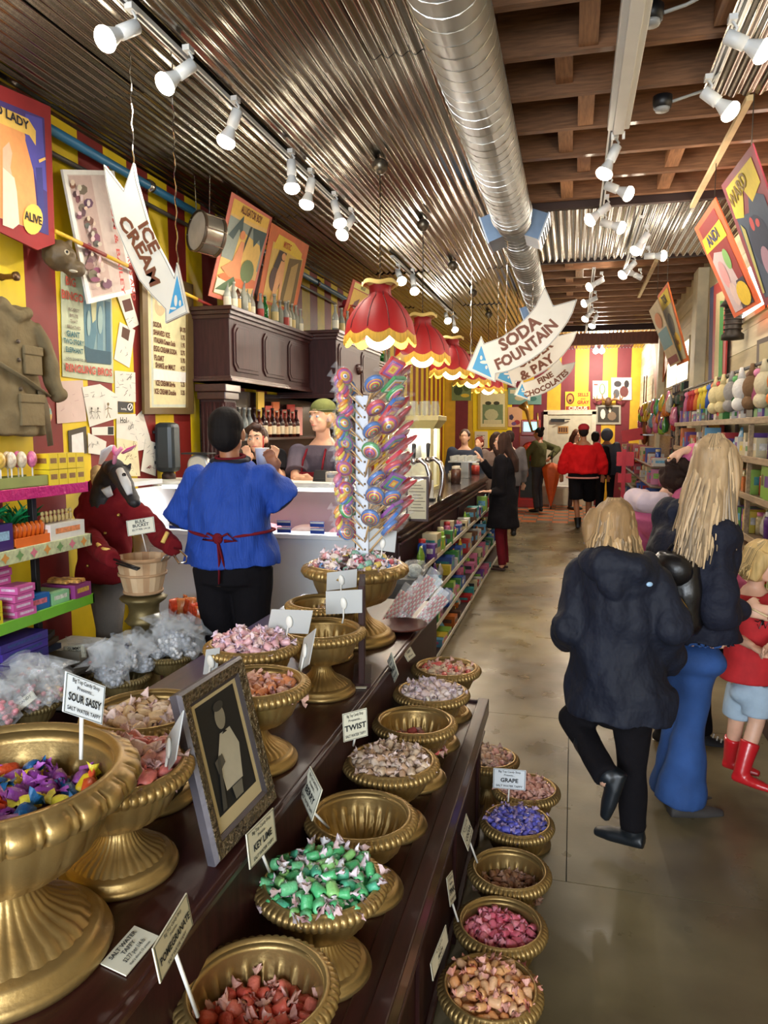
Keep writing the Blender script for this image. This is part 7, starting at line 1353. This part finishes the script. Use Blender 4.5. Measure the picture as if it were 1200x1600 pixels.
# --- 6 child in red
p=mk('blond child in a red spider shirt, pale shorts and red rubber boots',(.915,3.66,0),-2.45,1.2,SK,1.0,vox=.007,hp=-.30,hy=.35,J={'head':wp(1190,878,3.60),'neck':wp(1178,915,3.64),'shR':wp(1152,938,3.66),'shL':wp(1208,942,3.56),'elR':wp(1139,988,3.62),'wrR':wp(1176,1010,3.46),'elL':wp(1226,990,3.5),'wrL':wp(1204,1008,3.40),'hipL':wp(1187,1070,3.60),'hipR':wp(1160,1070,3.66),'knL':wp(1182,1128,3.58),'knR':wp(1150,1130,3.66),'anL':wp(1158,1205,3.52),'anR':wp(1142,1184,3.70)})
body(p,curl=.6,up={'R':Vector((0,-.2,1))}); face(p,(80,110,140),(190,150,100)); REDS=mt((190,34,38),.8,0,.3,30,.12,20,name='red_shirt',dist=.006)
topw(p,'red_shirt',REDS,.86,.03,.55,.012,.0,.008,vox=.009); pants(p,mt((168,188,204),.85,0,.3,40,.1,10),'shorts',end=.42,wk=.08,wh=.10,e=.006,disp=.004,top=.94)
I3=p.t.matrix_basis.inverted().to_3x3(); shoes(p,mt((206,36,42),.28,coat=.5,var=.05),'red_rubber_boot',hgt=.60,dirs={'L':I3@Vector((.8,-.5,0)),'R':I3@Vector((.8,-.4,0))},len_=.19)
hair(p,(206,172,112),'bob',amt=.010); strands(p,(216,182,122),.06,110,8)
BP=mt((30,50,170),.7)
I=p.t.matrix_basis.inverted(); B().ell(I@wp(1147,965,3.60),(.03,.03,.03),10,8).ell(I@wp(1150,1006,3.60),(.035,.025,.018),10,8).ob('blue_sleeve_patch',BP,p.t)
sp=I@wp(1192,965,3.50); b=B(); mb=I3@Vector((.55,-.83,0)); sd_=mb.cross(Vector((0,0,1)))
b.tube([sp+Vector((0,0,.03)),sp,sp-Vector((0,0,.035))],[.006,.010,.003],6)
for s in (-1,1):
    for q,(dx_,dz_) in enumerate(((.03,.05),(.045,.02),(.045,-.02),(.03,-.055))): b.tube([sp+Vector((0,0,.008*(1.5-q))),sp+sd_*s*dx_*.6+Vector((0,0,dz_*.9)),sp+sd_*s*dx_+Vector((0,0,dz_*.5))],.0022,4)
b.ob('spider_emblem',BLACK,p.t)
a_,c_=wp(1168,948,3.36),wp(1204,966,3.3); t=thing('candy_stick','thin candy stick passed between the blonde woman and the child','candy',a_); B().tube([(0,0,0),c_-a_],.004,8).ob('stick',mt((226,200,150),.5),t); B().ell(c_-a_,.012,8,6).ob('sweet',mt((226,120,120),.3),t)
# --- 7 pink hoodie
p=mk('person in a pink hoodie with dark curly hair, hand on head, behind the blonde woman',(.80,4.22,0),-.7,1.62,SK,1.0,lean=(0,.05),vox=.010,hp=-.5,J={'head':wp(1066,752,4.15),'neck':wp(1030,780,4.16),'shL':wp(1000,800,4.25),'shR':wp(1052,812,4.05),'elR':wp(1108,722,4.15),'wrR':wp(1072,702,4.08),'elL':wp(1000,880,4.3),'wrL':wp(1030,940,4.35),'knL':wp(1040,1060,4.22),'anL':wp(1036,1140,4.16),'knR':wp(1090,1060,4.20),'anR':wp(1098,1148,4.2)})
body(p,hands='R',curl=.5,hd={'R':Vector((-.9,0,-.45))},up={'R':Vector((.3,-.5,.9))}); PINK=cloth((222,116,160),.35,16)
topw(p,'pink_hoodie',PINK,.84,.03,.95,.02,0,.014); pants(p,BLKC,wk=.066,wa=.056)
n=p.J['neck']; fuse(B().tube([n+Vector((-.10,.06,-.0)),n+Vector((-.10,-.08,.0)),n+Vector((0,-.12,-.01)),n+Vector((.10,-.06,-.01))],[.035,.06,.065,.05],12),'pale_hood',mt((226,206,216),.8,0,.4,30),p.t,.010,3,.014,16)
hair(p,(50,34,28),'curly',seed=3,amt=.012,sz=(1,1,1)); H=p.HM; fuse(B().ell((0,.02,-.02),(.085,.09,.09),14,10,M=H).ell((-.07,.03,-.07),(.05,.05,.05),10,8,M=H),'curls',mt((56,38,30),.5,0,.8,60,.4,30,name='curls'),p.t,.010,1,.03,30)
I3=p.t.matrix_basis.inverted().to_3x3(); shoes(p,mt((26,26,30),.7),'canvas_sneaker',sole=mt((224,222,214),.5),dirs={'L':I3@Vector((.6,-.6,0)),'R':I3@Vector((1,-.12,0))},len_=.20)
for s in 'LR':
    a=p.J['an'+s]; d=(I3@Vector((1,-.12,0) if s=='R' else (.6,-.6,0))).normalized(); sd_=d.cross(Vector((0,0,1)))
    for q in range(4): B().tube([a+d*(.05+.02*q)+sd_*.022+Vector((0,0,.0-.012*q)),a+d*(.055+.02*q)+Vector((0,0,.012-.012*q)),a+d*(.06+.02*q)-sd_*.022+Vector((0,0,.0-.012*q))],.004,5).ob('lace',WHITE,p.t)
B().ell(p.J['wrR']+(I3@Vector((-.085,-.02,-.045))),(.010,.010,.006),8,6).ob('gold_ring',mt((220,180,90),.2,1),p.t)
# --- 8 woman in black coat reaching over the counter
p=mk('woman in a long black coat and maroon trousers, reaching over the soda counter',(-.80,8.98,0),PI/2-.1,1.66,SK,.98,vox=.010,hy=.0,J={'elR':wp(768,742,9.15),'wrR':wp(752,718,9.1),'elL':wp(783,768,8.8),'wrL':wp(765,768,8.75)})
body(p,curl=.4); face(p,(60,40,30),(50,34,26))
topw(p,'black_coat',BLKC,.56,.03,.95,.018,.06,.016); pants(p,cloth((104,26,36)),wk=.063,wa=.052); shoes(p,mt((50,20,22),.4),flat=True); hair(p,(56,36,28),'long',.28,vox=.010,amt=.01)
# --- 9 man in red
p=mk('man in a bright red jacket, red cap and black shorts walking away, seen from behind',(.17,13.2,0),.05,1.78,SK2,1.25,vox=.013,J={'shL':(-.235,0,1.385),'shR':(.235,0,1.385),'elL':(-.335,0,1.13),'elR':(.335,0,1.13),'wrL':(-.34,.05,.93),'wrR':(.34,.05,.93),'anL':(-.05,-.02,.09),'anR':(.14,.32,.12),'knR':(.14,.28,.50)})
body(p); RJ=cloth((206,26,30),.4,10); topw(p,'red_jacket',RJ,.88,.045,.95,.04,.0,.022,.02); k=p.k; B().loft([(0,0,.86*k,.27*k,.2*k),(0,0,.885*k,.275*k,.2*k)],24).ob('striped_hem',mt((226,150,140),.7),p.t)
pants(p,BLKC,'shorts',end=.5,wk=.095,wh=.13,e=.03); shoes(p,BLACK,hgt=.25); hair(p,(30,24,22),'short',vox=.011,amt=.004); fuse(B().ell((0,-.02,.07),(.095,.105,.075),14,10,M=p.HM),'red_cap',mt((176,34,40),.8,0,.4,40),p.t,.012,2)
# --- 10 olive sweater
p=mk('person in an olive sweater and grey jeans beside a hanging orange umbrella',(wp(842,700,15.7).x,15.7,0),1.2,1.74,SK2,1.05,vox=.013,J={'elL':wp(822,712,15.5),'elR':wp(871,702,15.9),'wrR':wp(858,716,15.5),'wrL':wp(824,735,15.5)})
body(p); topw(p,'olive_sweater',cloth((84,84,52),.4,16),.86,.03,.95,.02); pants(p,cloth((60,62,68)),wk=.07,wa=.06); shoes(p,BLACK); hair(p,(30,24,22),'bun',vox=.012,amt=.006)
u_=wp(862,732,15.5); t=thing('orange_umbrella','furled orange umbrella hanging from the arm of the person in olive','umbrella',(u_.x,15.5,u_.z))
B().lathe([(.02,.12),(.10,.08),(.16,.0),(.12,-.25),(.05,-.6),(.01,-.78)],20,fn=lambda r,z,q,i:(r*(1+.22*math.cos(6*q)),z)).ob('canopy',mt((214,96,40),.6,0,.2,20),t); B().tube([(0,0,-.84),(0,0,.3),(.03,0,.36),(.07,0,.33)],.012,8).ob('shaft',BLACK,t)
# --- 11 long hair woman
p=mk('woman with very long brown hair in a maroon top before the back door',(.05,16.35,0),PI+.8,1.70,SK,.98,vox=.013,hp=-.3)
body(p); topw(p,'maroon_top',cloth((120,44,48)),.78,.02,.95,.014,.02); pants(p,cloth((70,62,66)),wk=.06,wa=.05); shoes(p,BLACK); hair(p,(84,50,36),'long',.36,vox=.012,amt=.01)
# --- 12 others at the back
def simple(label,x,y,rz,H,tc,pc,hc,style='short',wide=1.05,L=.2,hood=False):
    p=mk(label,(x,y,0),rz,H,SK2 if hc[0]<40 else SK,wide,vox=.015); body(p); topw(p,'top',cloth(tc),.82,.03,.95,.02); pants(p,cloth(pc),wk=.07,wa=.055); shoes(p,BLACK); hair(p,hc,style,L,vox=.013,amt=.006)
    if hood: B().ell((0,-.03,.0),(.12,.12,.13),12,10,M=p.HM).ob('hood',cloth(tc),p.t)
    return p
q=wp(948,700,15.2); simple('person with a grey hood beside the man in red',q.x,15.2,-.4,1.72,(90,96,108),(40,40,44),(30,26,24),hood=True)
q=wp(930,700,14.6); simple('person in a black jacket partly behind the man in red',q.x,14.6,-.2,1.66,(28,28,32),(30,30,34),(30,26,24))
q=wp(776,690,11.2); simple('long-haired customer in a taupe jacket at the far soda counter',q.x,11.2,.4,1.66,(130,110,100),(40,40,44),(54,36,30),'long')
q=wp(796,690,12.0); simple('dark-haired customer in a grey top at the far soda counter',q.x,12.0,.2,1.68,(110,104,104),(40,40,44),(50,36,30))
q=wp(749,700,12.2); simple('red-haired worker bending behind the far soda counter',q.x,12.2,PI-.4,1.58,(130,40,44),(40,40,44),(120,50,40),'bun')
q=wp(726,700,11.0); simple('worker in dark clothes seen behind the lit glass cabinet',q.x,11.0,PI,1.70,(60,66,80),(40,40,44),(70,50,40))
